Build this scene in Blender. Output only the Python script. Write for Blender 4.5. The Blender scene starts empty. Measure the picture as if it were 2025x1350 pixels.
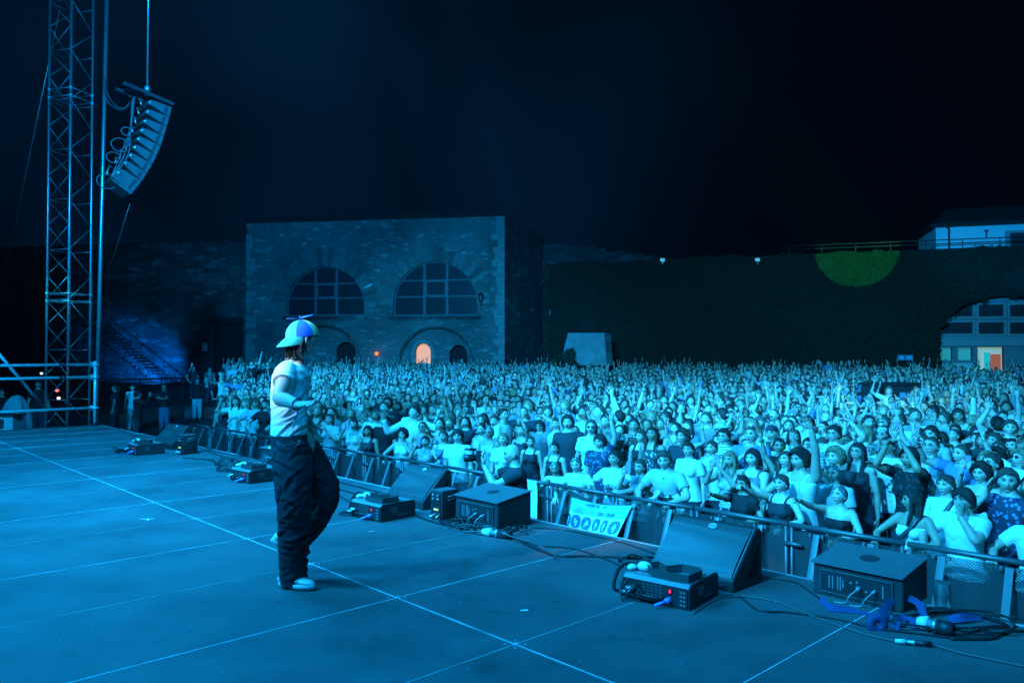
import bpy, bmesh, math, random, time
import numpy as np
from mathutils import Vector, Matrix
random.seed(7); RNG = np.random.default_rng(7)
S = bpy.context.scene
COL = S.collection
PI = math.pi
T0 = time.time()

# ------------------------------------------------------------------ camera
F = 1528.0; CAMZ = 1.56; PITCH = math.atan(28.0 / F)
cam_d = bpy.data.cameras.new('camera'); cam = bpy.data.objects.new('camera', cam_d); COL.objects.link(cam)
cam.location = (0, 0, CAMZ); cam.rotation_euler = (PI / 2 + PITCH, 0, 0)
cam_d.sensor_width = 36.0; cam_d.lens = 36.0 * F / 2025.0; cam_d.clip_start = 0.05; cam_d.clip_end = 600
S.camera = cam

# ------------------------------------------------------------------ view, night sky
S.view_settings.view_transform = 'Standard'; S.view_settings.look = 'None'
S.view_settings.exposure = 0.0; S.view_settings.gamma = 1.0
W = bpy.data.worlds.new('World'); S.world = W; W.use_nodes = True
nt = W.node_tree; nt.nodes.clear()
wo = nt.nodes.new('ShaderNodeOutputWorld'); bg = nt.nodes.new('ShaderNodeBackground')
tc = nt.nodes.new('ShaderNodeTexCoord'); mp = nt.nodes.new('ShaderNodeMapping')
mp.inputs['Rotation'].default_value = (0.4, 0.2, 0.9); mp.inputs['Location'].default_value = (0.35, 0.2, 0.1)
nz = nt.nodes.new('ShaderNodeTexNoise'); nz.inputs['Scale'].default_value = 2.2; nz.inputs['Detail'].default_value = 2.5
nz.inputs['Roughness'].default_value = 0.5; nz.inputs['Distortion'].default_value = 0.4
rp = nt.nodes.new('ShaderNodeValToRGB')
rp.color_ramp.elements[0].position = 0.36; rp.color_ramp.elements[0].color = (0.0, 0.0, 0.0, 1)
rp.color_ramp.elements[1].position = 0.74; rp.color_ramp.elements[1].color = (0.0003, 0.0115, 0.036, 1)
# lit stage smoke is painted into the night sky's colour over its left half
sx = nt.nodes.new('ShaderNodeSeparateXYZ'); nt.links.new(tc.outputs['Generated'], sx.inputs[0])
mr = nt.nodes.new('ShaderNodeMapRange'); mr.interpolation_type = 'SMOOTHSTEP'
mr.inputs[1].default_value = 0.34; mr.inputs[2].default_value = -0.12; mr.inputs[3].default_value = 0.06; mr.inputs[4].default_value = 1.0
nt.links.new(sx.outputs[0], mr.inputs[0])
mm_ = nt.nodes.new('ShaderNodeMix'); mm_.data_type = 'RGBA'; mm_.blend_type = 'MULTIPLY'; mm_.inputs[0].default_value = 1
ad_ = nt.nodes.new('ShaderNodeMix'); ad_.data_type = 'RGBA'; ad_.blend_type = 'ADD'; ad_.inputs[0].default_value = 1; ad_.inputs[7].default_value = (0.0001, 0.0005, 0.0018, 1)
nt.links.new(tc.outputs['Generated'], mp.inputs['Vector']); nt.links.new(mp.outputs[0], nz.inputs['Vector'])
nt.links.new(nz.outputs[0], rp.inputs[0]); nt.links.new(rp.outputs[0], mm_.inputs[6]); nt.links.new(mr.outputs[0], mm_.inputs[7])
nt.links.new(mm_.outputs[2], ad_.inputs[6]); nt.links.new(ad_.outputs[2], bg.inputs['Color'])
bg.inputs['Strength'].default_value = 1.0
nt.links.new(bg.outputs[0], wo.inputs['Surface'])

# stage axes: u runs along the stage front (to the far left), v runs out over the crowd
UX, UY = -0.687, 0.727
VX, VY = 0.727, 0.687
def uv(u, v, z=0.0): return Vector((UX * u + VX * v, UY * u + VY * v, z))
def ray(x, y):
    dx, dz = (x - 1012.5) / F, (675.0 - y) / F
    c, s = math.cos(PITCH), math.sin(PITCH)
    return Vector((dx, c - dz * s, s + dz * c))
def gp(x, y, z=0.0):
    d = ray(x, y); t = (z - CAMZ) / d.z
    return Vector((0, 0, CAMZ)) + d * t
def dp(x, y, Y):
    d = ray(x, y); t = Y / d.y
    return Vector((0, 0, CAMZ)) + d * t
def vp(x, y, v):                       # where the sight line meets the plane v = const
    d = ray(x, y); t = v / (d.x * VX + d.y * VY)
    return Vector((0, 0, CAMZ)) + d * t
GZ = -1.2                              # audience ground level, stage deck is z = 0

# ------------------------------------------------------------------ stage lights (unseen concert rig above and behind the camera), plus added spots
def aim(o, tgt):
    d = Vector(tgt) - o.location
    o.rotation_euler = d.to_track_quat('-Z', 'Y').to_euler()
def spot(name, loc, tgt, power, color, deg, blend=0.4, size=0.25):
    l = bpy.data.lights.new(name, 'SPOT'); l.energy = power; l.color = color
    l.spot_size = math.radians(deg); l.spot_blend = blend; l.shadow_soft_size = size
    o = bpy.data.objects.new(name, l); COL.objects.link(o); o.location = loc; aim(o, tgt); return o
def area(name, loc, tgt, power, color, size):
    l = bpy.data.lights.new(name, 'AREA'); l.energy = power; l.color = color; l.shape = 'DISK'; l.size = size; l.spread = math.radians(105)
    o = bpy.data.objects.new(name, l); COL.objects.link(o); o.location = loc; aim(o, tgt); return o
BLUE = (0.0, 0.33, 1.0); CYAN = (0.003, 0.385, 1.0); PALE = (0.018, 0.445, 1.0)
spot('stage_wash_light', uv(8.0, -6.0, 8.0), uv(4.0, 1.5, 0), 7900, CYAN, 96, 0.75, 0.9)
spot('stage_wash_light', uv(-3.0, -3.5, 7.5), uv(4, 6, GZ), 1300, CYAN, 100, 0.8, 0.6)
area('overhead_wash_light', uv(10.5, 1.5, 8.5), uv(10.5, 3.0, 0), 1350, CYAN, 5.0)
area('overhead_wash_light', uv(1.5, -0.5, 8.5), uv(1.5, 1.5, 0), 330, CYAN, 5.0)
spot('audience_wash_light', uv(3.0, -4.0, 8.5), uv(5, 40, 0), 28000, PALE, 84, 1.0, 0.3)
spot('audience_wash_light', uv(12.0, -1.0, 8.5), uv(3, 30, 0), 15000, PALE, 66, 0.9, 0.3)
spot('added_front_rows_light', uv(6.0, -4.5, 8.5), uv(9.0, 10.5, 0), 11000, PALE, 62, 0.9, 0.3)  # extra spot added to brighten the front rows
spot('added_far_crowd_light', uv(4.0, -4.0, 9.0), dp(860, 745, 40), 68000, PALE, 32, 0.9, 0.3)  # this spot and the next are added to lift the far crowd
spot('added_far_crowd_light', uv(1.0, -4.0, 9.0), dp(1500, 745, 33), 60000, PALE, 38, 0.9, 0.3)
spot('building_wash_light', uv(0, -2, 9), dp(760, 560, 55), 72000, BLUE, 46, 0.9, 0.4)
spot('added_house_light', uv(-1, -2, 9), dp(1960, 475, 46), 85000, BLUE, 10, 0.9, 0.4)  # added to brighten the white house, no such lamp known
spot('added_truss_light', uv(8, -2, 7), dp(190, 260, 20), 3000, CYAN, 44, 0.8, 0.3)  # added to brighten the truss tower
spot('added_rail_light', uv(9, -4, 7), dp(240, 800, 19), 17000, CYAN, 42, 0.8, 0.3)  # added to brighten the guard rail and the bystanders
spot('truss_beam_light', uv(9, -2, 7.5), dp(118, 598, 20), 9000, (0.02, .75, 1.0), 4.4, 0.10, 0.05)
spot('green_profile_light', uv(4.0, -2.0, 8.0), dp(1692, 490, 45.8), 150000, (0.05, 1.0, 0.18), 5.3, 0.12, 0.03)
spot('warm_profile_light', uv(4.6, -2.0, 8.0), dp(1812, 812, 19.0), 8000, (0.30, 1.0, 0.30), 7.5, 0.5, 0.05)
spot('blue_wall_light', dp(305, 752, 54.0) + Vector((0, 0, 0)), dp(300, 722, 58.6), 5200, (0.0, 0.18, 1.0), 66, 1.0, 0.2)
spot('performer_key_light', uv(6.5, -7.0, 7.0), (-1.47, 5.2, 1.55), 5200, (1.0, 0.85, 0.62), 4.8, 0.95, 0.1)

# ------------------------------------------------------------------ materials
MATS = {}
def mat(name, col=(0.5, 0.5, 0.5), rough=0.6, metal=0.0, objcol=False, vcol=False, noise=0.0, nscale=20.0, bump=0.0, bscale=60.0,
        emit=None, estr=0.0, aniso=None, spec=0.5):
    if name in MATS: return MATS[name]
    m = bpy.data.materials.new(name); m.use_nodes = True; n = m.node_tree.nodes; L = m.node_tree.links
    b = n['Principled BSDF']; b.inputs['Roughness'].default_value = rough; b.inputs['Metallic'].default_value = metal
    b.inputs['Base Color'].default_value = (*col, 1)
    b.inputs['Specular IOR Level'].default_value = spec
    out = None
    def mul(a, c):
        x = n.new('ShaderNodeMix'); x.data_type = 'RGBA'; x.blend_type = 'MULTIPLY'; x.inputs[0].default_value = 1
        if a is None: x.inputs[6].default_value = (*col, 1)
        else: L.new(a, x.inputs[6])
        L.new(c, x.inputs[7]); return x.outputs[2]
    if vcol:
        a = n.new('ShaderNodeVertexColor'); a.layer_name = 'Col'; out = mul(out, a.outputs[0])
    if objcol:
        a = n.new('ShaderNodeObjectInfo'); out = mul(out, a.outputs['Color'])
    t = n.new('ShaderNodeTexCoord')
    if noise > 0:
        a = n.new('ShaderNodeTexNoise'); a.inputs['Scale'].default_value = nscale; a.inputs['Detail'].default_value = 6
        if aniso:
            mpn = n.new('ShaderNodeMapping'); mpn.inputs['Scale'].default_value = aniso
            L.new(t.outputs['Object'], mpn.inputs['Vector']); L.new(mpn.outputs[0], a.inputs['Vector'])
        else: L.new(t.outputs['Object'], a.inputs['Vector'])
        r = n.new('ShaderNodeMapRange'); r.inputs[1].default_value = 0.25; r.inputs[2].default_value = 0.75
        r.inputs[3].default_value = 1 - noise; r.inputs[4].default_value = 1 + noise * 0.6
        L.new(a.outputs[0], r.inputs[0]); out = mul(out, r.outputs[0])
    if out is not None: L.new(out, b.inputs['Base Color'])
    if bump > 0:
        a = n.new('ShaderNodeTexNoise'); a.inputs['Scale'].default_value = bscale; a.inputs['Detail'].default_value = 5
        if aniso:
            mpn = n.new('ShaderNodeMapping'); mpn.inputs['Scale'].default_value = aniso
            L.new(t.outputs['Object'], mpn.inputs['Vector']); L.new(mpn.outputs[0], a.inputs['Vector'])
        else: L.new(t.outputs['Object'], a.inputs['Vector'])
        bm = n.new('ShaderNodeBump'); bm.inputs['Strength'].default_value = bump; bm.inputs['Distance'].default_value = 0.01
        L.new(a.outputs[0], bm.inputs['Height']); L.new(bm.outputs[0], b.inputs['Normal'])
    if emit: b.inputs['Emission Color'].default_value = (*emit, 1); b.inputs['Emission Strength'].default_value = estr
    MATS[name] = m; return m
M_skin = mat('skin', (1, 1, 1), 0.5, objcol=True, vcol=True, noise=0.16, nscale=28)
M_hair = mat('hair', (1, 1, 1), 0.62, objcol=True, noise=0.55, nscale=70, bump=1.0, bscale=110, aniso=(1, 1, 0.2), spec=0.35)
M_top = mat('cotton', (1, 1, 1), 0.85, objcol=True, noise=0.05, nscale=6, bump=0.15, bscale=40)
M_denim = mat('denim', (1, 1, 1), 0.9, objcol=True, noise=0.25, nscale=14, bump=0.2, bscale=120)
M_black = mat('black_metal', (0.025, 0.027, 0.03), 0.45, noise=0.3, nscale=8, bump=0.12, bscale=220)
M_blackbox = mat('textured_black_paint', (0.03, 0.03, 0.032), 0.6, noise=0.25, nscale=12, bump=0.25, bscale=260)
M_lid = mat('scuffed_lid_paint', (0.13, 0.13, 0.135), 0.5, noise=0.12, nscale=9, bump=0.1, bscale=200)
M_alu = mat('aluminium', (0.55, 0.56, 0.57), 0.38, 0.8, noise=0.2, nscale=12)
M_galv = mat('galvanised_steel', (0.62, 0.63, 0.64), 0.42, 0.35, noise=0.15, nscale=9)
M_white = mat('white_plastic', (0.75, 0.75, 0.73), 0.5)
M_grey = mat('grey_plastic', (0.3, 0.3, 0.3), 0.5)
M_rubber = mat('cable_rubber', (0.022, 0.022, 0.022), 0.42, bump=0.05)
M_print = mat('panel_print', (0.20, 0.20, 0.20), 0.6)
M_redlight = mat('red_display', (0.2, 0, 0), 0.5, emit=(1, 0.02, 0.10), estr=2.2)
M_red = mat('red_tape', (0.75, 0.02, 0.03), 0.5, emit=(1, 0.02, 0.06), estr=0.0)
M_phone = mat('phone_glass', (0.02, 0.02, 0.025), 0.2)

# ------------------------------------------------------------------ mesh toolkit
class MB:
    def __init__(s): s.V = []; s.F = []; s.C = []; s.M = []; s.n = 0
    def add(s, V, Fc, col=(1, 1, 1), m=0):
        V = np.asarray(V, float).reshape(-1, 3); k = s.n
        s.V.append(V); s.F += [tuple(i + k for i in f) for f in Fc]; s.M += [m] * len(Fc)
        c = np.asarray(col, float)
        s.C.append(np.broadcast_to(c, V.shape).copy() if c.ndim == 1 else c); s.n += len(V); return s
    def join(s, o, m=None):
        if o.n == 0: return s
        k = s.n; s.V.append(o.verts()); s.C.append(np.concatenate(o.C)); s.F += [tuple(i + k for i in f) for f in o.F]
        s.M += o.M if m is None else [m] * len(o.F); s.n += o.n; return s
    def verts(s): return np.concatenate(s.V) if s.V else np.zeros((0, 3))
    def setv(s, V): s.C = [np.concatenate(s.C)]; s.V = [V]
    def xform(s, Mx):
        A = np.array(Mx); V = s.verts(); s.setv(V @ A[:3, :3].T + A[:3, 3]); return s
    def mesh(s, name, mats, smooth=True, angle=None):
        me = bpy.data.meshes.new(name); me.from_pydata(s.verts().tolist(), [], s.F); me.update()
        if not isinstance(mats, (list, tuple)): mats = [mats]
        for m in mats: me.materials.append(m)
        if len(mats) > 1: me.polygons.foreach_set('material_index', s.M)
        C = np.concatenate(s.C)
        if not np.allclose(C, 1):
            a = me.color_attributes.new('Col', 'FLOAT_COLOR', 'POINT')
            a.data.foreach_set('color', np.c_[C, np.ones(len(C))].astype(np.float32).ravel())
        if smooth:
            me.polygons.foreach_set('use_smooth', [True] * len(me.polygons))
            if angle: me.set_sharp_from_angle(angle=math.radians(angle))
        return me
    def build(s, name, mats, parent=None, smooth=True, angle=None):
        return ob(name, s.mesh(name, mats, smooth, angle), parent)
def ob(name, data, parent=None):
    o = bpy.data.objects.new(name, data); COL.objects.link(o)
    if parent: o.parent = parent
    return o
def tag(o, label=None, cat=None, group=None, kind=None):
    if label: o['label'] = label
    if cat: o['category'] = cat
    if group: o['group'] = group
    if kind: o['kind'] = kind
    return o
def thing(name, label, cat, loc=(0, 0, 0), rz=0, group=None):
    o = ob(name, None); o.location = loc; o.rotation_euler = (0, 0, rz); return tag(o, label, cat, group)

def box(mb, c, sz, R=None, m=0, col=(1, 1, 1), bev=0.0):
    c = Vector(c); hx, hy, hz = [q / 2 for q in sz]
    if bev <= 0:
        P = [(sx * hx, sy * hy, sz_ * hz) for sz_ in (-1, 1) for sy in (-1, 1) for sx in (-1, 1)]
        Fc = [(0, 2, 3, 1), (4, 5, 7, 6), (0, 1, 5, 4), (2, 6, 7, 3), (0, 4, 6, 2), (1, 3, 7, 5)]
    else:
        bm = bmesh.new(); bmesh.ops.create_cube(bm, size=1)
        for v in bm.verts: v.co = Vector((v.co.x * sz[0], v.co.y * sz[1], v.co.z * sz[2]))
        bmesh.ops.bevel(bm, geom=bm.edges[:], offset=bev, segments=2, affect='EDGES', profile=0.5)
        bm.verts.ensure_lookup_table(); P = [tuple(v.co) for v in bm.verts]; Fc = [tuple(v.index for v in f.verts) for f in bm.faces]; bm.free()
    P = [Vector(p) for p in P]
    if R is not None: P = [R @ p for p in P]
    mb.add([tuple(p + c) for p in P], Fc, col, m); return mb
def tube(mb, pts, radii, n=8, r2=None, up=None, m=0, col=(1, 1, 1), closed=False):
    P = [Vector(p) for p in pts]; k = len(P)
    if np.isscalar(radii): radii = [radii] * k
    if r2 is None: r2 = radii
    elif np.isscalar(r2): r2 = [r2] * k
    V = []; Fc = []; ref = Vector(up) if up else None; prevx = None
    for i in range(k):
        if closed: t = P[(i + 1) % k] - P[i - 1]
        else: t = P[min(i + 1, k - 1)] - P[max(i - 1, 0)]
        if t.length < 1e-9: t = Vector((0, 0, 1))
        t.normalize()
        if ref is not None: x = ref - t * ref.dot(t)
        elif prevx is not None: x = prevx - t * prevx.dot(t)
        else:
            a = Vector((0, 0, 1)) if abs(t.z) < 0.9 else Vector((1, 0, 0)); x = a - t * a.dot(t)
        if x.length < 1e-6: x = t.orthogonal()
        x.normalize(); prevx = x; y = t.cross(x)
        for j in range(n):
            a = 2 * PI * j / n; V.append(P[i] + x * (math.cos(a) * radii[i]) + y * (math.sin(a) * r2[i]))
    for i in range(k if closed else k - 1):
        i2 = (i + 1) % k
        for j in range(n):
            j2 = (j + 1) % n; Fc.append((i * n + j, i * n + j2, i2 * n + j2, i2 * n + j))
    if not closed:
        Fc.append(tuple(range(n - 1, -1, -1))); Fc.append(tuple((k - 1) * n + j for j in range(n)))
    mb.add([tuple(v) for v in V], Fc, col, m); return mb
def cyl(mb, a, b, r, n=12, m=0, col=(1, 1, 1)): return tube(mb, [a, b], r, n, m=m, col=col)
def capsule(mb, a, b, ra, rb, n=10, m=0, col=(1, 1, 1)):
    a, b = Vector(a), Vector(b); d = b - a; L = d.length; d = d / max(L, 1e-6)
    pts = [a - d * ra * 0.98, a - d * ra * 0.7, a - d * ra * 0.3, a + d * 0.001, b, b + d * rb * 0.35, b + d * rb * 0.75, b + d * rb * 0.99]
    rr = [ra * 0.15, ra * 0.7, ra * 0.95, ra, rb, rb * 0.93, rb * 0.65, rb * 0.12]
    return tube(mb, pts, rr, n, m=m, col=col)
def ellipsoid(mb, c, r, R=None, nu=16, nv=12, m=0, col=(1, 1, 1), fn=None):
    V = []
    for i in range(nv + 1):
        b = -PI / 2 + PI * i / nv
        for j in range(nu):
            a = 2 * PI * j / nu; p = Vector((r[0] * math.cos(b) * math.cos(a), r[1] * math.cos(b) * math.sin(a), r[2] * math.sin(b)))
            if fn: p = fn(p)
            if R is not None: p = R @ p
            V.append(tuple(p + Vector(c)))
    Fc = [(i * nu + j, i * nu + (j + 1) % nu, (i + 1) * nu + (j + 1) % nu, (i + 1) * nu + j) for i in range(nv) for j in range(nu)]
    mb.add(V, Fc, col, m); return mb
def prism(mb, poly, depth, O, A, B, m=0, col=(1, 1, 1)):
    """polygon (a,b) in the plane O + a*A + b*B, extruded by depth along A x B"""
    O, A, B = Vector(O), Vector(A), Vector(B); N = A.cross(B).normalized() * depth; k = len(poly)
    V = [tuple(O + A * a + B * b) for a, b in poly] + [tuple(O + A * a + B * b + N) for a, b in poly]
    Fc = [tuple(range(k - 1, -1, -1)), tuple(range(k, 2 * k))] + [(i, (i + 1) % k, (i + 1) % k + k, i + k) for i in range(k)]
    mb.add(V, Fc, col, m); return mb
def catmull(P, n=8):
    P = [Vector(p) for p in P]; Q = [P[0]] + P + [P[-1]]; out = []
    for i in range(1, len(Q) - 2):
        for t in range(n):
            t = t / n; a, b, c, d = Q[i - 1], Q[i], Q[i + 1], Q[i + 2]
            out.append(0.5 * ((2 * b) + (c - a) * t + (2 * a - 5 * b + 4 * c - d) * t * t + (3 * b - a - 3 * c + d) * t ** 3))
    out.append(P[-1]); return out
def snoise(V, f, seed=0.0, oct=3):
    V = np.asarray(V); o = np.zeros(len(V)); a = 1.0; rg = np.random.default_rng(int(seed * 1000) + 5)
    for k in range(oct):
        for _ in range(3):
            d = rg.normal(size=3); d /= np.linalg.norm(d); ph = rg.uniform(0, 6.28)
            d2 = rg.normal(size=3); d2 /= np.linalg.norm(d2)
            o += a * np.sin(V @ d * f + ph + 1.3 * np.sin(V @ d2 * f * 0.7 + ph * 2)) / 3
        a *= 0.55; f *= 1.9
    return o
def remesh(mb, vox, smooth=3, fac=0.6):
    me = bpy.data.meshes.new('tmp'); me.from_pydata(mb.verts().tolist(), [], mb.F); me.update()
    o = ob('tmp', me); r = o.modifiers.new('r', 'REMESH'); r.mode = 'VOXEL'; r.voxel_size = vox
    if smooth: q = o.modifiers.new('s', 'SMOOTH'); q.iterations = smooth; q.factor = fac
    dg = bpy.context.evaluated_depsgraph_get(); e = o.evaluated_get(dg); m2 = e.to_mesh()
    V = np.empty(len(m2.vertices) * 3); m2.vertices.foreach_get('co', V); V = V.reshape(-1, 3)
    N = np.empty(len(m2.vertices) * 3); m2.vertices.foreach_get('normal', N); N = N.reshape(-1, 3)
    Fc = [tuple(p.vertices) for p in m2.polygons]
    e.to_mesh_clear(); bpy.data.objects.remove(o); bpy.data.meshes.remove(me)
    out = MB(); out.add(V, Fc); return out, N

# ------------------------------------------------------------------ people
def sm(a, b, x): t = np.clip((x - a) / (b - a), 0, 1); return t * t * (3 - 2 * t)
def head_grid(nu, nv):
    A = 2 * PI * np.arange(nu) / nu; A = A - 0.42 * np.sin(A)
    B = -PI / 2 + PI * np.arange(nv + 1) / nv; B = B + 0.22 * np.cos(B) * -0.25
    a, b = np.meshgrid(A, B); D = np.stack([np.sin(a) * np.cos(b), np.cos(a) * np.cos(b), np.sin(b)], -1).reshape(-1, 3)
    Fc = [(i * nu + j, (i + 1) * nu + j, (i + 1) * nu + (j + 1) % nu, i * nu + (j + 1) % nu) for i in range(nv) for j in range(nu)]
    return D, Fc
def head_base(D, fem):
    w = 0.079 if fem else 0.083
    P = D * np.array([w, 0.098, 0.114]); z = P[:, 2]; t = np.clip((-z - 0.005) / 0.112, 0, 1)
    P[:, 0] *= 1 - (0.46 if fem else 0.36) * t ** 1.4
    P[:, 0] *= 1 + 0.05 * np.exp(-((z + 0.005) / 0.03) ** 2)
    P[:, 1] = np.where(P[:, 1] < 0, P[:, 1] * (1 - 0.62 * t), P[:, 1] * (1 - 0.10 * t))
    return P
def make_head(fem, expr, lod, gaze=0.0):
    """face towards +Y, centre of the skull at the origin"""
    mb = MB(); nu, nv = [(72, 60), (30, 26), (16, 14)][lod]
    D, Fc = head_grid(nu, nv); P = head_base(D, fem); x, y, z = P[:, 0].copy(), P[:, 1].copy(), P[:, 2].copy(); f = D[:, 1] > 0.15; ax = np.abs(x)
    nose = np.interp(z, [-0.056, -0.046, -0.034, -0.01, 0.024], [0, 0.011, 0.020, 0.009, 0.000])
    dy = nose * np.exp(-(x / np.interp(z, [-0.04, 0.02], [0.0135, 0.008])) ** 2)
    dy -= 0.008 * np.exp(-((ax - 0.031) / 0.017) ** 2 - ((z - 0.006) / 0.012) ** 2)
    dy += 0.004 * np.exp(-((z - 0.028) / 0.009) ** 2) * (ax < 0.055)
    dy += 0.006 * np.exp(-((ax - 0.038) / 0.018) ** 2 - ((z + 0.03) / 0.018) ** 2)
    dy += 0.006 * np.exp(-(x / 0.024) ** 2 - ((z + 0.063) / 0.009) ** 2)
    dy -= 0.004 * np.exp(-(x / 0.03) ** 2 - ((z + 0.080) / 0.006) ** 2)
    dy += 0.007 * np.exp(-(x / 0.02) ** 2 - ((z + 0.098) / 0.012) ** 2)
    P[:, 1] += np.where(f, dy, 0)
    C = np.ones((len(P), 3))
    def paint(mask, c): C[mask & f] = c
    e = ((ax - 0.031) / 0.0135) ** 2 + ((z - 0.006) / 0.0052) ** 2
    paint(((ax - 0.031) / 0.020) ** 2 + ((z - 0.009) / 0.0115) ** 2 < 1, (0.72, 0.64, 0.62))
    if expr == 'smile' and lod == 0: e = ((ax - 0.031) / 0.0135) ** 2 + ((z - 0.005) / 0.0032) ** 2
    paint(e < 1, (1.0, 1.0, 1.0)); paint(((ax - 0.031) / 0.0065) ** 2 + ((z - 0.006) / 0.0065) ** 2 < 1, (0.06, 0.05, 0.05))
    paint((np.abs(z - 0.0125 - 0.02 * 0.02) < 0.0034) & (np.abs(ax - 0.031) < 0.017), (0.10, 0.08, 0.08))
    paint((np.abs(z - 0.0265 + 12 * (ax - 0.031) ** 2) < 0.0050) & (np.abs(ax - 0.032) < 0.019), (0.22, 0.17, 0.15))
    mw, mh = {'smile': (0.034, 0.0110), 'open': (0.020, 0.0150), 'closed': (0.022, 0.005)}[expr]
    curve = 10.0 * x ** 2 if expr == 'smile' else 0
    zz = z + 0.064 - curve; q = (x / mw) ** 2 + (zz / mh) ** 2
    paint((x / (mw + .004)) ** 2 + (zz / (mh + 0.0045)) ** 2 < 1, (0.78, 0.42, 0.42))
    if lod > 0:
        paint(((ax - 0.031) / 0.018) ** 2 + ((z - 0.010) / 0.009) ** 2 < 1, (0.58, 0.52, 0.50)); paint((ax < 0.008) & (np.abs(z + 0.047) < 0.005), (0.6, 0.55, 0.55))  # low-detail faces: eye socket and nostril shade painted into the skin colour
        if expr != 'smile': paint((x / .024) ** 2 + (zz / .012) ** 2 < 1, (0.3, 0.18, 0.18))
        else: paint((x / .034) ** 2 + (zz / .015) ** 2 < 1, (0.5, 0.3, 0.3)); paint((x / .026) ** 2 + (zz / .008) ** 2 < 1, (1.6, 1.6, 1.5))
    elif expr != 'closed':
        paint(q < 1, (0.18, 0.06, 0.06)); paint((q < 1) & (zz > -0.002 if expr == 'smile' else zz > 0.005), (1.7, 1.7, 1.6))
        P[:, 1] -= np.where((q < 0.8) & f & (expr == 'open'), 0.008, 0)
    mb.add(P, Fc, C)
    if lod < 2:
        for s in (-1, 1):
            R = Matrix.Rotation(s * 0.35, 3, 'Z') @ Matrix.Rotation(0.15, 3, 'X')
            ellipsoid(mb, (s * (0.081 if fem else 0.086), -0.006, -0.006), (0.008, 0.018, 0.031), R, 8 if lod else 12, 6 if lod else 8)
    return mb
def strands(mb, style, fem, th):
    rg = random.Random(len(style) * 7 + fem); cr = Vector((0.1, -0.35, 0.93)).normalized(); w = 0.079 if fem else 0.083; n = {'curly': 300, 'crop': 0}.get(style, 200)
    lift = {'curly': .022, 'short': .010, 'fringe': .012}.get(style, .004)
    for _ in range(n):
        for _k in range(30):
            d = Vector((rg.gauss(0, 1), rg.gauss(0, 1), rg.gauss(0, 1))).normalized()
            if d.z - 0.9 * d.y + .18 > 0.10 and d.z > -0.55: break
        pts = []; tw = Vector((rg.gauss(0, .3), rg.gauss(0, .3), 0))
        for k in range(5):
            t = (d - cr * d.dot(cr)); t = (t - d * t.dot(d)); t = t.normalized() if t.length > .05 else Vector((1, 0, 0))
            e = rg.uniform(.4, 1) * lift * k / 4; pts.append(Vector((w * d.x, .098 * d.y, .114 * d.z)) + d * (th * 0.9 + .003 + e)); d = (d + (t + tw * (1 if style != 'curly' else rg.gauss(0, 1.6))) * .15).normalized()
            if d.z - 0.9 * d.y + .22 < 0 and style != 'fringe': d = (d + Vector((0, -.1, .05))).normalized()
        tube(mb, pts, [.003, .0052, .0048, .0036, .0008], 5)
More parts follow.
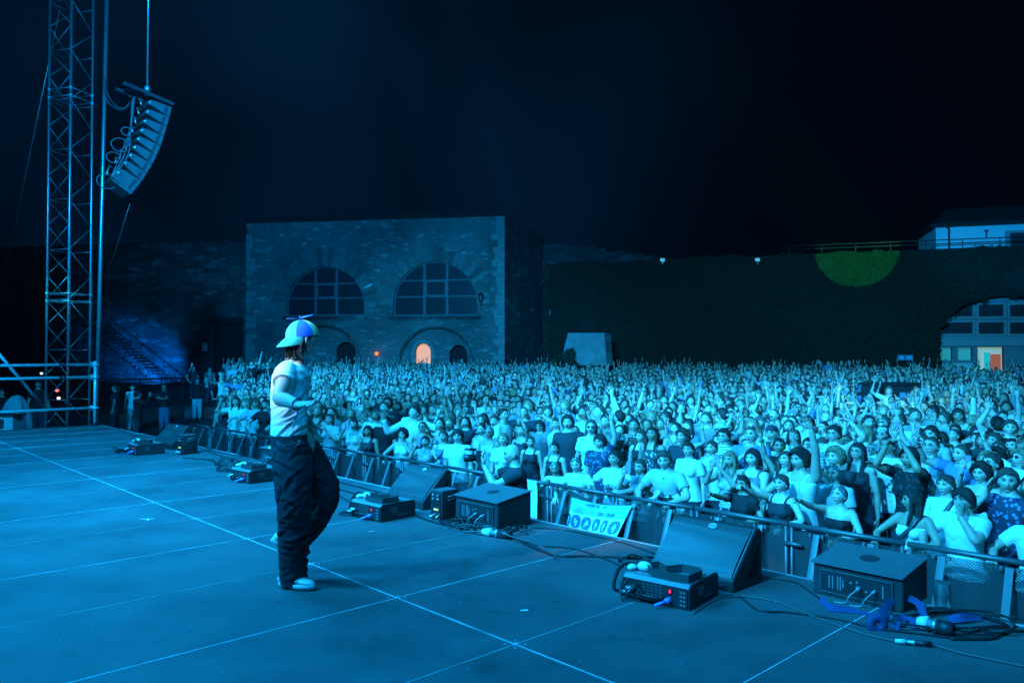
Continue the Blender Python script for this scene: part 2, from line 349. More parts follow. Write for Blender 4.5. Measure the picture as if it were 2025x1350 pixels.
def hairshell(style, fem, lod):
    """closed shell round the skull, in the head's frame"""
    mb = MB(); nu, nv = [(64, 48), (18, 14), (12, 10)][lod]; D, Fc = head_grid(nu, nv); P = head_base(D, fem)
    th = {'short': 0.013, 'crop': 0.005, 'curly': 0.028, 'long': 0.014, 'tail': 0.008, 'bun': 0.008, 'fringe': 0.018, 'cap': 0.0, 'wrap': 0.009, 'bob': 0.019, 'balding': 0.0}[style]
    k = {'curly': .28, 'fringe': .38, 'wrap': .28, 'crop': .17, 'short': .20}.get(style, .15)
    nh = snoise(D * np.array([1, 1, .45]), 16, len(style) * 1.3 + fem, 2)
    msk = sm(0.0, 0.16, D[:, 2] - 0.9 * D[:, 1] + k + (0.30 if style in ('long', 'bob', 'curly') else 0.06) * np.abs(D[:, 0]) ** 1.5 + 0.06 * nh * (lod == 0) * (style != 'wrap') + 0.05 * snoise(D, 7, len(style) * .7, 2))
    if style in ('short', 'crop', 'curly', 'tail', 'bun', 'wrap'): msk = msk * sm(-0.75, -0.5, D[:, 2] + 0.1 * (D[:, 1] < 0))
    n = snoise(D, 5.0 if style != 'curly' else 9.0, len(style), 3)
    m2 = sm(0.02, 0.55, D[:, 2] - 0.9 * D[:, 1] + k + 0.4 * np.abs(D[:, 0]) ** 1.5)
    off = (0.004 + th * m2) * (1 + (0.42 if style == 'curly' else 0.26) * n) + (0.006 * np.clip(D[:, 2], 0, 1) if style in ('short', 'fringe', 'curly') else 0)
    off = off + (0.0025 * nh * (style not in ('crop', 'wrap')) if lod == 0 else 0); off = off * msk - 0.013 * (1 - msk); N = D / np.linalg.norm(D, axis=1)[:, None]
    mb.add(P + N * off[:, None], Fc)
    if lod == 0 and style != 'wrap': strands(mb, style, fem, th)
    if style in ('long', 'bob'):
        zb = -0.30 if style == 'long' else -0.14; T = np.linspace(0.04, zb, 10 if lod == 0 else 5); m = 32 if lod == 0 else 10; V = []
        for i, zt in enumerate(T):
            q = (0.04 - zt) / (0.04 - zb); rx = 0.086 + 0.022 * math.sin(q * 2.6); ry = 0.062 * (1 - 0.5 * q); cy = -0.035 - 0.045 * q
            if i == len(T) - 1: rx *= 0.75; ry *= .6
            for j in range(m):
                a = 2 * PI * j / m; w = 1 + 0.07 * math.sin(a * 9 + q * 3) + 0.03 * math.sin(a * 17); V.append((rx * w * math.cos(a), cy + ry * w * math.sin(a), zt))
        Fq = [(i * m + j, (i + 1) * m + j, (i + 1) * m + (j + 1) % m, i * m + (j + 1) % m) for i in range(len(T) - 1) for j in range(m)]
        Fq += [tuple(range(m)), tuple((len(T) - 1) * m + j for j in range(m - 1, -1, -1))]; mb.add(V, Fq)
        if lod == 0:
            for s in (-1, 1):
                tube(mb, catmull([(s * 0.055, 0.045, 0.075), (s * 0.082, 0.035, 0.01), (s * 0.086, 0.022, -0.07), (s * 0.085, 0.03, zb * 0.55), (s * 0.078, 0.05, zb * 0.9)], 4),
                     [0.012] + [0.021] * 12 + [0.02, 0.016, 0.012, 0.006], 10, up=(s, 0, 0))
    if style == 'tail':
        tube(mb, catmull([(0, -0.09, 0.05), (0, -0.135, 0.03), (0, -0.15, -0.05), (0, -0.135, -0.15), (0, -0.12, -0.22)], 3), [0.018, 0.024, 0.03, 0.032, 0.032, 0.032, 0.03, 0.028, 0.026, 0.024, 0.02, 0.014, 0.006], 10 if lod == 0 else 6)
    if style == 'bun': ellipsoid(mb, (0, -0.085, 0.075), (0.042, 0.036, 0.04), None, 14 if lod == 0 else 7, 10 if lod == 0 else 5, fn=lambda p: p * (1 + 0.12 * math.sin(p.x * 190) * math.sin(p.z * 170)))
    return mb
def creases(V, seed, n, A, ztop, zbot=.9, xr=.16, yr=.12, slope=.5):
    """short local cloth folds: a ridge beside a groove, fading out along its length"""
    rg = np.random.default_rng(int(seed) * 13 + 3); d = np.zeros(len(V))
    for _ in range(n):
        p = np.array([rg.uniform(-xr, xr), rg.choice([-1, 1]) * yr, rg.uniform(zbot, ztop)]); a = rg.normal(slope * np.sign(p[0] + .01) * np.sign(rg.normal() + .6), .35); t = np.array([math.cos(a), 0, math.sin(a)]); c = np.array([-math.sin(a), 0, math.cos(a)])
        q = V - p; w = rg.uniform(.010, .020); L = rg.uniform(.05, .12); x = (q @ c) / w + .6 * np.sin((q @ t) / L * 2.0); y = (q @ t) / L; r = q[:, 1] / .10
        d += A * rg.uniform(.5, 1) * x * np.exp(-x * x) * np.exp(-y * y - r * r)
    return d
def ik(a, b, l1, l2, pole):
    a, b = Vector(a), Vector(b); d = b - a; L = d.length
    if L > (l1 + l2) * 0.995: b = a + d.normalized() * (l1 + l2) * 0.995; d = b - a; L = d.length
    c = (l1 * l1 - l2 * l2 + L * L) / (2 * L); h = math.sqrt(max(l1 * l1 - c * c, 0)); dn = d / L
    p = Vector(pole); p = p - dn * p.dot(dn); p = p.normalized() if p.length > 1e-4 else dn.orthogonal().normalized()
    return a + dn * c + p * h, b
def make_hand(mb, w, fd, pn, side, curl=0.35, spread=0.12, lod=0, s=1.0, thumb=0.7, point=False):
    """w wrist, fd finger direction, pn palm normal, side +1 puts the thumb on fd x pn"""
    w, fd, pn = Vector(w), Vector(fd).normalized(), Vector(pn); pn = (pn - fd * pn.dot(fd)).normalized(); ac = fd.cross(pn) * side; ac.normalize()
    n = [8, 5, 4][lod]
    if lod == 2: capsule(mb, w, w + fd * 0.13, 0.026, 0.02, 5); return
    P = [w - fd * 0.035, w + fd * 0.008 * s, w + fd * 0.04 * s, w + fd * 0.075 * s, w + fd * 0.093 * s]
    tube(mb, P, [0.024 * s, 0.027 * s, 0.039 * s, 0.041 * s, 0.034 * s], 12 if lod == 0 else 6, r2=[0.023 * s, 0.020 * s, 0.016 * s, 0.014 * s, 0.009 * s], up=ac)
    for i, (o, L) in enumerate([(0.031, 0.074), (0.011, 0.083), (-0.010, 0.077), (-0.029, 0.060)]):
        c = curl if not (point and i == 0) else 0.05
        if point and i > 0: c = 1.55
        p = w + fd * (0.086 - 0.006 * abs(i - 1)) * s + ac * o * s; d = (fd + ac * (spread * (1.2 - i * 0.8))).normalized(); pts = [p]
        nd = (pn - d * pn.dot(d)).normalized()
        for seg, fr in enumerate((0.45, 0.31, 0.24)):
            an = c * (0.75 if seg == 0 else 0.95); d, nd = (d * math.cos(an) + nd * math.sin(an)).normalized(), (nd * math.cos(an) - d * math.sin(an)).normalized()
            p = p + d * L * fr * s; pts.append(p)
        tube(mb, pts + [pts[-1] + d * 0.006], [0.0098 * s, 0.0092 * s, 0.0082 * s, 0.007 * s, 0.002 * s], n)
    d1 = (fd * 0.55 + ac * 0.75 * (0.4 + thumb) + pn * 0.3).normalized(); d2 = (fd * 0.9 + ac * 0.4 * thumb + pn * 0.25).normalized(); b = w + fd * 0.022 * s + ac * 0.022 * s
    tube(mb, [b, b + d1 * 0.038 * s, b + d1 * 0.038 * s + d2 * 0.03 * s, b + d1 * 0.038 * s + d2 * 0.054 * s, b + d1 * 0.038 * s + d2 * 0.059 * s], [0.015 * s, 0.012 * s, 0.0105 * s, 0.008 * s, 0.002 * s], n)

# pose: R / L = wrist target, pole, finger dir, palm normal, curl ; hy hp = head yaw / pitch (deg, + = up)
REL_R = dict(t=(0.25, 0.04, 0.86), p=(0.3, -1, 0), f=(0, 0.1, -1), n=(-1, 0.1, 0), c=0.45)
def mir(a): return dict(t=(-a['t'][0], *a['t'][1:]), p=(-a['p'][0], *a['p'][1:]), f=(-a['f'][0], *a['f'][1:]), n=(-a['n'][0], *a['n'][1:]), c=a['c'], pt=a.get('pt', False), sp=a.get('sp', .12))
UP = dict(t=(0.30, 0.10, 1.90), p=(1, 0.1, -0.2), f=(0.1, 0.15, 1), n=(0, 1, -.1), c=0.12, sp=0.3)
UPB = dict(t=(0.36, 0.22, 1.66), p=(0.7, 0.2, -1), f=(-0.05, 0.1, 1), n=(-0.2, 1, 0), c=0.3, sp=.25)
FIST = dict(t=(0.33, 0.2, 1.78), p=(0.8, 0.3, -1), f=(-0.05, 0.15, 1), n=(0, 1, 0), c=1.5)
POINTR = dict(t=(0.12, 0.52, 1.55), p=(0.5, 0, -1), f=(-0.1, 1, 0.25), n=(-0.3, 0, -1), c=0.2, pt=True)
PHONE = dict(t=(0.07, 0.34, 1.50), p=(0.7, -0.1, -1), f=(-0.25, 0.25, 1), n=(-.2, -1, 0), c=0.5)
PHHI = dict(t=(0.14, 0.30, 1.80), p=(0.8, 0.1, -1), f=(-0.1, 0.15, 1), n=(0, -1, 0.2), c=0.5)
RAIL = dict(t=(0.20, 0.33, 1.17), p=(0.9, -0.6, -0.2), f=(0, 1, -0.55), n=(0, -0.45, -1), c=0.7)
CLASP = dict(t=(0.045, 0.27, 1.38), p=(0.9, -0.1, -1), f=(-0.35, 0.5, 1), n=(-1, 0.1, 0), c=0.7)
MOUTH = dict(t=(0.085, 0.20, 1.47), p=(0.9, 0.2, -1), f=(-0.1, -0.1, 1), n=(-1, -0.35, 0), c=0.25)
CHIN = dict(t=(0.05, 0.22, 1.40), p=(0.8, 0, -1), f=(-0.3, -0.4, 1), n=(-.4, -1, 0), c=0.9)
HEART = dict(t=(0.09, 0.26, 1.74), p=(0.8, 0.5, -0.9), f=(-0.7, 0.1, 0.7), n=(-0.6, 0.2, -1), c=0.7)
CROSS_R = dict(t=(-0.12, 0.22, 1.18), p=(1, 0.1, -0.6), f=(-1, 0.0, 0.25), n=(0, -1, 0), c=0.5)
FWD = dict(t=(0.26, 0.42, 1.42), p=(0.8, -0.3, -1), f=(0, 0.7, 0.8), n=(0, 0.5, -.8), c=0.25, sp=.25)
HEADH = dict(t=(0.14, -0.03, 1.70), p=(1, 0.2, 0.2), f=(-0.8, -0.3, 0.3), n=(-0.3, 0.2, -1), c=0.5)
POSES = {
    'relaxed': (REL_R, mir(REL_R)), 'right_up': (UP, mir(REL_R)), 'both_up': (UP, mir(UP)), 'one_bent': (UPB, mir(REL_R)), 'fist': (FIST, mir(REL_R)),
    'point': (POINTR, mir(REL_R)), 'phone': (PHONE, mir(PHONE)), 'phone_high': (PHHI, mir(REL_R)), 'rail': (RAIL, mir(RAIL)), 'rail_one': (RAIL, mir(REL_R)),
    'clasp': (CLASP, mir(CLASP)), 'mouth': (MOUTH, mir(RAIL)), 'chin': (CHIN, mir(RAIL)), 'heart': (HEART, mir(HEART)), 'crossed': (CROSS_R, mir(CROSS_R)),
    'forward': (FWD, mir(FWD)), 'head_hand': (HEADH, mir(UPB)), 'both_bent': (UPB, mir(UPB)), 'fist_rail': (FIST, mir(RAIL)), 'point_rail': (POINTR, mir(RAIL)), 'phone_rail': (PHONE, mir(RAIL)), 'up_rail': (UP, mir(RAIL)),
}
HC = Vector((0, 0.025, 1.595))
def torso(mb, fem, infl=0.0, z0=0.78, z1=1.6, n=28, flare=0.0, fit=1.0):
    S_ = [(0.78, .150, .105, 0), (0.86, .170, .118, -.005), (0.94, .168, .115, -.005), (1.02, .150, .103, 0), (1.10, .137, .098, .002), (1.20, .150, .108, .004), (1.29, .168, .116, .006), (1.36, .178, .108, .002), (1.41, .168, .090, -.004), (1.445, .115, .072, -.006), (1.48, .060, .056, -.002), (1.56, .054, .056, .008)]
    if fem: S_ = [(z, rx * np.interp(z, [.86, 1.10, 1.3, 1.45, 1.5], [1.02, .86, .86, .86, .84]), ry * np.interp(z, [.86, 1.1, 1.3], [1.02, .9, .9]), c) for z, rx, ry, c in S_]
    zs = [z for z in np.linspace(z0, z1, 22 if n > 12 else 9)]; A = np.array(S_); V = []
    for z in zs:
        rx, ry, c = (np.interp(z, A[:, 0], A[:, k]) for k in (1, 2, 3))
        g = infl * (1 if z < 1.46 else 0.6); ff = flare * max(0, (1.15 - z) / 0.3)
        if fit < 1 and z < 1.3: rx = rx * (1 - fit) * 0 + max(rx, np.interp(z, [0.78, 1.3], [0.165 if not fem else .15, A[6, 1]]) * 1.0)
        for j in range(n):
            a = 2 * PI * j / n; ca, sa = math.cos(a), math.sin(a); e = 0.86
            V.append(((rx + g + ff) * abs(ca) ** e * (1 if ca > 0 else -1), c + (ry + g + ff) * abs(sa) ** e * (1 if sa > 0 else -1), z))
    k = len(zs); Fc = [(i * n + j, i * n + (j + 1) % n, (i + 1) * n + (j + 1) % n, (i + 1) * n + j) for i in range(k - 1) for j in range(n)]
    Fc += [tuple(range(n - 1, -1, -1)), tuple((k - 1) * n + j for j in range(n))]; mb.add(V, Fc)
    if fem and z1 > 1.3:
        for s in (-1, 1): ellipsoid(mb, (s * 0.068, 0.085, 1.27), (0.060 + infl * .6, 0.052 + infl, 0.058 + infl * .6), None, n // 2, n // 3)
def person_geo(pose, fem, expr, hp=6, hy=0, hr=0, lod=0, tops=('tee', 'tank', 'band'), seed=0):
    """all meshes of one posed figure, 1.72 m tall, facing +Y, feet at z = 0"""
    aR, aL = POSES[pose]; rj = random.Random(seed * 31 + len(pose)); jt = lambda a: a if a['t'][2] < 1.3 or pose in ('heart', 'clasp', 'phone', 'mouth', 'chin', 'phone_rail') else dict(a, t=(a['t'][0] + rj.uniform(-.10, .12), a['t'][1] + rj.uniform(-.08, .12), a['t'][2] + rj.uniform(-.14, .10)), f=(a['f'][0] + rj.uniform(-.3, .3), a['f'][1] + rj.uniform(-.1, .4), a['f'][2])); aR, aL = jt(aR), jt(aL); sw = 0.158 if fem else 0.182; R_ = {}
    SH = {1: Vector((sw, -0.004, 1.395)), -1: Vector((-sw, -0.004, 1.395))}; arm = {}
    for s, a in ((1, aR), (-1, aL)):
        raise_ = max(0, min(1, (a['t'][2] - 1.45) / 0.4)); sh = SH[s] + Vector((-s * 0.012 * raise_, 0, 0.035 * raise_))
        el, wr = ik(sh, a['t'], 0.275, 0.255, a['p']); arm[s] = (sh, el, wr, a)
    k = 0.88 if fem else 1.0; n = [12, 7, 5][lod]; body = MB(); torso(body, fem, n=[28, 12, 10][lod])
    for s in (1, -1):
        sh, el, wr, a = arm[s]
        tube(body, catmull([sh + Vector((-s * .05, 0, .0)), sh, sh.lerp(el, .35), el, el.lerp(wr, .3), wr], 3),
             [v * k for v in (.05, .054, .056, .058, .056, .054, .052, .048, .043, .040, .042, .044, .043, .038, .033, .030)], n)
        ellipsoid(body, sh, (.055 * k, .055 * k, .058 * k), None, n, n)
        ellipsoid(body, el, (.038 * k,) * 3, None, n, n)
        h = Vector((s * .088, 0, .86)); kn = Vector((s * .10, .012, .49)); an = Vector((s * .10, -.02, .085))
        tube(body, catmull([h, h.lerp(kn, .5), kn, kn.lerp(an, .35) + Vector((0, -.02, 0)), an], 3), [.092, .09, .086, .082, .072, .062, .056, .056, .058, .056, .046, .038, .036], n)
        if lod < 2: ellipsoid(body, (s * .105, .055, .038), (.042, .125, .036), None, n, n)
    ellipsoid(body, (0, 0.0, 1.50), (.056 * k, .06, .08), None, n, n)
    vox = [0.0135, 0.026, 0.045][lod]; B, _ = remesh(body, vox, [4, 2, 1][lod])
    RH = (Matrix.Rotation(math.radians(hy), 4, 'Z') @ Matrix.Rotation(math.radians(hp), 4, 'X') @ Matrix.Rotation(math.radians(hr), 4, 'Y'))
    neck = Vector((0, 0, -0.09)); HM = Matrix.Translation(HC + neck) @ RH @ Matrix.Scale(0.93, 4) @ Matrix.Translation(-neck)
    hd = make_head(fem, expr, lod); hd.xform(HM)
    ext = MB()
    for s in (1, -1):
        sh, el, wr, a = arm[s]; make_hand(ext, wr, Vector(a['f']) , a['n'], s, a['c'], a.get('sp', .12), lod, 0.92 if fem else 1.0, point=a.get('pt', False))
    R_['hands'] = {s: arm[s][2] for s in arm}; R_['arm'] = arm; R_['HM'] = HM
    Bd = MB(); Bd.join(B); Bd.join(hd); Bd.join(ext); R_['body'] = Bd
    for t in tops:
        mb = MB(); inf = 0.014
        if t in ('tee', 'long'):
            torso(mb, fem, 0.014, 0.86, 1.462, n=[32, 12, 10][lod], flare=0.015)
            for s in (1, -1):
                sh, el, wr, a = arm[s]; e = 0.62 if t == 'tee' else 0.99
                tube(mb, [sh + Vector((-s * .06, 0, .01)), sh, sh.lerp(el, e * .5), sh.lerp(el, e)], [.062 * k, .068 * k, .068 * k, (.07 if t == 'tee' else .056) * k], n)
                ellipsoid(mb, sh, (.066 * k, .066 * k, .064 * k), None, n, n)
                if t == 'long': tube(mb, [el, el.lerp(wr, .5), el.lerp(wr, .93)], [.054 * k, .05 * k, .042 * k], n); ellipsoid(mb, el, (.054 * k,) * 3, None, n, n)
        else:
            torso(mb, fem, 0.010, 0.88 if t == 'tank' else 1.08, 1.375 if t == 'tank' else 1.335, n=[32, 12, 10][lod])
            if t == 'tank':
                for s in (1, -1):
                    tube(mb, catmull([(s * .088, .105, 1.30), (s * .094, .096, 1.37), (s * .098, .04, 1.438), (s * .096, -.03, 1.442), (s * .09, -.085, 1.39), (s * .08, -.098, 1.33)], 3), .016 if fem else .03, n, r2=.012, up=(1, 0, 0))
        Rm, N = remesh(mb, [0.0125, 0.025, 0.042][lod], [3, 2, 1][lod])
        if lod < 2:
            V = Rm.verts(); d0 = creases(V, seed + len(t), 16 if lod == 0 else 8, .010, 1.42); Vn = V * np.array([1.0, 1.0, 0.55]) + np.c_[V[:, 2] * .5, 0 * V[:, 0], V[:, 0] * .6]; d = snoise(Vn, 26, seed + len(t), 3)
            amp = 0.0065 * (0.5 + sm(1.35, 1.0, V[:, 2])); V = V + N * (d * amp * .6 + d0)[:, None]; Rm.setv(V)
        R_[t] = Rm
    return R_
def trousers_geo(lod, wide=0.0):
    mb = MB(); n = [24, 8, 6][lod]
    for s in (1, -1):
        tube(mb, [(s * .075, -.002, 1.0), (s * .085, -.004, .86), (s * .095, .005, .66), (s * .102, .01, .49), (s * .102, -.012, .28), (s * .102, -.01, .10)],
             [.085, .105, .092 + wide * .3, .076 + wide * .7, .068 + wide, .062 + wide], n)
    torso(mb, False, 0.012, 0.78, 1.0, n=n)
    ellipsoid(mb, (0, 0, .83), (.09, .105, .085), None, n, 12)
    R_, N = remesh(mb, [0.014, 0.03, .045][lod], 3)
    if lod == 0:
        V = R_.verts(); d = snoise(V * np.array([1, 1, .6]), 24, 3, 3); R_.setv(V + N * (d * 0.005)[:, None])
    return R_
def glasses_geo():
    mb = MB()
    for s in (-1, 1):
        tube(mb, [(s * .032 + .021 * math.cos(a), .098 - abs(s * .021 * math.cos(a) + .03) * .05, .006 + .018 * math.sin(a)) for a in np.linspace(0, 2 * PI, 17)[:-1]], .0022, 5, closed=True)
        tube(mb, [(s * .053, .094, .01), (s * .078, .04, .01), (s * .080, -.01, .0)], .002, 5)
    tube(mb, [(-.011, .100, .008), (.011, .100, .008)], .002, 5); return mb
def shades_geo():
    mb = glasses_geo()
    for s in (-1, 1): ellipsoid(mb, (s * .032, .096, .006), (.021, .003, .017), None, 14, 8)
    return mb
def cap_geo(lod=0, front=1, brim=True):
    mb = MB(); n = 40 if lod == 0 else 14; nv = 12 if lod == 0 else 5; V = []
    for i in range(nv + 1):
        b = (PI / 2) * i / nv
        for j in range(n):
            a = 2 * PI * j / n; V.append((.092 * math.cos(b) * math.cos(a), -.004 + .112 * math.cos(b) * math.sin(a), .034 + .098 * math.sin(b) + .008 * math.sin(a) * front * -1 * (1 - i / nv)))
    Fc = [(i * n + j, i * n + (j + 1) % n, (i + 1) * n + (j + 1) % n, (i + 1) * n + j) for i in range(nv) for j in range(n)] + [tuple(range(n - 1, -1, -1))]
    mb.add(V, Fc); m = 12; V = []
    for k, dz in ((0, 0.0), (1, 0.006)):
        for i in range(4):
            for j in range(m + 1):
                a = PI * (0.14 + 0.72 * j / m); q = i / 3; r = 1 + 0.62 * q * math.sin(PI * j / m) ** .5
                V.append((.088 * math.cos(a) * (1 + .05 * q), front * (.105 * math.sin(a) * r) - .002, .030 + dz - .022 * q - .03 * q * abs(math.cos(a)) ** 2))
    mm = m + 1; Fc = []
    for i in range(3):
        for j in range(m):
            a = i * mm + j; Fc.append((a, a + 1, a + mm + 1, a + mm)); b = a + 4 * mm; Fc.append((b, b + mm, b + mm + 1, b + 1))
    for j in range(m): a = 3 * mm + j; Fc.append((a, a + 1, a + 1 + 4 * mm, a + 4 * mm))
    if brim: mb.add(V, Fc)
    return mb

# ------------------------------------------------------------------ the setting
def node_mat(name, fn, rough=0.8):
    m = bpy.data.materials.new(name); m.use_nodes = True; n = m.node_tree.nodes; L = m.node_tree.links
    b = n['Principled BSDF']; b.inputs['Roughness'].default_value = rough; fn(n, L, b); return m
def N_(n, t, **k):
    x = n.new(t)
    for a, b in k.items():
        if a in x.inputs: x.inputs[a].default_value = b
        else: setattr(x, a, b)
    return x
def ramp(n, L, src, stops):
    r = n.new('ShaderNodeValToRGB'); e = r.color_ramp.elements
    while len(e) < len(stops): e.new(0.5)
    for q, (p, c) in zip(e, stops): q.position = p; q.color = (*c, 1)
    L.new(src, r.inputs[0]); return r.outputs[0]
def f_asphalt(n, L, b):
    t = N_(n, 'ShaderNodeTexCoord'); a = N_(n, 'ShaderNodeTexNoise', Scale=0.6, Detail=8.0); L.new(t.outputs['Object'], a.inputs['Vector'])
    L.new(ramp(n, L, a.outputs[0], [(0.3, (.035, .036, .038)), (0.7, (.075, .075, .075))]), b.inputs['Base Color'])
    a2 = N_(n, 'ShaderNodeTexNoise', Scale=60.0, Detail=4.0); L.new(t.outputs['Object'], a2.inputs['Vector']); bp = N_(n, 'ShaderNodeBump', Strength=0.3, Distance=0.01); L.new(a2.outputs[0], bp.inputs['Height']); L.new(bp.outputs[0], b.inputs['Normal'])
M_asphalt = node_mat('asphalt', f_asphalt, 0.85)
g = MB(); YS = [-60, 20, 24, 28, 32, 36, 40, 44, 48, 52, 400]; g.add([(x, y, GZ + max(0, min(1, (y - 20) / 32)) * .75) for y in YS for x in (-300, 300)], [(2 * i, 2 * i + 1, 2 * i + 3, 2 * i + 2) for i in range(len(YS) - 1)])
def gz(y): return GZ + max(0, min(1, (y - 20) / 32)) * .75
tag(g.build('ground', M_asphalt, smooth=False), kind='structure')

# stage deck: plywood panels with worn anti-slip paint
def f_deck(n, L, b):
    t = N_(n, 'ShaderNodeTexCoord'); a = N_(n, 'ShaderNodeTexNoise', Scale=1.1, Detail=7.0, Roughness=0.62); L.new(t.outputs['Object'], a.inputs['Vector'])
    c = ramp(n, L, a.outputs[0], [(0.30, (.070, .070, .072)), (0.50, (.098, .098, .100)), (0.72, (.128, .128, .128))])
    s = N_(n, 'ShaderNodeTexNoise', Scale=38.0, Detail=2.0); L.new(t.outputs['Object'], s.inputs['Vector'])
    sc = ramp(n, L, s.outputs[0], [(0.715, (0, 0, 0)), (0.74, (1, 1, 1))])
    mp = N_(n, 'ShaderNodeMapping'); mp.inputs['Rotation'].default_value = (0, 0, .5); mp.inputs['Scale'].default_value = (1.2, 30, 1); L.new(t.outputs['Object'], mp.inputs['Vector'])
    s2 = N_(n, 'ShaderNodeTexNoise', Scale=2.2, Detail=3.0); L.new(mp.outputs[0], s2.inputs['Vector']); sc2 = ramp(n, L, s2.outputs[0], [(0.70, (0, 0, 0)), (0.78, (.5, .5, .5))])
    ad = N_(n, 'ShaderNodeMix', data_type='RGBA', blend_type='ADD'); ad.inputs[0].default_value = 1; L.new(sc, ad.inputs[6]); L.new(sc2, ad.inputs[7])
    mx = N_(n, 'ShaderNodeMix', data_type='RGBA'); L.new(ad.outputs[2], mx.inputs[0]); L.new(c, mx.inputs[6]); mx.inputs[7].default_value = (.32, .32, .32, 1)
    d = N_(n, 'ShaderNodeTexNoise', Scale=5.0, Detail=5.0); L.new(t.outputs['Object'], d.inputs['Vector']); dm = ramp(n, L, d.outputs[0], [(0.28, (.72, .72, .72)), (0.38, (1, 1, 1))])
    oi = N_(n, 'ShaderNodeObjectInfo'); rr = ramp(n, L, oi.outputs['Random'], [(0, (.93, .93, .93)), (1, (1.07, 1.07, 1.07))])
    m2 = N_(n, 'ShaderNodeMix', data_type='RGBA', blend_type='MULTIPLY'); m2.inputs[0].default_value = 1; L.new(mx.outputs[2], m2.inputs[6]); L.new(dm, m2.inputs[7])
    m3 = N_(n, 'ShaderNodeMix', data_type='RGBA', blend_type='MULTIPLY'); m3.inputs[0].default_value = 1; L.new(m2.outputs[2], m3.inputs[6]); L.new(rr, m3.inputs[7])
    L.new(m3.outputs[2], b.inputs['Base Color'])
    r2 = N_(n, 'ShaderNodeMapRange'); r2.inputs[3].default_value = .42; r2.inputs[4].default_value = .70; L.new(a.outputs[0], r2.inputs[0]); L.new(r2.outputs[0], b.inputs['Roughness'])
    bp = N_(n, 'ShaderNodeBump', Strength=0.18, Distance=0.004); s3 = N_(n, 'ShaderNodeTexNoise', Scale=180.0, Detail=3.0); L.new(t.outputs['Object'], s3.inputs['Vector']); L.new(s3.outputs[0], bp.inputs['Height']); L.new(bp.outputs[0], b.inputs['Normal'])
M_deck = node_mat('worn_stage_paint', f_deck, 0.5)
M_seam = mat('bare_metal_edge', (0.58, 0.59, 0.60), 0.55, 0.0, noise=0.5, nscale=4)
M_seam2 = mat('worn_seam_edge', (0.46, 0.465, 0.47), 0.5, noise=0.5, nscale=3)
EDGE_V = 5.22; U1 = 19.15
P1 = gp(785, 1182)                                   # a panel corner read off the photograph
u0 = P1.x * UX + P1.y * UY; v0 = P1.x * VX + P1.y * VY; PU, PV = 1.105, 2.21
stage = ob('stage', None); tag(stage, kind='structure')
deck = MB(); lines = MB(); lines2 = MB()
us = [u0 + PU * i for i in range(-9, 20)]; us = [u for u in us if u < U1 - .2] + [U1]
vs = [v0 + PV * i for i in range(-5, 6)]; vs = [v for v in vs if v < EDGE_V - .15] + [EDGE_V]
for i in range(len(us) - 1):
    for j in range(len(vs) - 1):
        a, b_, c, d = us[i] + .0025, us[i + 1] - .0025, vs[j] + .0025, vs[j + 1] - .0025; dz = random.uniform(-.0012, .0012)
        P = [uv(a, c, dz), uv(b_, c, dz), uv(b_, d, dz), uv(a, d, dz)]; Q = [p - Vector((0, 0, .05)) for p in P]
        deck.add([tuple(p) for p in P + Q], [(3, 2, 1, 0), (0, 1, 5, 4), (1, 2, 6, 5), (2, 3, 7, 6), (3, 0, 4, 7)])
deck.build('deck', M_deck, stage, smooth=False)
for j, v in enumerate(vs[1:-1]):
    for i in range(len(us) - 1):
        box(lines, uv((us[i] + us[i + 1]) / 2, v, .0015), (.0075, us[i + 1] - us[i] - .03, .004), Matrix.Rotation(math.atan2(-UX, UY), 3, 'Z'))
for i, u in enumerate(us[1:-1]):
    for j in range(len(vs) - 1):
        if (vs[j + 1] - vs[j]) > .1: box(lines2 if (i % 2) else lines, uv(u, (vs[j] + vs[j + 1]) / 2, .0013), (vs[j + 1] - vs[j] - .03, .0055 if i % 2 else .007, .0035), Matrix.Rotation(math.atan2(VY, VX), 3, 'Z'))
lines.build('panel_edge', M_seam, stage, smooth=False); lines2.build('panel_edge', M_seam2, stage, smooth=False)
rf = MB()
for u in us[1:-1]:
    for v in vs[1:-1]:
        cyl(rf, uv(u, v, .0005), uv(u, v, .005), .02, 12)
        for a in (0, 1, 2, 3): p = uv(u + .055 * math.cos(a * PI / 2 + .78), v + .055 * math.sin(a * PI / 2 + .78), .0); cyl(rf, p, p + Vector((0, 0, .0045)), .006, 8)
rf.build('corner_lock', M_seam2, stage, smooth=False)
sk = MB(); box(sk, uv(5, EDGE_V + .03, -.03), (.06, 28.3, .05), Matrix.Rotation(math.atan2(-UX, UY), 3, 'Z'), bev=.008)
sk.build('edge_trim', M_seam2, stage, smooth=False)
sk = MB(); box(sk, uv(5, EDGE_V - .05, -.53), (.03, 28.3, .92), Matrix.Rotation(math.atan2(-UX, UY), 3, 'Z')); box(sk, uv(U1 - .05, 0, -.53), (10.3, .03, .92), Matrix.Rotation(math.atan2(VY, VX), 3, 'Z'))
sk.build('skirt', mat('black_cloth', (.012, .012, .014), .95), stage, smooth=False)

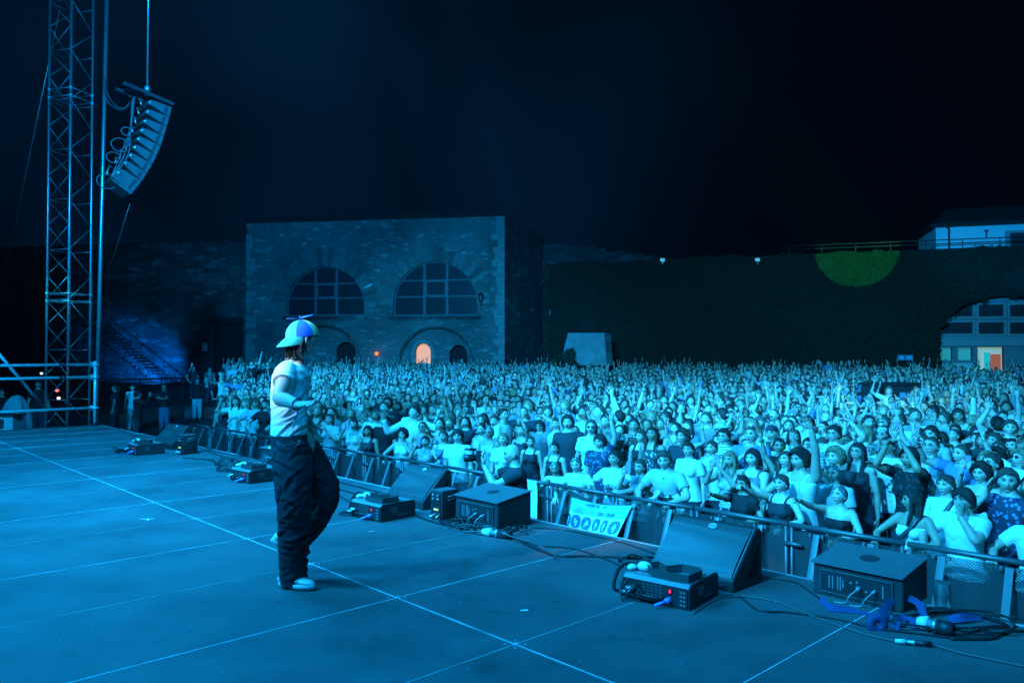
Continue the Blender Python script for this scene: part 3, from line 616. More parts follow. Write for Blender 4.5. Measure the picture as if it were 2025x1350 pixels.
# stone buildings at the back
class Plane:
    """vertical plane through two sight points; P(x, y) gives (s, z) of a pixel on it"""
    def __init__(s, a, b): s.O = Vector((a.x, a.y, 0)); s.A = (Vector((b.x, b.y, 0)) - s.O).normalized(); s.N = Vector((s.A.y, -s.A.x, 0)); s.len = (Vector((b.x, b.y, 0)) - s.O).length
    def P(s, x, y):
        d = ray(x, y); t = (s.O - Vector((0, 0, 0))).dot(s.N) / Vector((d.x, d.y, 0)).dot(s.N); q = Vector((0, 0, CAMZ)) + d * t
        return ((q - s.O).dot(s.A), q.z)
    def W(s, a, z, out=0.0): return s.O + s.A * a + s.N * out + Vector((0, 0, z))
    def box(s, mb, a0, a1, z0, z1, o0, o1, m=0, bev=0):
        c = s.W((a0 + a1) / 2, (z0 + z1) / 2, (o0 + o1) / 2)
        box(mb, c, (abs(a1 - a0), abs(o1 - o0), abs(z1 - z0)), Matrix.Rotation(math.atan2(s.A.y, s.A.x), 3, 'Z'), m=m, bev=bev)
def curve_wall(name, outer, holes, depth, plane, material, parent=None, out=0.0):
    """wall slab with real openings: a filled, extruded outline converted to a mesh"""
    cu = bpy.data.curves.new(name, 'CURVE'); cu.dimensions = '2D'; cu.fill_mode = 'BOTH'; cu.extrude = depth / 2
    for poly in [outer] + holes:
        sp = cu.splines.new('POLY'); sp.points.add(len(poly) - 1); sp.use_cyclic_u = True
        for p, (a, z) in zip(sp.points, poly): p.co = (a, z, 0, 1)
    o = ob('tmp', cu); dg = bpy.context.evaluated_depsgraph_get(); e = o.evaluated_get(dg); m = bpy.data.meshes.new_from_object(e)
    V = np.empty(len(m.vertices) * 3); m.vertices.foreach_get('co', V); V = V.reshape(-1, 3)
    O, A, Nn = np.array(plane.O), np.array(plane.A), np.array(plane.N)
    V2 = O + V[:, :1] * A + (V[:, 2:] - depth / 2 + out) * Nn; V2[:, 2] += V[:, 1]
    m.vertices.foreach_set('co', V2.ravel()); m.update(); m.materials.clear(); m.materials.append(material)
    bpy.data.objects.remove(o); bpy.data.curves.remove(cu); m.name = name
    bm = bmesh.new(); bm.from_mesh(m); bmesh.ops.recalc_face_normals(bm, faces=bm.faces[:]); bm.to_mesh(m); bm.free()
    return ob(name, m, parent)
def arch(cx, zb, r, zs=None, n=28, k=1.0, e=0.02):
    zs = zb if zs is None else zs
    return [(cx - r, zb), (cx + r, zb)] + [(cx + r * math.cos(a), zs + k * r * math.sin(a)) for a in np.linspace(0, PI, n)]
def f_stone(scale, lo, hi, mortar, ivy=False):
    def fn(n, L, b):
        t = N_(n, 'ShaderNodeTexCoord'); mp = N_(n, 'ShaderNodeMapping'); mp.inputs['Scale'].default_value = (scale * .45, scale * .45, scale * 1.25)
        w = N_(n, 'ShaderNodeTexNoise', Scale=1.4, Detail=3.0); L.new(t.outputs['Object'], w.inputs['Vector'])
        wv = N_(n, 'ShaderNodeVectorMath', operation='SCALE'); L.new(w.outputs['Color'], wv.inputs[0]); wv.inputs['Scale'].default_value = .35
        av = N_(n, 'ShaderNodeVectorMath', operation='ADD'); L.new(t.outputs['Object'], av.inputs[0]); L.new(wv.outputs[0], av.inputs[1]); L.new(av.outputs[0], mp.inputs['Vector'])
        v = N_(n, 'ShaderNodeTexVoronoi', Scale=1.0, Randomness=0.75); L.new(mp.outputs[0], v.inputs['Vector'])
        ve = N_(n, 'ShaderNodeTexVoronoi', feature='DISTANCE_TO_EDGE', Scale=1.0, Randomness=0.75); L.new(mp.outputs[0], ve.inputs['Vector'])
        sp = N_(n, 'ShaderNodeSeparateColor'); L.new(v.outputs['Color'], sp.inputs[0])
        st = ramp(n, L, sp.outputs[0], [(0, lo), (.55, tuple((a + c) / 2 for a, c in zip(lo, hi))), (.9, hi), (1, tuple(min(1, c * 1.7) for c in hi))])
        ed = ramp(n, L, ve.outputs['Distance'], [(0.02, (0, 0, 0)), (0.09, (1, 1, 1))])
        mx = N_(n, 'ShaderNodeMix', data_type='RGBA'); L.new(ed, mx.inputs[0]); mx.inputs[6].default_value = (*mortar, 1); L.new(st, mx.inputs[7])
        g = N_(n, 'ShaderNodeTexNoise', Scale=0.35, Detail=6.0); L.new(t.outputs['Object'], g.inputs['Vector']); gr = ramp(n, L, g.outputs[0], [(.3, (.5, .5, .5)), (.7, (1.15, 1.15, 1.15))])
        m2 = N_(n, 'ShaderNodeMix', data_type='RGBA', blend_type='MULTIPLY'); m2.inputs[0].default_value = 1; L.new(mx.outputs[2], m2.inputs[6]); L.new(gr, m2.inputs[7]); L.new(m2.outputs[2], b.inputs['Base Color'])
        bp = N_(n, 'ShaderNodeBump', Strength=0.8, Distance=0.05); L.new(ed, bp.inputs['Height']); L.new(bp.outputs[0], b.inputs['Normal'])
    return fn
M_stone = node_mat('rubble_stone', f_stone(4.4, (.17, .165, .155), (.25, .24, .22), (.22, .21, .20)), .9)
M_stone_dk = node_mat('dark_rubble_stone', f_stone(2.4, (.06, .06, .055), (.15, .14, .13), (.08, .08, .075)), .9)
M_vous = mat('dressed_stone', (.30, .28, .25), .85, noise=.35, nscale=3, bump=.4, bscale=14)
M_glass = mat('dark_window_glass', (.03, .035, .04), .25)
M_frame = mat('painted_window_frame', (.30, .31, .31), .6)
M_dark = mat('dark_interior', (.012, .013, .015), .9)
M_plaster = mat('white_plaster', (.62, .62, .60), .85, noise=.12, nscale=.8)
M_roof = mat('dark_roof_tiles', (.010, .010, .010), .85, noise=.4, nscale=8)
M_warm = mat('warm_lit_room', (.5, .3, .2), .8, emit=(1.0, .43, .19), estr=.78)
M_teal = mat('teal_lit_room', (.1, .3, .3), .8, emit=(.02, .30, .34), estr=.62)

PL = Plane(dp(487, 700, 56), dp(997, 700, 53)); P = PL.P
bl = thing('stone_building', 'two storey rubble stone building with two large arched windows and a lit doorway', 'building', PL.W(0, GZ))
bl.location = (0, 0, 0)
top = P(740, 435)[1]; w = PL.len
def apx(xl, xr, yb, yt, ys=None):
    a0, zb = P(xl, yb); a1, _ = P(xr, yb); zt = P((xl + xr) / 2, yt)[1]; r = (a1 - a0) / 2; zs = zt - r
    if zs < zb: return (a0 + a1) / 2, zb, r, zb, (zt - zb) / r
    return (a0 + a1) / 2, zb, r, zs, 1.0
WIN = [apx(565, 720, 625, 527), apx(777, 944, 625, 517)]
LOW = [apx(566, 712, 790, 645), apx(788, 935, 790, 648)]
DOOR = apx(816, 847, 790, 679)
SID = [apx(884, 920, 740, 682), apx(658, 697, 760, 676)]
curve_wall('wall', [(0, GZ), (w, GZ), (w, top), (0, top)], [arch(c, zb, r, zs, k=k) for c, zb, r, zs, k in WIN + LOW], 0.55, PL, M_stone, bl)
inner = curve_wall('blind_arch_wall', [(.3, GZ), (w - .3, GZ), (w - .3, WIN[0][1] - .35), (.3, WIN[0][1] - .35)], [arch(c, zb, r, zs, k=k) for c, zb, r, zs, k in [DOOR] + SID], 0.3, PL, M_stone, bl, out=-.62)
for (c, zb, r, zs, k) in WIN:
    wn = MB(); PL.box(wn, c - r - .1, c + r + .1, zb - .05, zs + k * r + .1, -.40, -.36); wo_ = wn.build('window', M_glass, bl, smooth=False)
    fr = MB()
    for q in (-.27, .27): PL.box(fr, c + q * r - .09, c + q * r + .09, zb, zs + k * math.sqrt(1 - q * q) * r, -.36, -.26)
    h = zs + k * r - zb
    for q in (.36, .66):
        zz = zb + h * q; hw = math.sqrt(max(0, 1 - (max(0, zz - zs) / (k * r)) ** 2)) * r
        for a, b_ in ((-hw, -.27 * r - .09), (-.27 * r + .09, .27 * r - .09), (.27 * r + .09, hw)): PL.box(fr, c + a, c + b_, zz - .045, zz + .045, -.36, -.28)
    zz0, zz1 = zb + h * .36 + .045, zb + h * .66 - .045
    for a, b_, z0, z1 in ((-.27 * r + .09, -.27 * r + .17, zz0, zz1), (.27 * r - .17, .27 * r - .09, zz0, zz1), (-.27 * r + .17, .27 * r - .17, zz0, zz0 + .07), (-.27 * r + .17, .27 * r - .17, zz1 - .07, zz1)): PL.box(fr, c + a, c + b_, z0, z1, -.36, -.25)
    rim = [(c + (r - .02) * math.cos(a), zs + k * (r - .02) * math.sin(a)) for a in np.linspace(0, PI, 30)]
    tube(fr, [PL.W(a, z, -.3) for a, z in [(c + r - .02, zb)] + rim + [(c - r + .02, zb)]], .07, 6)
    PL.box(fr, c - r, c + r, zb - .02, zb + .10, -.36, -.25)
    fr.build('frame', mat('dark_frame', (.15, .155, .155), .7), wo_, smooth=False)  # frame colour darker than on the hall windows
    sl = MB(); PL.box(sl, c - r - .25, c + r + .25, zb - .28, zb - .003, -.3, .06); sl.build('sill', M_stone_dk, bl, smooth=False)
    vz = MB(); nn = 27
    for i in range(nn):
        a0, a1 = PI * i / nn + .012, PI * (i + 1) / nn - .012; rr = r + random.uniform(.75, 1.35); ri = r + .01
        poly = [(c + ri * math.cos(a0), zs + k * ri * math.sin(a0)), (c + rr * math.cos(a0), zs + k * rr * math.sin(a0)), (c + rr * math.cos(a1), zs + k * rr * math.sin(a1)), (c + ri * math.cos(a1), zs + k * ri * math.sin(a1))]
        V = [PL.W(a, z, .003) for a, z in poly] + [PL.W(a, z, .035 + random.uniform(0, .03)) for a, z in poly]; tone = random.uniform(.45, .9)
        vz.add([tuple(p) for p in V], [(4, 5, 6, 7), (0, 1, 5, 4), (1, 2, 6, 5), (2, 3, 7, 6), (3, 0, 4, 7)], (tone,) * 3)
    vz.build('arch_stones', mat('arch_stone', (.25, .235, .21), .9, vcol=True, noise=.3, nscale=3), bl, smooth=False)
for (c, zb, r, zs, k) in LOW:
    rim = [PL.W(c + (r + .08) * math.cos(a), zs + k * (r + .08) * math.sin(a), .03) for a in np.linspace(0.05, PI - .05, 30)]
    mo = MB(); tube(mo, rim, .055, 6); mo.build('arch_moulding', M_stone_dk, bl)
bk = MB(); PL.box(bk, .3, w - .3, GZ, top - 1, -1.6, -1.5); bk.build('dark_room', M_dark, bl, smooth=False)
c, zb, r, zs, k = DOOR; dr = MB(); PL.box(dr, c - r - .3, c + r + .3, GZ, zs + r + .2, -1.35, -1.3); dr.build('lit_doorway', M_warm, bl, smooth=False)
fr = MB()
for i in range(12):
    a0, a1 = PI * i / 12, PI * (i + 1) / 12 - .02; ri, rr = r + .01, r + .26
    poly = [(c + q * math.cos(a), zs + q * math.sin(a)) for q, a in ((ri, a0), (rr, a0), (rr, a1), (ri, a1))]
    V = [PL.W(a, z, -.617) for a, z in poly] + [PL.W(a, z, -.55) for a, z in poly]; fr.add([tuple(p) for p in V], [(4, 5, 6, 7), (0, 1, 5, 4), (1, 2, 6, 5), (2, 3, 7, 6), (3, 0, 4, 7)])
for s in (-1, 1): PL.box(fr, c + s * (r + .135) - .125, c + s * (r + .135) + .125, GZ, zs, -.617, -.55)
fr.build('door_surround', M_vous, bl, smooth=False)
qn = MB(); ql = MB(); z = GZ
while z < top - .3:
    h = random.uniform(.28, .5); L_ = random.uniform(.35, .9); PL.box(qn, w - L_, w + .04, z, min(z + h - .02, top), .003, .05 + random.uniform(0, .03)); z += h
    if random.random() < .8: PL.box(ql, -.03, random.uniform(.3, .8), z - h, min(z - .02, top), .003, .045)
qn.build('corner_stones', M_vous, bl, smooth=False); ql.build('corner_stones', M_vous, bl, smooth=False)
pp = MB(); PL.box(pp, -.2, w - 1.6, top + .003, top + .34, -1.2, -.1); PL.box(pp, w - 1.6, w + .1, top + .003, top + .12, -1.2, .08)
tube(pp, [PL.W(.0, top + .42, -.2), PL.W(w, top + .62, -.2)], .035, 6)
pp.build('roof_edge', M_roof, bl, smooth=False)
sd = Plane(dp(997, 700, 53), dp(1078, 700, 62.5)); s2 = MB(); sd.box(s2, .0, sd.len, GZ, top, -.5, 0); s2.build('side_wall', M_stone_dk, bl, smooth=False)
dg_ = MB(); a, z = P(728, 567); prism(dg_, [(0, 0), (.62, .32), (.6, .45), (-.05, .12)], .12, PL.W(a - .3, z - .2, .02), PL.A, Vector((0, 0, 1))); tag(dg_.build('wall_pole', M_white), 'slim white flag-like pole jutting from wall between the two big arched windows', 'wall fixture')  # white pole standing out from the wall, gives no light
def lantern(x, y, pl, label):
    a, z = pl.P(x, y); t = thing('wall_lantern', label, 'lantern', pl.W(a, z, 0)); mb = MB()
    o = pl.W(a, z, 0) * -1
    tube(mb, [pl.W(a, z - .35, .02) + o, pl.W(a, z - .1, .25) + o, pl.W(a, z + .15, .4) + o], .03, 6); mb.build('bracket', M_black, t)
    mb = MB(); tube(mb, [pl.W(a, z + q, .4) + o for q in (.1, .15, .5, .52, .66, .72)], [.10, .14, .2, .26, .1, .02], 6); mb.build('lamp_head', M_black, t, smooth=False)
lantern(953, 600, PL, 'dark iron lantern on the corner of the stone building right of the arched window')
lantern(1090, 628, Plane(dp(1085, 700, 52), dp(2100, 700, 43)), 'dark iron lantern on the ivy wall just right of the stone building')
ol = MB(); a, z = P(747, 699); ellipsoid(ol, PL.W(a, z, .25), (.13, .13, .13)); tag(ol.build('marker_lamp', mat('orange_lamp', (.4, .1, 0), .5, emit=(1, .22, .03), estr=1.6)), 'small glowing orange lamp low on the stone building left of its lit door', 'lamp')

# left wall with the outside stair
LW = Plane(dp(180, 700, 60), dp(487, 700, 58)); ltop = LW.P(340, 484)[1]
lw = ob('side_range', None); tag(lw, 'long dark stone wall left of the arched building with an outside stair', 'stone wall')
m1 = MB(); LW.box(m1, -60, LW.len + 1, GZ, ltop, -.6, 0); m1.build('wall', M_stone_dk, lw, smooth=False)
m1 = MB()
for k in range(60): a = -10 + k * .5; LW.box(m1, a, a + random.uniform(.3, .5), ltop + .003, ltop + random.uniform(.05, .25), -.55, -.05)
m1.build('coping', M_stone_dk, lw, smooth=False)
m1 = MB(); a0 = LW.P(422, 700)[0]; a1 = LW.P(480, 700)[0]; LW.box(m1, a0, a1, GZ, LW.P(450, 632)[1], .003, .05); m1.build('door', M_dark, lw, smooth=False)
m1 = MB(); LW.box(m1, a0 - .1, a1 + .1, LW.P(450, 640)[1], LW.P(450, 628)[1], .06, .5); m1.build('canopy', M_black, lw, smooth=False)
stp = MB(); A0, Z0 = LW.P(205, 620); A1, Z1 = LW.P(372, 745); nst = 22
for i in range(nst):
    a = A0 + (A1 - A0) * i / nst; zt = (Z0 - 1.0) + (GZ - Z0 + 1.0) * i / nst; LW.box(stp, a, a + (A1 - A0) / nst, zt - .5 if zt - .5 > GZ else GZ, zt, .15, 1.6)
tag(stp.build('stone_stair', M_stone_dk, smooth=False), 'straight outside stair climbing the dark wall towards the left above the blue light', 'staircase')
hr = MB(); tube(hr, [LW.W(A0, Z0 + .1, 1.5), LW.W(A1, GZ + 1.05, 1.5)], .04, 6)
for q in np.linspace(0.02, 1, 12): a = A0 + (A1 - A0) * q; zb = (Z0 - 1.0) + (GZ - Z0 + 1.0) * q; cyl(hr, LW.W(a, zb, 1.5), LW.W(a, zb + 1.05, 1.5), .02, 5)
tag(hr.build('stair_handrail', M_black), 'thin dark handrail sloping down the outside stair', 'handrail')
sg = MB(); a, z = LW.P(405, 686); LW.box(sg, a - .22, a + .22, z - .3, z + .3, .01, .06, bev=.01); tag(sg.build('wall_notice', M_white, smooth=False), 'small pale notice on the dark wall left of the door canopy', 'sign')
rl = MB(); Q0, Q1 = gp(200, 752, .0), gp(400, 742, .0)
Q0 = dp(185, 752, 34); Q1 = dp(400, 746, 38); z0 = GZ
for q in np.linspace(0, 1, 6): p = Q0.lerp(Q1, q); cyl(rl, (p.x, p.y, GZ), (p.x, p.y, p.z), .035, 6)
tube(rl, [Q0, Q1], .04, 6); tube(rl, [(Q0.x, Q0.y, GZ + .5), (Q1.x, Q1.y, GZ + .5)], .025, 6)
tag(rl.build('ground_railing', M_black), 'low dark railing on posts in front of the blue lit wall patch', 'railing')

# ivy wall on the right
IW = Plane(dp(1085, 700, 52), dp(2110, 700, 43)); itop = IW.P(1500, 508)[1]
iw = ob('ivy_wall', None); tag(iw, 'long high wall wholly covered in dark ivy behind the crowd', 'ivy wall')
ha0, hz0 = IW.P(1862, 740); ha1 = IW.len; hz1 = IW.P(1960, 664)[1]
AC = IW.P(1995, 660); ar = AC[0] - IW.P(1858, 660)[0]
hole = [(ha0, GZ), (ha1 + 3, GZ), (ha1 + 3, AC[1] + .55 * ar)] + [(AC[0] + ar * math.cos(a), AC[1] + .62 * ar * math.sin(a)) for a in np.linspace(PI / 2.6, PI, 16)]
curve_wall('wall', [(0, GZ), (ha0, GZ)] + list(reversed(hole[3:])) + [(ha1 + 3, AC[1] + .55 * ar), (ha1 + 3, itop + .1), (0, itop)], [], .6, IW, mat('leaf_gap_shade', (.012, .018, .014), .95, noise=.3, nscale=3), iw)  # wall colour darkened to stand for shade in the gaps between leaves
lf = MB(); rg = np.random.default_rng(3); NL = 42000
aa = rg.uniform(-.3, ha1 + 2.5, NL); zz = GZ + (itop - GZ + .15) * rg.uniform(0, 1, NL) ** .8
dens = snoise(np.c_[aa * .5, zz * .8, aa * 0], 1.3, 2.0, 4); edge = itop + .25 * snoise(np.c_[aa, aa * 0, aa * 0], 1.8, 1, 3) + .08
inh = (aa > ha0 - .1) & (zz < np.where(aa < AC[0] - ar * .3, AC[1] + .62 * ar * np.sqrt(np.clip(1 - ((aa - AC[0]) / ar) ** 2, 0, 1)) - .1 + .25 * snoise(np.c_[aa, zz, aa * 0], 3, 4, 2), AC[1] + .60 * ar - .35 * np.clip(aa - AC[0] + .3 * ar, 0, 2) + .3))
keep = (zz < edge) & ~inh & (dens > -1.0) & ~((aa > AC[0] + .6) & (zz < itop - .8) & (rg.uniform(0, 1, NL) > .25))
aa, zz, dens = aa[keep], zz[keep], dens[keep]; out = .02 + .16 * rg.uniform(0, 1, len(aa)) + .12 * np.clip(dens + .6, 0, 2)
An, Nn = np.array(IW.A), np.array(IW.N); C = np.array(IW.O) + aa[:, None] * An + out[:, None] * Nn; C[:, 2] = zz
s = rg.uniform(.045, .10, len(aa)); th = rg.uniform(0, 6.28, len(aa)); tl = rg.normal(0, .5, (len(aa), 3))
e1 = (np.cos(th)[:, None] * An + np.sin(th)[:, None] * np.array([0, 0, 1]) + tl * .5) * s[:, None]; e2 = (-np.sin(th)[:, None] * An + np.cos(th)[:, None] * np.array([0, 0, 1]) + tl[:, ::-1] * .5) * s[:, None]
V = np.stack([C - e1, C - e2 * .8, C + e1 * 1.1, C + e2 * .8], 1).reshape(-1, 3); k = np.arange(len(aa)) * 4
lf.add(V, [tuple(r) for r in np.stack([k, k + 1, k + 2, k + 3], 1).tolist()], np.repeat(rg.uniform(.7, 1.25, len(aa)), 4)[:, None] * np.ones(3))
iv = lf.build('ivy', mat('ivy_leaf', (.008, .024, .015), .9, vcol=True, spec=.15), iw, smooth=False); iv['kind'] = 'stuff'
rl = MB()
for q in (0.28, .5): tube(rl, [IW.W(IW.P(1560, 505)[0], itop + q + .12, -.2), IW.W(ha1 + 2, itop + q + .12, -.2)], .03, 6)
a = IW.P(1560, 505)[0]
while a < ha1 + 2: cyl(rl, IW.W(a, itop - .1, -.2), IW.W(a, itop + .64, -.2), .03, 6); a += 1.9
tag(rl.build('wall_railing', M_black), 'dark metal railing along the top of the ivy wall before the white house', 'railing')
for x, lab in ((1311, 'left of two small pale floodlights on top of the ivy wall'), (1498, 'right of two small pale floodlights on top of the ivy wall')):
    mb = MB(); a, z = IW.P(x, 516); IW.box(mb, a - .14, a + .14, z - .05, z + .14, .1, .3, bev=.02); cyl(mb, IW.W(a, z - .2, .1), IW.W(a, z, .2), .03); tag(mb.build('wall_floodlight', mat('pale_lamp', (.5, .5, .5), .4, emit=(.1, .5, .7), estr=.6), smooth=False), lab, 'floodlight')
bw = Plane(dp(1070, 700, 62), dp(1330, 700, 60)); mb = MB()
for k in range(14): a = k * bw.len / 14; zt = bw.P(1090, 486)[1] - (.0 if k < 4 else (k - 3) * .12) + random.uniform(-.1, .15); bw.box(mb, a, a + bw.len / 14, GZ, zt, -.5, 0)
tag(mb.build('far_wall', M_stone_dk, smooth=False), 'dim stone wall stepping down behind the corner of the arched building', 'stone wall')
# white house upon the wall
HW = Plane(dp(1853, 700, 47.2), dp(2110, 700, 45.2)); z0, z1 = HW.P(1900, 503)[1], HW.P(1900, 447)[1]
wh = ob('white_house', None); tag(wh, 'white plastered house with dark tiled roof standing on top of the ivy wall', 'house')
mb = MB(); HW.box(mb, 0, HW.len, z0 - .6, z1, -5, 0); mb.build('wall', M_plaster, wh, smooth=False)
mb = MB(); 
HWn = HW.N; A_ = HW.A
V = [HW.W(-.4, z1 - .05, .5), HW.W(HW.len + .4, z1 - .05, .5), HW.W(HW.len + .4, z1 + .12, .5), HW.W(-.4, z1 + .12, .5), HW.W(1.2, z1 + 1.45, -2.6), HW.W(HW.len + .4, z1 + 1.45, -2.6), HW.W(-.4, z1 - .05, -5.4), HW.W(HW.len + .4, z1 - .05, -5.4)]
mb.add([tuple(p) for p in V], [(0, 1, 2, 3), (3, 2, 5, 4), (3, 4, 6, 0), (4, 5, 7, 6), (0, 6, 7, 1), (1, 7, 5, 2)])
for k in range(30): a = -.2 + k * HW.len / 29; tube(mb, [HW.W(a, z1 + .13, .52), HW.W(max(a, 1.2), z1 + 1.46, -2.55)], .07, 6)
mb.build('roof', M_roof, wh, smooth=False)
mb = MB(); a = HW.P(1876, 470)[0]; cyl(mb, HW.W(a, z0, .1), HW.W(a, z1 - .15, .1), .06); tube(mb, [HW.W(a, z1 - .15, .1), HW.W(a - .25, z1, .4)], .06, 8); mb.build('downpipe', M_black, wh)
mb = MB(); a0, a1 = HW.P(1997, 470)[0], HW.P(2040, 470)[0]; HW.box(mb, a0, a1, z0, HW.P(2010, 461)[1], .003, .06); mb.build('window', M_glass, wh, smooth=False)
mb = MB(); HW.box(mb, a0 - .25, a0 - .003, z0, HW.P(2010, 456)[1], .003, .09); HW.box(mb, a0 - .003, a1, HW.P(2010, 461)[1] + .003, HW.P(2010, 456)[1], .003, .09); mb.build('window_surround', M_vous, wh, smooth=False)
mb = MB(); a, z = HW.P(1950, 462); HW.box(mb, a - .03, a + .03, z - .22, z + .2, .003, .1); HW.box(mb, a - .12, a + .05, z + .1, z + .2, .1, .3); mb.build('wall_lamp', M_black, wh, smooth=False)
# arched hall front under the ivy
HF = Plane(IW.W(ha0 - .6, 0, -.9), IW.W(ha1 + 3, 0, -.9)); P = HF.P
hf = ob('arched_hall', None); tag(hf, 'pale framed hall front with lit windows under the ivy arch at right', 'building')
def rect(x0, x1, y0, y1): (a, zb), (b_, zt) = P(x0, y1), P(x1, y0); return [(a, zb), (b_, zb), (b_, zt), (a, zt)]
wins = [rect(x0, x1, y0, y1) for x0, x1, y0, y1 in ((1868, 1923, 602, 626), (1935, 1984, 602, 626), (1997, 2050, 602, 626), (1862, 1923, 637, 660), (1935, 1985, 637, 660), (1997, 2050, 637, 660), (1868, 1923, 565, 596), (1997, 2050, 560, 594))]
low = [rect(1855, 1883, 687, 712), rect(1894, 1923, 687, 712), rect(1934, 1986, 686, 760)]
curve_wall('facade', [(0, GZ), (HF.len, GZ), (HF.len, itop - .4), (0, itop - .4)], wins + low, .25, HF, mat('grey_blue_plaster', (.22, .23, .24), .85, noise=.15, nscale=1), hf)
for q, r_ in enumerate(wins):
    mb = MB(); HF.box(mb, r_[0][0], r_[1][0], r_[0][1], r_[2][1], -.2, -.16); wo_ = mb.build('window', M_glass, hf, smooth=False)
    mb = MB(); a, b_, c, d = r_[0][0] - .12, r_[1][0] + .12, r_[0][1] - .1, r_[2][1] + .1
    for x0, x1, y0, y1 in ((a, a + .12, c, d), (b_ - .12, b_, c, d), (a + .12, b_ - .12, c, c + .1), (a + .12, b_ - .12, d - .1, d)): HF.box(mb, x0, x1, y0, y1, .003, .06)
    mb.build('frame', M_frame, wo_, smooth=False)
for q, r_ in enumerate(low):
    mb = MB(); HF.box(mb, r_[0][0] - .1, r_[1][0] + .1, r_[0][1], r_[2][1] + .05, -.9, -.85); mb.build('lit_window' if q < 2 else 'lit_doorway', M_teal if q < 2 else mat('cream_lit_room', (.4, .4, .35), .8, emit=(.22, .42, .36), estr=.8), hf, smooth=False)
mb = MB(); r_ = rect(1966, 1986, 700, 760); HF.box(mb, r_[0][0], r_[1][0], r_[0][1], r_[2][1], -.8, -.7); mb.build('door', mat('orange_lit_door', (.5, .14, .05), .6, emit=(.8, .16, .05), estr=.35), hf, smooth=False)  # door glows: orange light in the doorway is put into its colour
mb = MB(); r_ = rect(1953, 1965, 696, 760); HF.box(mb, r_[0][0], r_[1][0], r_[0][1], r_[2][1], -.8, -.7); mb.build('inner_glass', mat('teal_glass', (.1, .3, .3), .3, emit=(.02, .5, .5), estr=.7), hf, smooth=False)
mb = MB(); a, z = P(1850, 676); HF.box(mb, 0, HF.len, z - .25, z + .18, .003, .25); HF.box(mb, 0, HF.len, z + .183, z + .30, .003, .35); mb.build('cornice', M_frame, hf, smooth=False)
mb = MB(); r_ = rect(1850, 1926, 718, 790); HF.box(mb, r_[0][0], r_[1][0], GZ, r_[2][1], .003, .06); mb.build('pale_base', M_plaster, hf, smooth=False)
mb = MB(); a, z = IW.P(1788, 707); IW.box(mb, a - .42, a + .42, z - .16, z + .16, .3, .36, bev=.01); si = mb.build('hanging_sign', mat('blue_sign', (.05, .12, .3), .6, emit=(0, .12, .3), estr=.25), smooth=False); tag(si, 'small blue wall sign with pale squares at the right end of the ivy wall', 'sign')
mb = MB()
for k in (-.2, 0.2): IW.box(mb, a + k - .12, a + k + .12, z - .1, z + .1, .363, .37)
mb.build('symbol', mat('pale_print', (.3, .5, .6), .6), si, smooth=False)
# white stair block with a bush before it
BK = Plane(dp(1105, 700, 47), dp(1210, 700, 46.5)); P = BK.P
bk_ = ob('stair_block', None); tag(bk_, 'white slanted plaster block standing before the ivy wall behind the bush', 'wall block')
mb = MB(); poly = [P(1108, 722), P(1200, 722), P(1195, 658), P(1123, 658)]; prism(mb, poly, -.8, BK.W(0, 0, 0), BK.A, Vector((0, 0, 1))); mb.build('wall', mat('darker_plaster', (.28, .28, .27), .9, noise=.3, nscale=2), bk_, smooth=False)  # plaster in a darker, mottled tone
mb = MB(); poly = [P(1200.3, 722), P(1212, 722), P(1208, 660), P(1195.3, 658)]; prism(mb, poly, -.8, BK.W(0, 0, .05), BK.A, Vector((0, 0, 1))); mb.build('pier', M_stone_dk, bk_, smooth=False)
bs = thing('bush', 'dark leafy bush in front of the white slanted block', 'bush', BK.W(P(1140, 720)[0], GZ, 1.2)); mb = MB(); rg = np.random.default_rng(9); k = 3500
c0 = bs.location; an = rg.uniform(0, 6.28, k); el = rg.uniform(0, 1.5, k); rr = rg.uniform(.55, 1.0, k) ** .5
C = np.stack([2.1 * rr * np.cos(an) * np.cos(el), 1.0 * rr * np.sin(an) * np.cos(el), 2.55 * rr * np.sin(el) ** .9 * (1 - .25 * np.cos(an))], 1); C += .2 * snoise(C, 3, 1)[:, None]
e1 = rg.normal(0, .07, (k, 3)); e2 = rg.normal(0, .07, (k, 3)); V = np.stack([C - e1, C - e2, C + e1, C + e2], 1).reshape(-1, 3); q = np.arange(k) * 4
mb.add(V, np.stack([q, q + 1, q + 2, q + 3], 1).tolist()); mb.build('leaves', mat('bush_leaf', (.02, .035, .016), .7), bs, smooth=False)
mb = MB()
for j in range(7): a = j * .9; tube(mb, [(0, 0, 0), (.5 * math.cos(a), .3 * math.sin(a), .9), (1.2 * math.cos(a), .6 * math.sin(a), 1.8)], [.05, .035, .01], 6)
mb.build('stems', M_stone_dk, bs)

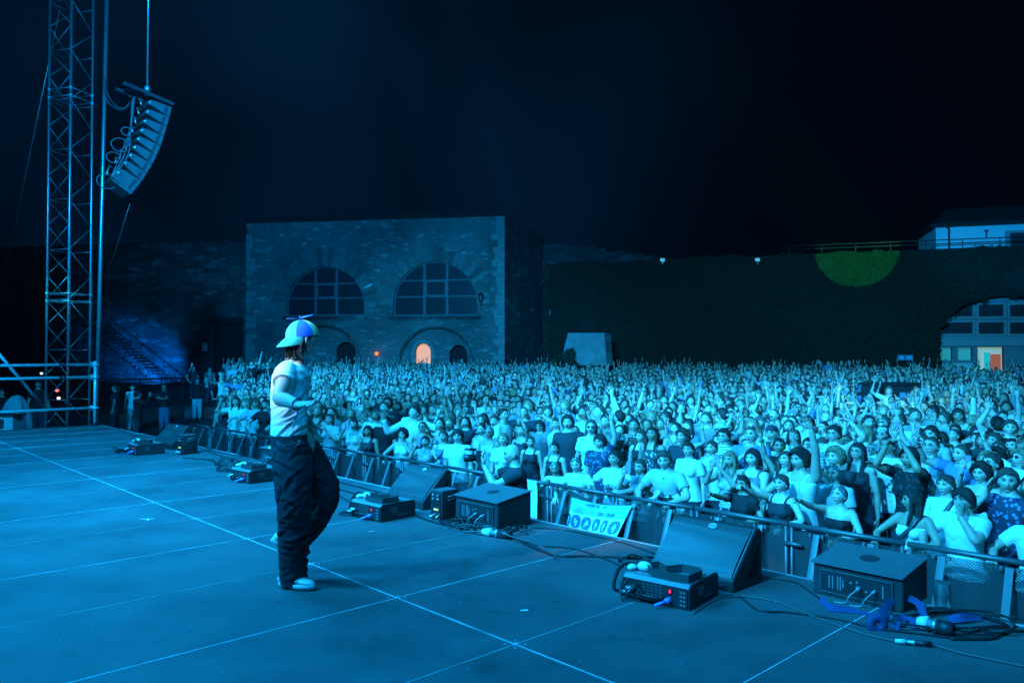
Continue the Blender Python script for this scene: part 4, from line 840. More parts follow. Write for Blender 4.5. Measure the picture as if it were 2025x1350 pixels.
# ------------------------------------------------------------------ rigging on the left
RZU = math.atan2(-UX, UY)          # turns local +Y onto u
def RotU(extra=0.0): return RZU + extra
TC = dp(135, 700, 20.0); tw = thing('truss_tower', 'tall square aluminium truss tower at the left of the stage', 'truss tower', (TC.x, TC.y, GZ))
sq = .345; ang = math.radians(-16)
cor = [(sq * (sx * math.cos(ang) - sy * math.sin(ang)), sq * (sx * math.sin(ang) + sy * math.cos(ang))) for sx, sy in ((-1, -1), (1, -1), (1, 1), (-1, 1))]
mb = MB()
for x, y in cor: cyl(mb, (x, y, .12), (x, y, 13.5), .03, 10)
mb.build('chords', M_alu, tw)
lc = MB(); H = 13.3; z = .35; k = 0
while z < H:
    for i in range(4):
        a, b_ = cor[i], cor[(i + 1) % 4]
        if k % 2: a, b_ = b_, a
        if i != 2: tube(lc, [(a[0], a[1], z), (b_[0], b_[1], z + .62)], .011, 6)
        if k % 2 == 0 and i != 1: tube(lc, [(a[0], a[1], z), (b_[0], b_[1], z)], .010, 6)
    z += .64; k += 1
lc.build('lacing', mat('dull_aluminium', (.25, .26, .27), .5, .6), tw)
for zj in (4.15, 4.35, 9.4, 9.6):
    mb = MB()
    for x, y in cor: cyl(mb, (x, y, zj - .05), (x, y, zj + .05), .043, 8)
    for i in range(4): tube(mb, [(*cor[i], zj), (*cor[(i + 1) % 4], zj)], .014, 6)
    mb.build('coupling', M_alu, tw)
mb = MB()
for x, y in cor: cyl(mb, (x, y, .0), (x, y, .14), .06, 10); cyl(mb, (x, y, 0.0), (x, y, .02), .12, 12)
mb.build('base_feet', M_galv, tw)
pc = dp(190, 700, 20.6); mb = MB(); tube(mb, [(pc.x, pc.y, GZ), (pc.x + .12, pc.y, 6), (pc.x + .22, pc.y, 12.5)], .05, 10); cyl(mb, (pc.x, pc.y, GZ), (pc.x, pc.y, GZ + .02), .16, 12)
tag(mb.build('mast_pole', M_alu), 'thick upright round mast pole just right of the truss tower', 'pole')
for x, lab in ((180, 'thin vertical dark cable between truss tower and mast pole'),):
    q = dp(x, 700, 20.8); mb = MB(); tube(mb, [(q.x, q.y, GZ + .05), (q.x + .03, q.y, 5), (q.x + .1, q.y, 12.5)], .012, 5); tag(mb.build('cable', M_rubber), lab, 'cable')
mb = MB(); a, b_ = dp(118, 20, 20), dp(0, 590, 24); tube(mb, [a, b_], .012, 5); tag(mb.build('guy_wire', M_alu), 'thin guy wire running down left from the truss tower', 'wire')
mb = MB(); a, b_ = dp(257, 402, 19.2), dp(205, 560, 21); tube(mb, [a, a.lerp(b_, .5) + Vector((0, 0, -.1)), b_], .004, 5); tag(mb.build('guy_wire', M_alu), 'thin slack line falling from under the hanging speaker array', 'wire')
# line array
AY = 19.0; at0 = dp(291, 178, AY)
la = thing('line_array', 'curved line array of nine loudspeaker cabinets hanging from a hoist line', 'speaker array', at0, 0)
fw = Vector((VX, VY, 0)); sd_ = Vector((UX, UY, 0))
mb = MB(); cyl(mb, (0, 0, 0), (0.03, 0, 7), .022, 8); mb.build('hoist_line', M_alu, la)
mb = MB(); cyl(mb, (0, 0, .02), (0, 0, -.16), .06, 10); ellipsoid(mb, (0, 0, .03), (.075, .075, .09)); mb.build('hook', M_alu, la)
down0 = math.radians(-12)
def dirs(a): return (fw * math.cos(a) + Vector((0, 0, 1)) * math.sin(a), Vector((0, 0, 1)) * math.cos(a) - fw * math.sin(a))
f0, n0 = dirs(down0); mb = MB()
for s in (-1, 1): prism(mb, [(-.66, -.04), (.54, -.04), (.54, .04), (-.66, .04)], .05, Vector((0, 0, -.2)) + sd_ * (s * .28), f0, n0)
for q in (-.5, 0, .42): prism(mb, [(q, -.03), (q + .1, -.03), (q + .1, .03), (q, .03)], -.56, Vector((0, 0, -.2)) - sd_ * .28, f0, n0)
mb.build('fly_bar', M_black, la, smooth=False)
pos = Vector((0, 0, -.2)) + f0 * .50 - n0 * .10; a = down0; hgt = .262
mcab = mat('grey_cabinet', (.065, .068, .07), .5, noise=.15, nscale=6)
for k in range(9):
    f_, n_ = dirs(a); last = k == 8; h = hgt if not last else hgt * 1.6
    c = thing('cabinet', None, None); c.parent = la; del_ = pos
    mb = MB(); poly = [(0, 0), (0, -h + .012), (-.40, -h * .64 if not last else -h), (-.51, -h * .60 if not last else -h), (-.51, -h * .12), (-.40, -.02)]
    prism(mb, poly, .66, pos + sd_ * .33, f_, n_); m_ = mb.mesh('cabinet', mcab, smooth=False); bpy.data.objects.remove(c); c = ob('cabinet', m_, la)
    g_ = MB(); prism(g_, [(.003, -.012), (.003, -h + .024), (.02, -h + .024), (.02, -.012)], .62, pos + sd_ * .31, f_, n_); g_.build('grille', M_black, c, smooth=False)
    for s in (-1, 1):
        pl_ = MB(); prism(pl_, [(-.14, -.04), (-.14, -h * .8), (-.07, -h * .86), (-.07, -.03)], .012, pos + sd_ * (s * .334 if s < 0 else .345) + sd_ * .006 * (s < 0), f_, n_); pl_.build('rigging_plate', M_black, c, smooth=False)
    hd_ = MB(); box(hd_, pos + f_ * -.5 - n_ * (h * .42) - sd_ * .334, (.09, .04, .06), None); tube(hd_, [pos + f_ * -.62 - n_ * (h * .3) - sd_ * .2, pos + f_ * -.72 - n_ * (h * .3) - sd_ * .22, pos + f_ * -.66 - n_ * (h * .9) - sd_ * .3], .018, 6); hd_.build('handle', M_alu, c)
    pos = pos - n_ * h; a -= math.radians(3.3 if k > 2 else 1.6)
mb = MB(); S0 = Vector((0, 0, -.3)) - fw * .35
for j in range(3): tube(mb, catmull([S0 - sd_ * .1 * j, S0 + Vector((0, 0, -.8)) - fw * .12 - sd_ * .3, S0 + Vector((0, 0, -1.5)) - fw * (.2 + .08 * j) - sd_ * .4, S0 + Vector((0, 0, -2.1)) - fw * .55 - sd_ * .3], 6), .014, 6)
for j, (dz, rr) in enumerate(((-.95, .12), (-1.3, .2), (-1.62, .16), (-2.2, .22))):
    cc = S0 + Vector((0, 0, dz)) - fw * (.25 + .14 * j) - sd_ * .45; tube(mb, [cc + fw * rr * math.cos(t) + Vector((0, 0, rr * .8 * math.sin(t))) for t in np.linspace(0, 5.6, 14)], .013, 6)
mb.build('cables', M_rubber if False else mat('blueish_cable', (.12, .12, .12), .45), la)
mb = MB(); e0 = dp(205, 150, 20.4); e1 = at0 + Vector((0, 0, -.25)) - fw * .4; tube(mb, catmull([e0, dp(211, 198, 20), dp(240, 217, 19.6), dp(262, 196, 19.3), e1], 8), .022, 6); tube(mb, catmull([e0, dp(216, 193, 20), dp(242, 215, 19.6), dp(265, 193, 19.3), e1], 8), .015, 6)
tag(mb.build('cable', mat('blueish_cable'), ), 'slack loop of cable between the mast pole and the hanging speaker array', 'cable')

# guard rail at the far stage corner
gx = thing('guard_rail', 'three bar pale scaffold guard rail with red tape at the far left stage corner', 'guard rail', uv(U1 - .12, EDGE_V - .1, 0))
corner = gx.location.copy(); back = Vector((-VX, -VY, 0))
mb = MB(); cyl(mb, (0, 0, .06), (0, 0, 1.44), .036, 14); mb.build('post', M_galv, gx)
for z in (1.36, 1.08, .39):
    mb = MB(); tube(mb, [back * .06 + Vector((0, 0, z)), back * 4.6 + Vector((0, 0, z - .02))], .034, 12); mb.build('rail', M_galv, gx)
    mb = MB(); cyl(mb, (0, 0, z - .02), (0, 0, z + .02), .085, 14); prism(mb, [(.03, -.07), (.14, -.03), (.14, .03), (.03, .07)], .03, Vector((0, 0, z)), back, Vector((0, 0, 1))); mb.build('clamp', M_galv, gx)
for z in (1.36, 1.08): mb = MB(); p = back * .60 + Vector((0, 0, z)); cyl(mb, p, p + back * .07, .039, 12); q = mb.build('red_tape', M_red, gx); mb = MB(); cyl(mb, p + back * .071, p + back * .13, .038, 12); mb.build('black_tape', M_black, gx)
mb = MB(); cyl(mb, (0, 0, 0.0), (0, 0, .07), .042, 12); mb.build('red_tape', M_red, gx)
M_red.node_tree.nodes['Principled BSDF'].inputs['Emission Strength'].default_value = .0
mb = MB(); cyl(mb, dp(-6, 695, 16), dp(118, 842, 18.6), .03, 10); tag(mb.build('brace_pole', M_galv), 'slanted pale brace pole crossing behind the guard rail down to the truss foot', 'pole')
mb = MB(); p0 = dp(45, 765, 19.5); 
# covered gear behind the rail
cg = MB(); c0 = dp(33, 800, 19.0); z0_ = GZ
ellipsoid(cg, (c0.x, c0.y, -.35), (.34, .34, .95), None, 28, 18, fn=lambda p: Vector((p.x * (1 + .14 * math.sin(7 * math.atan2(p.y, p.x))), p.y * (1 + .14 * math.sin(7 * math.atan2(p.y, p.x))), p.z)))
tag(cg.build('covered_gear', mat('pale_tarp', (.20, .21, .22), .8, bump=.4, bscale=8)), 'upright gear wrapped in a pale blue tarpaulin behind the guard rail', 'covered equipment')
mb = MB(); c0 = dp(12, 830, 17.4); box(mb, (c0.x, c0.y, -.25), (.55, .4, .9), None, bev=.02); fc = mb.build('flight_case', M_grey, smooth=False); tag(fc, 'grey flight case standing at the far left edge behind the lower rail', 'case')
mb = MB(); box(mb, (c0.x, c0.y, .225), (.62, .46, .04)); mb.build('lid', M_black, fc, smooth=False)
mb = MB(); box(mb, (c0.x + .02, c0.y - .215, .05), (.12, .03, .2)); mb.build('handle', M_black, fc, smooth=False)
for (x, y, Y, c, l) in ((113, 772, 19.2, (1, .12, .10), 'small red indicator lamp on gear left of the truss foot'), (116, 787, 19.1, (1, .8, .7), 'small white lamp by the truss foot'), (82, 738, 24, (.6, .95, 1), 'bright white work lamp seen between the two upper rails')):
    mb = MB(); p = dp(x, y, Y); ellipsoid(mb, p, (.045, .045, .035), None, 8, 6); tag(mb.build('indicator_lamp', mat('lamp_%d' % x, c, .5, emit=c, estr=1.8)), l, 'lamp')

# ------------------------------------------------------------------ gear along the stage front
def f_grille(n, L, b):
    t = N_(n, 'ShaderNodeTexCoord'); mp = N_(n, 'ShaderNodeMapping'); mp.inputs['Scale'].default_value = (95, 95, 95); mp.inputs['Rotation'].default_value = (0, 0, .78); L.new(t.outputs['UV'], mp.inputs['Vector'])
    v = N_(n, 'ShaderNodeTexVoronoi', Scale=1.0, Randomness=0.0); L.new(mp.outputs[0], v.inputs['Vector'])
    c = ramp(n, L, v.outputs['Distance'], [(.28, (.006, .006, .006)), (.40, (.085, .088, .09))]); L.new(c, b.inputs['Base Color'])
    bp = N_(n, 'ShaderNodeBump', Strength=.4, Distance=.002); L.new(c, bp.inputs['Height']); L.new(bp.outputs[0], b.inputs['Normal'])
M_grille = node_mat('perforated_grille', f_grille, .42)
def uvplane(o, sx, sy):
    m = o.data; l = m.uv_layers.new(name='UV')
    for p in m.polygons:
        for li in p.loop_indices: v = m.vertices[m.loops[li].vertex_index].co; l.data[li].uv = (v.y * sx, (v.x - v.z) * sy)
def wedge(p, rz, label, w=.66, d=.38, h=.375, lab=True):
    """stage monitor: local -X is the slanted grille side, Y the width; origin at the front bottom right corner"""
    t = thing('floor_monitor', label, 'speaker', p, rz, 'wedge monitor speakers along the stage front')
    mb = MB(); prof = [(0, 0), (0, .075), (d * .80, h), (d * .93, h), (d, h * .93), (d, 0)]
    V = [(x, 0, z) for x, z in prof] + [(x, w, z) for x, z in prof]; k = len(prof)
    bm = bmesh.new(); vs_ = [bm.verts.new(v) for v in V]; bm.faces.new(vs_[:k]); bm.faces.new(vs_[:k - 1:-1])
    for i in range(k): bm.faces.new([vs_[i], vs_[i + k], vs_[(i + 1) % k + k], vs_[(i + 1) % k]])
    bmesh.ops.recalc_face_normals(bm, faces=bm.faces[:]); bmesh.ops.bevel(bm, geom=bm.edges[:], offset=.010, segments=3, affect='EDGES', profile=.5)
    me = bpy.data.meshes.new('cabinet'); bm.to_mesh(me); bm.free(); me.materials.append(M_blackbox); ob('cabinet', me, t)
    a, b_ = Vector((0, 0, .075)), Vector((d * .80, 0, h)); dr_ = (b_ - a).normalized(); n_ = Vector((-dr_.z, 0, dr_.x)); L_ = (b_ - a).length
    g_ = MB(); q0 = a + dr_ * .012; K = 10; V = []; Fq = []
    for i in range(K + 1):
        s = i / K; c = q0 + dr_ * (L_ - .03) * s + n_ * (.004 + .014 * math.sin(PI * s) ** .5)
        V += [(c.x, .022, c.z), (c.x, w - .022, c.z)]
    for i in range(K): Fq.append((2 * i, 2 * i + 1, 2 * i + 3, 2 * i + 2))
    k = len(V); V += [(x - n_.x * .02, y, z - n_.z * .02) for x, y, z in V]; Fq += [tuple(q + k for q in reversed(f)) for f in Fq[:K]]
    for i in range(K): Fq += [(2 * i, 2 * i + 2, 2 * i + 2 + k, 2 * i + k), (2 * i + 1, 2 * i + 1 + k, 2 * i + 3 + k, 2 * i + 3)]
    Fq += [(0, k, k + 1, 1), (2 * K, 2 * K + 1, 2 * K + 1 + k, 2 * K + k)]
    g_.add(V, Fq); go = g_.build('grille', M_grille, t, smooth=False); uvplane(go, 1, 1)
    e = MB()
    for y in (.011, w - .011): tube(e, [a + Vector((0, y, 0)) + n_ * .004, b_ + Vector((0, y, 0)) + n_ * .004], .0055, 6)
    e.build('grille_edge', mat('worn_edge', (.16, .165, .17), .5), t)
    c = q0 + dr_ * (L_ * .86) + n_ * .020; lg = MB(); yc = w * .47
    for rx, rr in ((.030, .0035), (.016, .003)): tube(lg, [c + Vector((0, yc + rx * math.cos(q), 0)) - Vector((0, 0, 0)) + dr_ * (rx * .62 * math.sin(q)) for q in np.linspace(0, 2 * PI, 21)[:-1]], rr, 5, closed=True)
    for i in range(2): tube(lg, [c + Vector((0, yc + .016, 0)), c + Vector((0, yc - .016, 0))][::1], .003, 5)
    lg.V = [v + 0 for v in lg.V]
    lg.build('badge', mat('badge_metal', (.6, .6, .6), .4), t)
    hh = MB(); s_ = .0
    V = [(d * .42, -.002, .05), (d * .86, -.002, .05), (d * .86, -.002, h * .74)]
    prism(hh, [(d * .36, .055), (d * .86, .055), (d * .86, h * .76)], .004, (0, .0005, 0), (1, 0, 0), (0, 0, 1)); hh.build('side_shade_patch', mat('deep_black', (.004, .004, .004), .9), t, smooth=False)  # flat raised plate: the shade of a hollow is put into its black
    return t
RV = math.atan2(VY, VX)            # local +X -> v, local +Y -> u
wedge(gp(1450, 1173), RV, 'large black wedge monitor with badge in front of the barrier at right')
wedge(gp(836, 1009), RV, 'black wedge monitor mid stage edge beside the upright box')
wedge(gp(338, 889), RV + .12, 'black wedge monitor farthest along the stage front at left')
wedge(uv(2.05, 5.28, -.62), RV + 3.6, 'dark speaker seen behind the largest wedge monitor near the barrier') if False else None

def lowbox(p, rz, label, w=.56, d=.42, h0=.2, h1=.25):
    t = thing('low_speaker', label, 'speaker', p, rz, 'low black speakers lying along the stage edge')
    mb = MB(); V = [(0, 0, 0), (d, 0, 0), (d, w, 0), (0, w, 0), (.012, 0, h0), (d, 0, h1), (d, w, h1), (.012, w, h0)]
    bm = bmesh.new(); q = [bm.verts.new(v) for v in V]
    for f in ((3, 2, 1, 0), (4, 5, 6, 7), (0, 1, 5, 4), (1, 2, 6, 5), (2, 3, 7, 6), (3, 0, 4, 7)): bm.faces.new([q[i] for i in f])
    bmesh.ops.bevel(bm, geom=bm.edges[:], offset=.006, segments=2, affect='EDGES'); me = bpy.data.meshes.new('cabinet'); bm.to_mesh(me); bm.free(); me.materials.append(M_blackbox); ob('cabinet', me, t)
    sl = (h1 - h0) / d
    lid = MB(); V = [(-.012, -.008, h0 + .003), (d + .004, -.008, h1 + .004), (d + .004, w + .008, h1 + .004), (-.012, w + .008, h0 + .003)]; V += [(x, y, z + .009) for x, y, z in V]
    lid.add(V, [(3, 2, 1, 0), (4, 5, 6, 7), (0, 1, 5, 4), (1, 2, 6, 5), (2, 3, 7, 6), (3, 0, 4, 7)]); lo_ = lid.build('lid', M_lid, t, smooth=False)
    em = MB(); cc = Vector((d * .52, w * .5, h0 + sl * d * .52 + .014)); em.add([(cc.x + .062 * math.cos(a), cc.y + .062 * math.sin(a), cc.z + sl * .062 * math.cos(a)) for a in np.linspace(0, 2 * PI, 33)[:-1]] + [(cc.x + .062 * math.cos(a), cc.y + .062 * math.sin(a), cc.z - .006 + sl * .062 * math.cos(a)) for a in np.linspace(0, 2 * PI, 33)[:-1]], [tuple(range(32))] + [(i, (i + 1) % 32, (i + 1) % 32 + 32, i + 32) for i in range(32)])
    em.build('round_mark', mat('mark_black', (.045, .045, .047), .55, noise=.5, nscale=60), lo_, smooth=False)
    pn = MB(); box(pn, (-.003, w / 2, h0 * .50), (.006, w * .80, h0 * .72)); po = pn.build('connector_panel', M_black, t, smooth=False)
    fr = MB(); y0, y1, z0, z1 = w * .1, w * .9, h0 * .15, h0 * .85
    for a, b_ in (((y0, z0), (y1, z0)), ((y1, z0), (y1, z1)), ((y1, z1), (y0, z1)), ((y0, z1), (y0, z0))): tube(fr, [(-.008, *a), (-.008, *b_)], .0016, 4)
    for y, hh in ((.2, .5), (.24, .5), (.30, .55), (.33, .55), (.36, .3), (.80, .5)):
        box(fr, (-.0075, w * (1 - y), h0 * .5), (.002, .008, h0 * hh * .8))
    for y, z in ((.45, .6), (.52, .5), (.52, .65), (.62, .42), (.70, .44)): cyl(fr, (-.004, w * (1 - y), h0 * z), (-.012, w * (1 - y), h0 * z), .008, 8)
    fr.build('panel_print', M_print, po, smooth=False)
    for y in (.45, .28):
        c = MB(); y_ = w * y; cyl(c, (-.006, y_, h0 * .5), (-.05, y_, h0 * .48), .010, 8); tube(c, catmull([(-.05, y_, h0 * .48), (-.09, y_ + .03, h0 * .3), (-.085, y_ + .06, .01), (-.1, y_ + .12, .006)], 5), .0045, 6); c.build('plug', M_grey, t)
    c = MB()
    for x in (.03, d - .03):
        for y in (.03, w - .03): cyl(c, (x, y, -.0), (x, y, .004), .012, 8)
    for y in (.02, w - .02): cyl(c, (.02, y, h0 + .014), (.02, y, h0 + .018), .004, 6)
    c.build('screws', M_grey, t); return t
lowbox(gp(1785, 1212), RV, 'low black speaker with round mark on top at the right stage edge')
lowbox(gp(984, 1050), RV, 'low black speaker with round mark beside the cable tangle mid stage', w=.6, d=.42, h0=.24, h1=.30)
lb = lowbox(gp(549, 920), RV, 'low dark speaker partly hidden behind the performer')
mb = MB(); box(mb, (.05, .35, .222), (.03, .05, .008)); mb.build('green_led', mat('green_led', (.1, .5, .1), .5, emit=(.25, 1, .3), estr=1.0), lb, smooth=False)

def fxunit(p, rz, label, w=.46, d=.40, h=.15):
    t = thing('effects_machine', label, 'effects machine', p, rz, 'black effects machines along the stage front')
    mb = MB(); prof = [(0, 0), (0, h - .022), (.022, h), (d - .02, h), (d, h - .02), (d, 0)]; prism(mb, prof, -.006, (0, 0, 0), (1, 0, 0), (0, 0, 1)); 
    prism(mb, [(x + (.004 if x < .01 else -.004 if x > d - .01 else 0), z * .985 + .001) for x, z in prof], -(w - .012), (0, .006, 0), (1, 0, 0), (0, 0, 1)); prism(mb, prof, -.006, (0, w - .006, 0), (1, 0, 0), (0, 0, 1))
    mb.build('case', M_blackbox, t, smooth=False)
    mb = MB(); prism(mb, [(.0, .0), (.0, .034), (d - .05, .034), (d - .05, 0)], .0, (0, 0, 0), (1, 0, 0), (0, 1, 0)) if False else None
    lid = MB(); prism(lid, [(-.002, h - .020), (.020, h + .003), (d - .03, h + .003), (d - .03, h - .001), (.022, h - .001), (.002, h - .022)], -(w - .016), (0, .008, 0), (1, 0, 0), (0, 0, 1)); lid.build('lid', mat('satin_grey_lid', (.20, .205, .21), .45, noise=.1, nscale=8), t, smooth=False)
    fp = MB(); box(fp, (-.001, w / 2, h * .42), (.008, w - .03, h * .74)); fpo = fp.build('front_panel', M_black, t, smooth=False)
    v = MB()
    for i in range(5):
        for j in range(5): box(v, (-.006, w * (.42 + .062 * j), h * (.25 + .125 * i)), (.003, .018, .007))
    v.build('vents', mat('vent_grey', (.12, .12, .125), .5), fpo, smooth=False)
    ls = MB()
    for i in range(4):
        for j in range(2): box(ls, (-.006, .035 + .022 * j, h * (.18 + .17 * i)), (.003, .014, .012))
    ls.build('buttons', M_print, fpo, smooth=False)
    for j, y in enumerate((.82, .87, .91)):
        c = MB(); cyl(c, (-.004, w * y, h * .5), (-.035, w * y, h * .46), .011, 10); cyl(c, (-.035, w * y, h * .46), (-.07, w * y + .02, h * .34), .006, 8); c.build('plug', M_alu, t)
    hd_ = MB(); cyl(hd_, (-.045, w * .38, h * .34), (-.045, w * .72, h * .34), .010, 8)
    for y in (.38, .72): cyl(hd_, (-.004, w * y, h * .34), (-.045, w * y, h * .34), .008, 8)
    box(hd_, (-.03, w * .55, h * .24), (.03, w * .33, .02)); hd_.build('handle', M_black, t)
    ds = MB(); box(ds, (-.008, w * .27, h * .66), (.006, .028, .030)); dso = ds.build('display', mat('deep_black'), t, smooth=False)
    dg = MB()
    for a, b_ in (((-.005, -.008), (.006, -.006)), ((.006, -.006), (-.006, .001)), ((-.006, .001), (.006, .004)), ((.006, .004), (-.003, .010))): tube(dg, [(-.0125, w * .27 + a[0], h * .66 + a[1]), (-.0125, w * .27 + b_[0], h * .66 + b_[1])], .003, 5)
    dg.build('red_digit', M_redlight, dso)
    bp = MB(); cyl(bp, (-.004, w * .28, h * .32), (-.05, w * .29, h * .30), .017, 10); cyl(bp, (-.05, w * .29, h * .30), (-.10, w * .40, h * .14), .010, 8); bp.build('blue_plug', mat('blue_plastic', (.12, .25, .75), .45), t)
    pr = MB()
    for i in range(3): box(pr, (d * .38, -.002, h * (.72 - .13 * i)), (.085 - .01 * i, .004, .006))
    box(pr, (d * .62, -.002, h * .26), (.12, .004, .004)); pr.build('side_print', M_print, t, smooth=False)
    st = MB(); zt = h + .004
    pts = [(.03, w * .30), (.05, w * .05), (.20, w * .02), (.245, w * .10), (.23, w * .30), (.16, w * .34), (.15, w * .60), (.26, w * .62), (.28, w * .86)]
    P3 = [Vector((x, y, 0)) for x, y in pts]; P3 = [Vector((.035, w * .05, 0)), Vector((.20, w * .02, 0)), Vector((.25, w * .10, 0)), Vector((.25, w * .36, 0)), Vector((.20, w * .44, 0)), Vector((.15, w * .50, 0)), Vector((.22, w * .70, 0)), Vector((.14, w * .82, 0)), Vector((.035, w * .60, 0)), Vector((.02, w * .3, 0))]
    k = len(P3); V = []; cen = sum(P3, Vector()) / k
    for q in P3:
        o_ = (cen - q).normalized() * .008
        for z, oo in ((zt, Vector()), (zt + .052, Vector()), (zt + .052, o_), (zt, o_)): V.append((q.x + oo.x, q.y + oo.y, z))
    Fq = [(4 * i + j, 4 * i + (j + 1) % 4, 4 * ((i + 1) % k) + (j + 1) % 4, 4 * ((i + 1) % k) + j) for i in range(k) for j in range(4)]
    st.add(V, Fq); st.build('strap_band', mat('dark_band', (.055, .057, .06), .6), t, smooth=False)
    wd = MB(); ellipsoid(wd, (.12, w * .80, zt + .03), (.04, .05, .032), None, 16, 10); ellipsoid(wd, (.10, w * .97, zt + .018), (.045, .03, .02), None, 12, 8); wd.build('white_fitting', M_white, t)
    hs = MB(); tube(hs, catmull([(.12, w * .90, zt + .05), (.10, w * 1.05, zt + .045), (.08, w * 1.18, -.02 + zt), (.05, w * 1.2, .02), (.1, w * 1.05, .012)], 6), .012, 8); hs.build('hose', M_rubber, t)
    lb_ = MB(); box(lb_, (.30, w * .15, h + .005), (.05, .07, .003)); box(lb_, (.06, w * .72, h + .005), (.06, .12, .003)); lb_.build('sticker', M_print, t, smooth=False); return t
fxunit(gp(1364, 1208), RV + math.radians(8), 'nearest black effects machine with red display in front of big right wedge monitor', w=.47, d=.42, h=.15)
fxunit(gp(753, 1033), RV + math.radians(4), 'black effects machine with grey lid left of the middle wedge monitor', w=.47, d=.42, h=.16)
fxunit(gp(494, 957), RV + math.radians(4), 'black effects machine just left of the performer legs', w=.47, d=.42, h=.16)
fxunit(gp(270, 901), RV + math.radians(-2), 'farthest black effects machine near the left end of the stage front', w=.47, d=.42, h=.17)
def upbox(p, rz, label, w=.17, d=.22, h=.27):
    t = thing('upright_box', label, 'power unit', p, rz, 'small upright black boxes beside wedge monitors'); mb = MB(); box(mb, (d / 2, w / 2, h / 2), (d, w, h), bev=.008); mb.build('case', M_blackbox, t, smooth=True, angle=30)
    mb = MB(); box(mb, (d / 2, w / 2, h + .003), (d * .9, w * .9, .006)); mb.build('top_plate', M_lid, t, smooth=False)
    mb = MB(); box(mb, (-.004, w / 2, h * .55), (.008, w * .8, h * .75)); po = mb.build('connector_panel', M_black, t, smooth=False)
    mb = MB()
    for k in range(4): cyl(mb, (-.006, w * (.3 + .4 * (k % 2)), h * (.85 - .13 * (k // 2))), (-.016, w * (.3 + .4 * (k % 2)), h * (.85 - .13 * (k // 2))), .012, 8)
    mb.build('sockets', M_grey, po); mb = MB(); box(mb, (-.010, w * .45, h * .36), (.006, w * .35, .016)); mb.build('lit_display', mat('yellow_display', (.4, .45, .1), .5, emit=(.62, .85, .25), estr=1.0), po, smooth=False)
    mb = MB(); tube(mb, [(d * .3, -.006, h * .8), (d * .5, -.012, h * .82), (d * .85, -.006, h * .86)], .004, 6); tube(mb, [(d * .3, -.006, h * .68), (d * .85, -.006, h * .74)], .003, 6); mb.build('side_handle', M_grey, t)
    mb = MB(); cyl(mb, (-.0, w * .5, .05), (-.07, w * .6, .03), .014, 8); cyl(mb, (0, w * .2, .05), (-.06, w * .1, .03), .012, 8); mb.build('plug', M_alu, t); return t
upbox(gp(874, 1029), RV + .05, 'upright black box with lit display right of middle wedge monitor')
upbox(gp(361, 899), RV + .1, 'upright black box beside farthest wedge monitor', w=.18, d=.25, h=.30)

# cables on the deck
def floorpath(px, z=.008, n=8):
    return [Vector((p.x, p.y, max(p.z, .006))) for p in catmull([gp(x, y, z) for x, y in px], n)]
def cable(px, r, label, z=.008, m=M_rubber):
    mb = MB(); tube(mb, floorpath(px, z), r, 6); return tag(mb.build('cable', m), label, 'cable')
cable([(640, 962), (700, 975), (800, 1010), (870, 1035), (1000, 1058), (1045, 1078), (1100, 1098), (1160, 1099), (1240, 1102)], .009, 'long thick black cable running right from the middle gear to the nearest effects machine')
cable([(1010, 1060), (1060, 1077), (1130, 1083), (1190, 1102), (1232, 1120)], .006, 'thin black cable just beside the long thick one mid stage')
cable([(1050, 1043), (1110, 1046), (1170, 1058), (1240, 1075), (1305, 1098)], .006, 'thin black cable close along the stage edge below the banner')
cable([(1425, 1178), (1460, 1178), (1500, 1205), (1560, 1210), (1650, 1222), (1730, 1240), (1800, 1250), (1900, 1262)], .006, 'black cable curving right from the nearest effects machine past the low speaker')
cable([(1370, 1212), (1430, 1180), (1520, 1185), (1600, 1215), (1700, 1250), (1770, 1267)], .0045, 'thin grey cable ending at the silver plug at lower right', m=mat('blueish_cable'))
cable([(1838, 1272), (1900, 1290), (1960, 1303), (2050, 1322)], .0045, 'thin cable leaving the silver plug towards the right picture edge', m=mat('blueish_cable'))
cable([(1505, 1140), (1570, 1150), (1610, 1175), (1650, 1205)], .005, 'thin black cable between right wedge monitor and low speaker')
cable([(1880, 1262), (1960, 1262), (1990, 1248), (2050, 1247)], .009, 'thick black cable running off at the right picture edge')
cable([(880, 1045), (960, 1040), (1010, 1060), (1060, 1075), (1100, 1098)], .005, 'thin grey cable sweeping over the coil of cables mid stage', z=.05, m=mat('blueish_cable'))
cable([(560, 945), (600, 952), (640, 962), (680, 985), (700, 1000)], .007, 'black cable behind the performer leading to the middle effects machine')
cable([(395, 880), (440, 895), (500, 905), (560, 925), (660, 950), (760, 975)], .008, 'long black cable along the stage edge behind the performer')
cable([(395, 885), (450, 905), (540, 925)], .006, 'thin black cable right of the farthest upright box')
cable([(362, 905), (420, 910), (445, 925), (470, 930)], .007, 'grey cable from farthest upright box to the effects machine by the performer')
cable([(230, 845), (260, 860), (310, 865), (330, 880)], .006, 'thin cable by the far left end of the stage edge')
def coil(cx, cy, rx, label, loops=5, r=.006, seed=1, zj=.03, m=M_rubber, asp=.75):
    c = gp(cx, cy); rg_ = random.Random(seed); mb = MB(); pts = []
    for k in range(loops * 9):
        a = k / 9 * 2 * PI + rg_.uniform(-.2, .2); q = rx * (.55 + .45 * rg_.random()); pts.append(Vector((c.x + q * math.cos(a) + .25 * rx * math.sin(k * .13), c.y + q * asp * math.sin(a), .008 + zj * rg_.random() * min(1, k / 12))))
    tube(mb, catmull(pts, 4), r, 6); return tag(mb.build('cable_coil', m), label, 'cable coil')
coil(965, 1045, .34, 'large tangle of black cables before the low speaker mid stage', 6, .0065, 1, .07)
coil(985, 1052, .26, 'loose round loops of grey cable round the silver connector mid stage', 4, .005, 2, .03, mat('blueish_cable'))
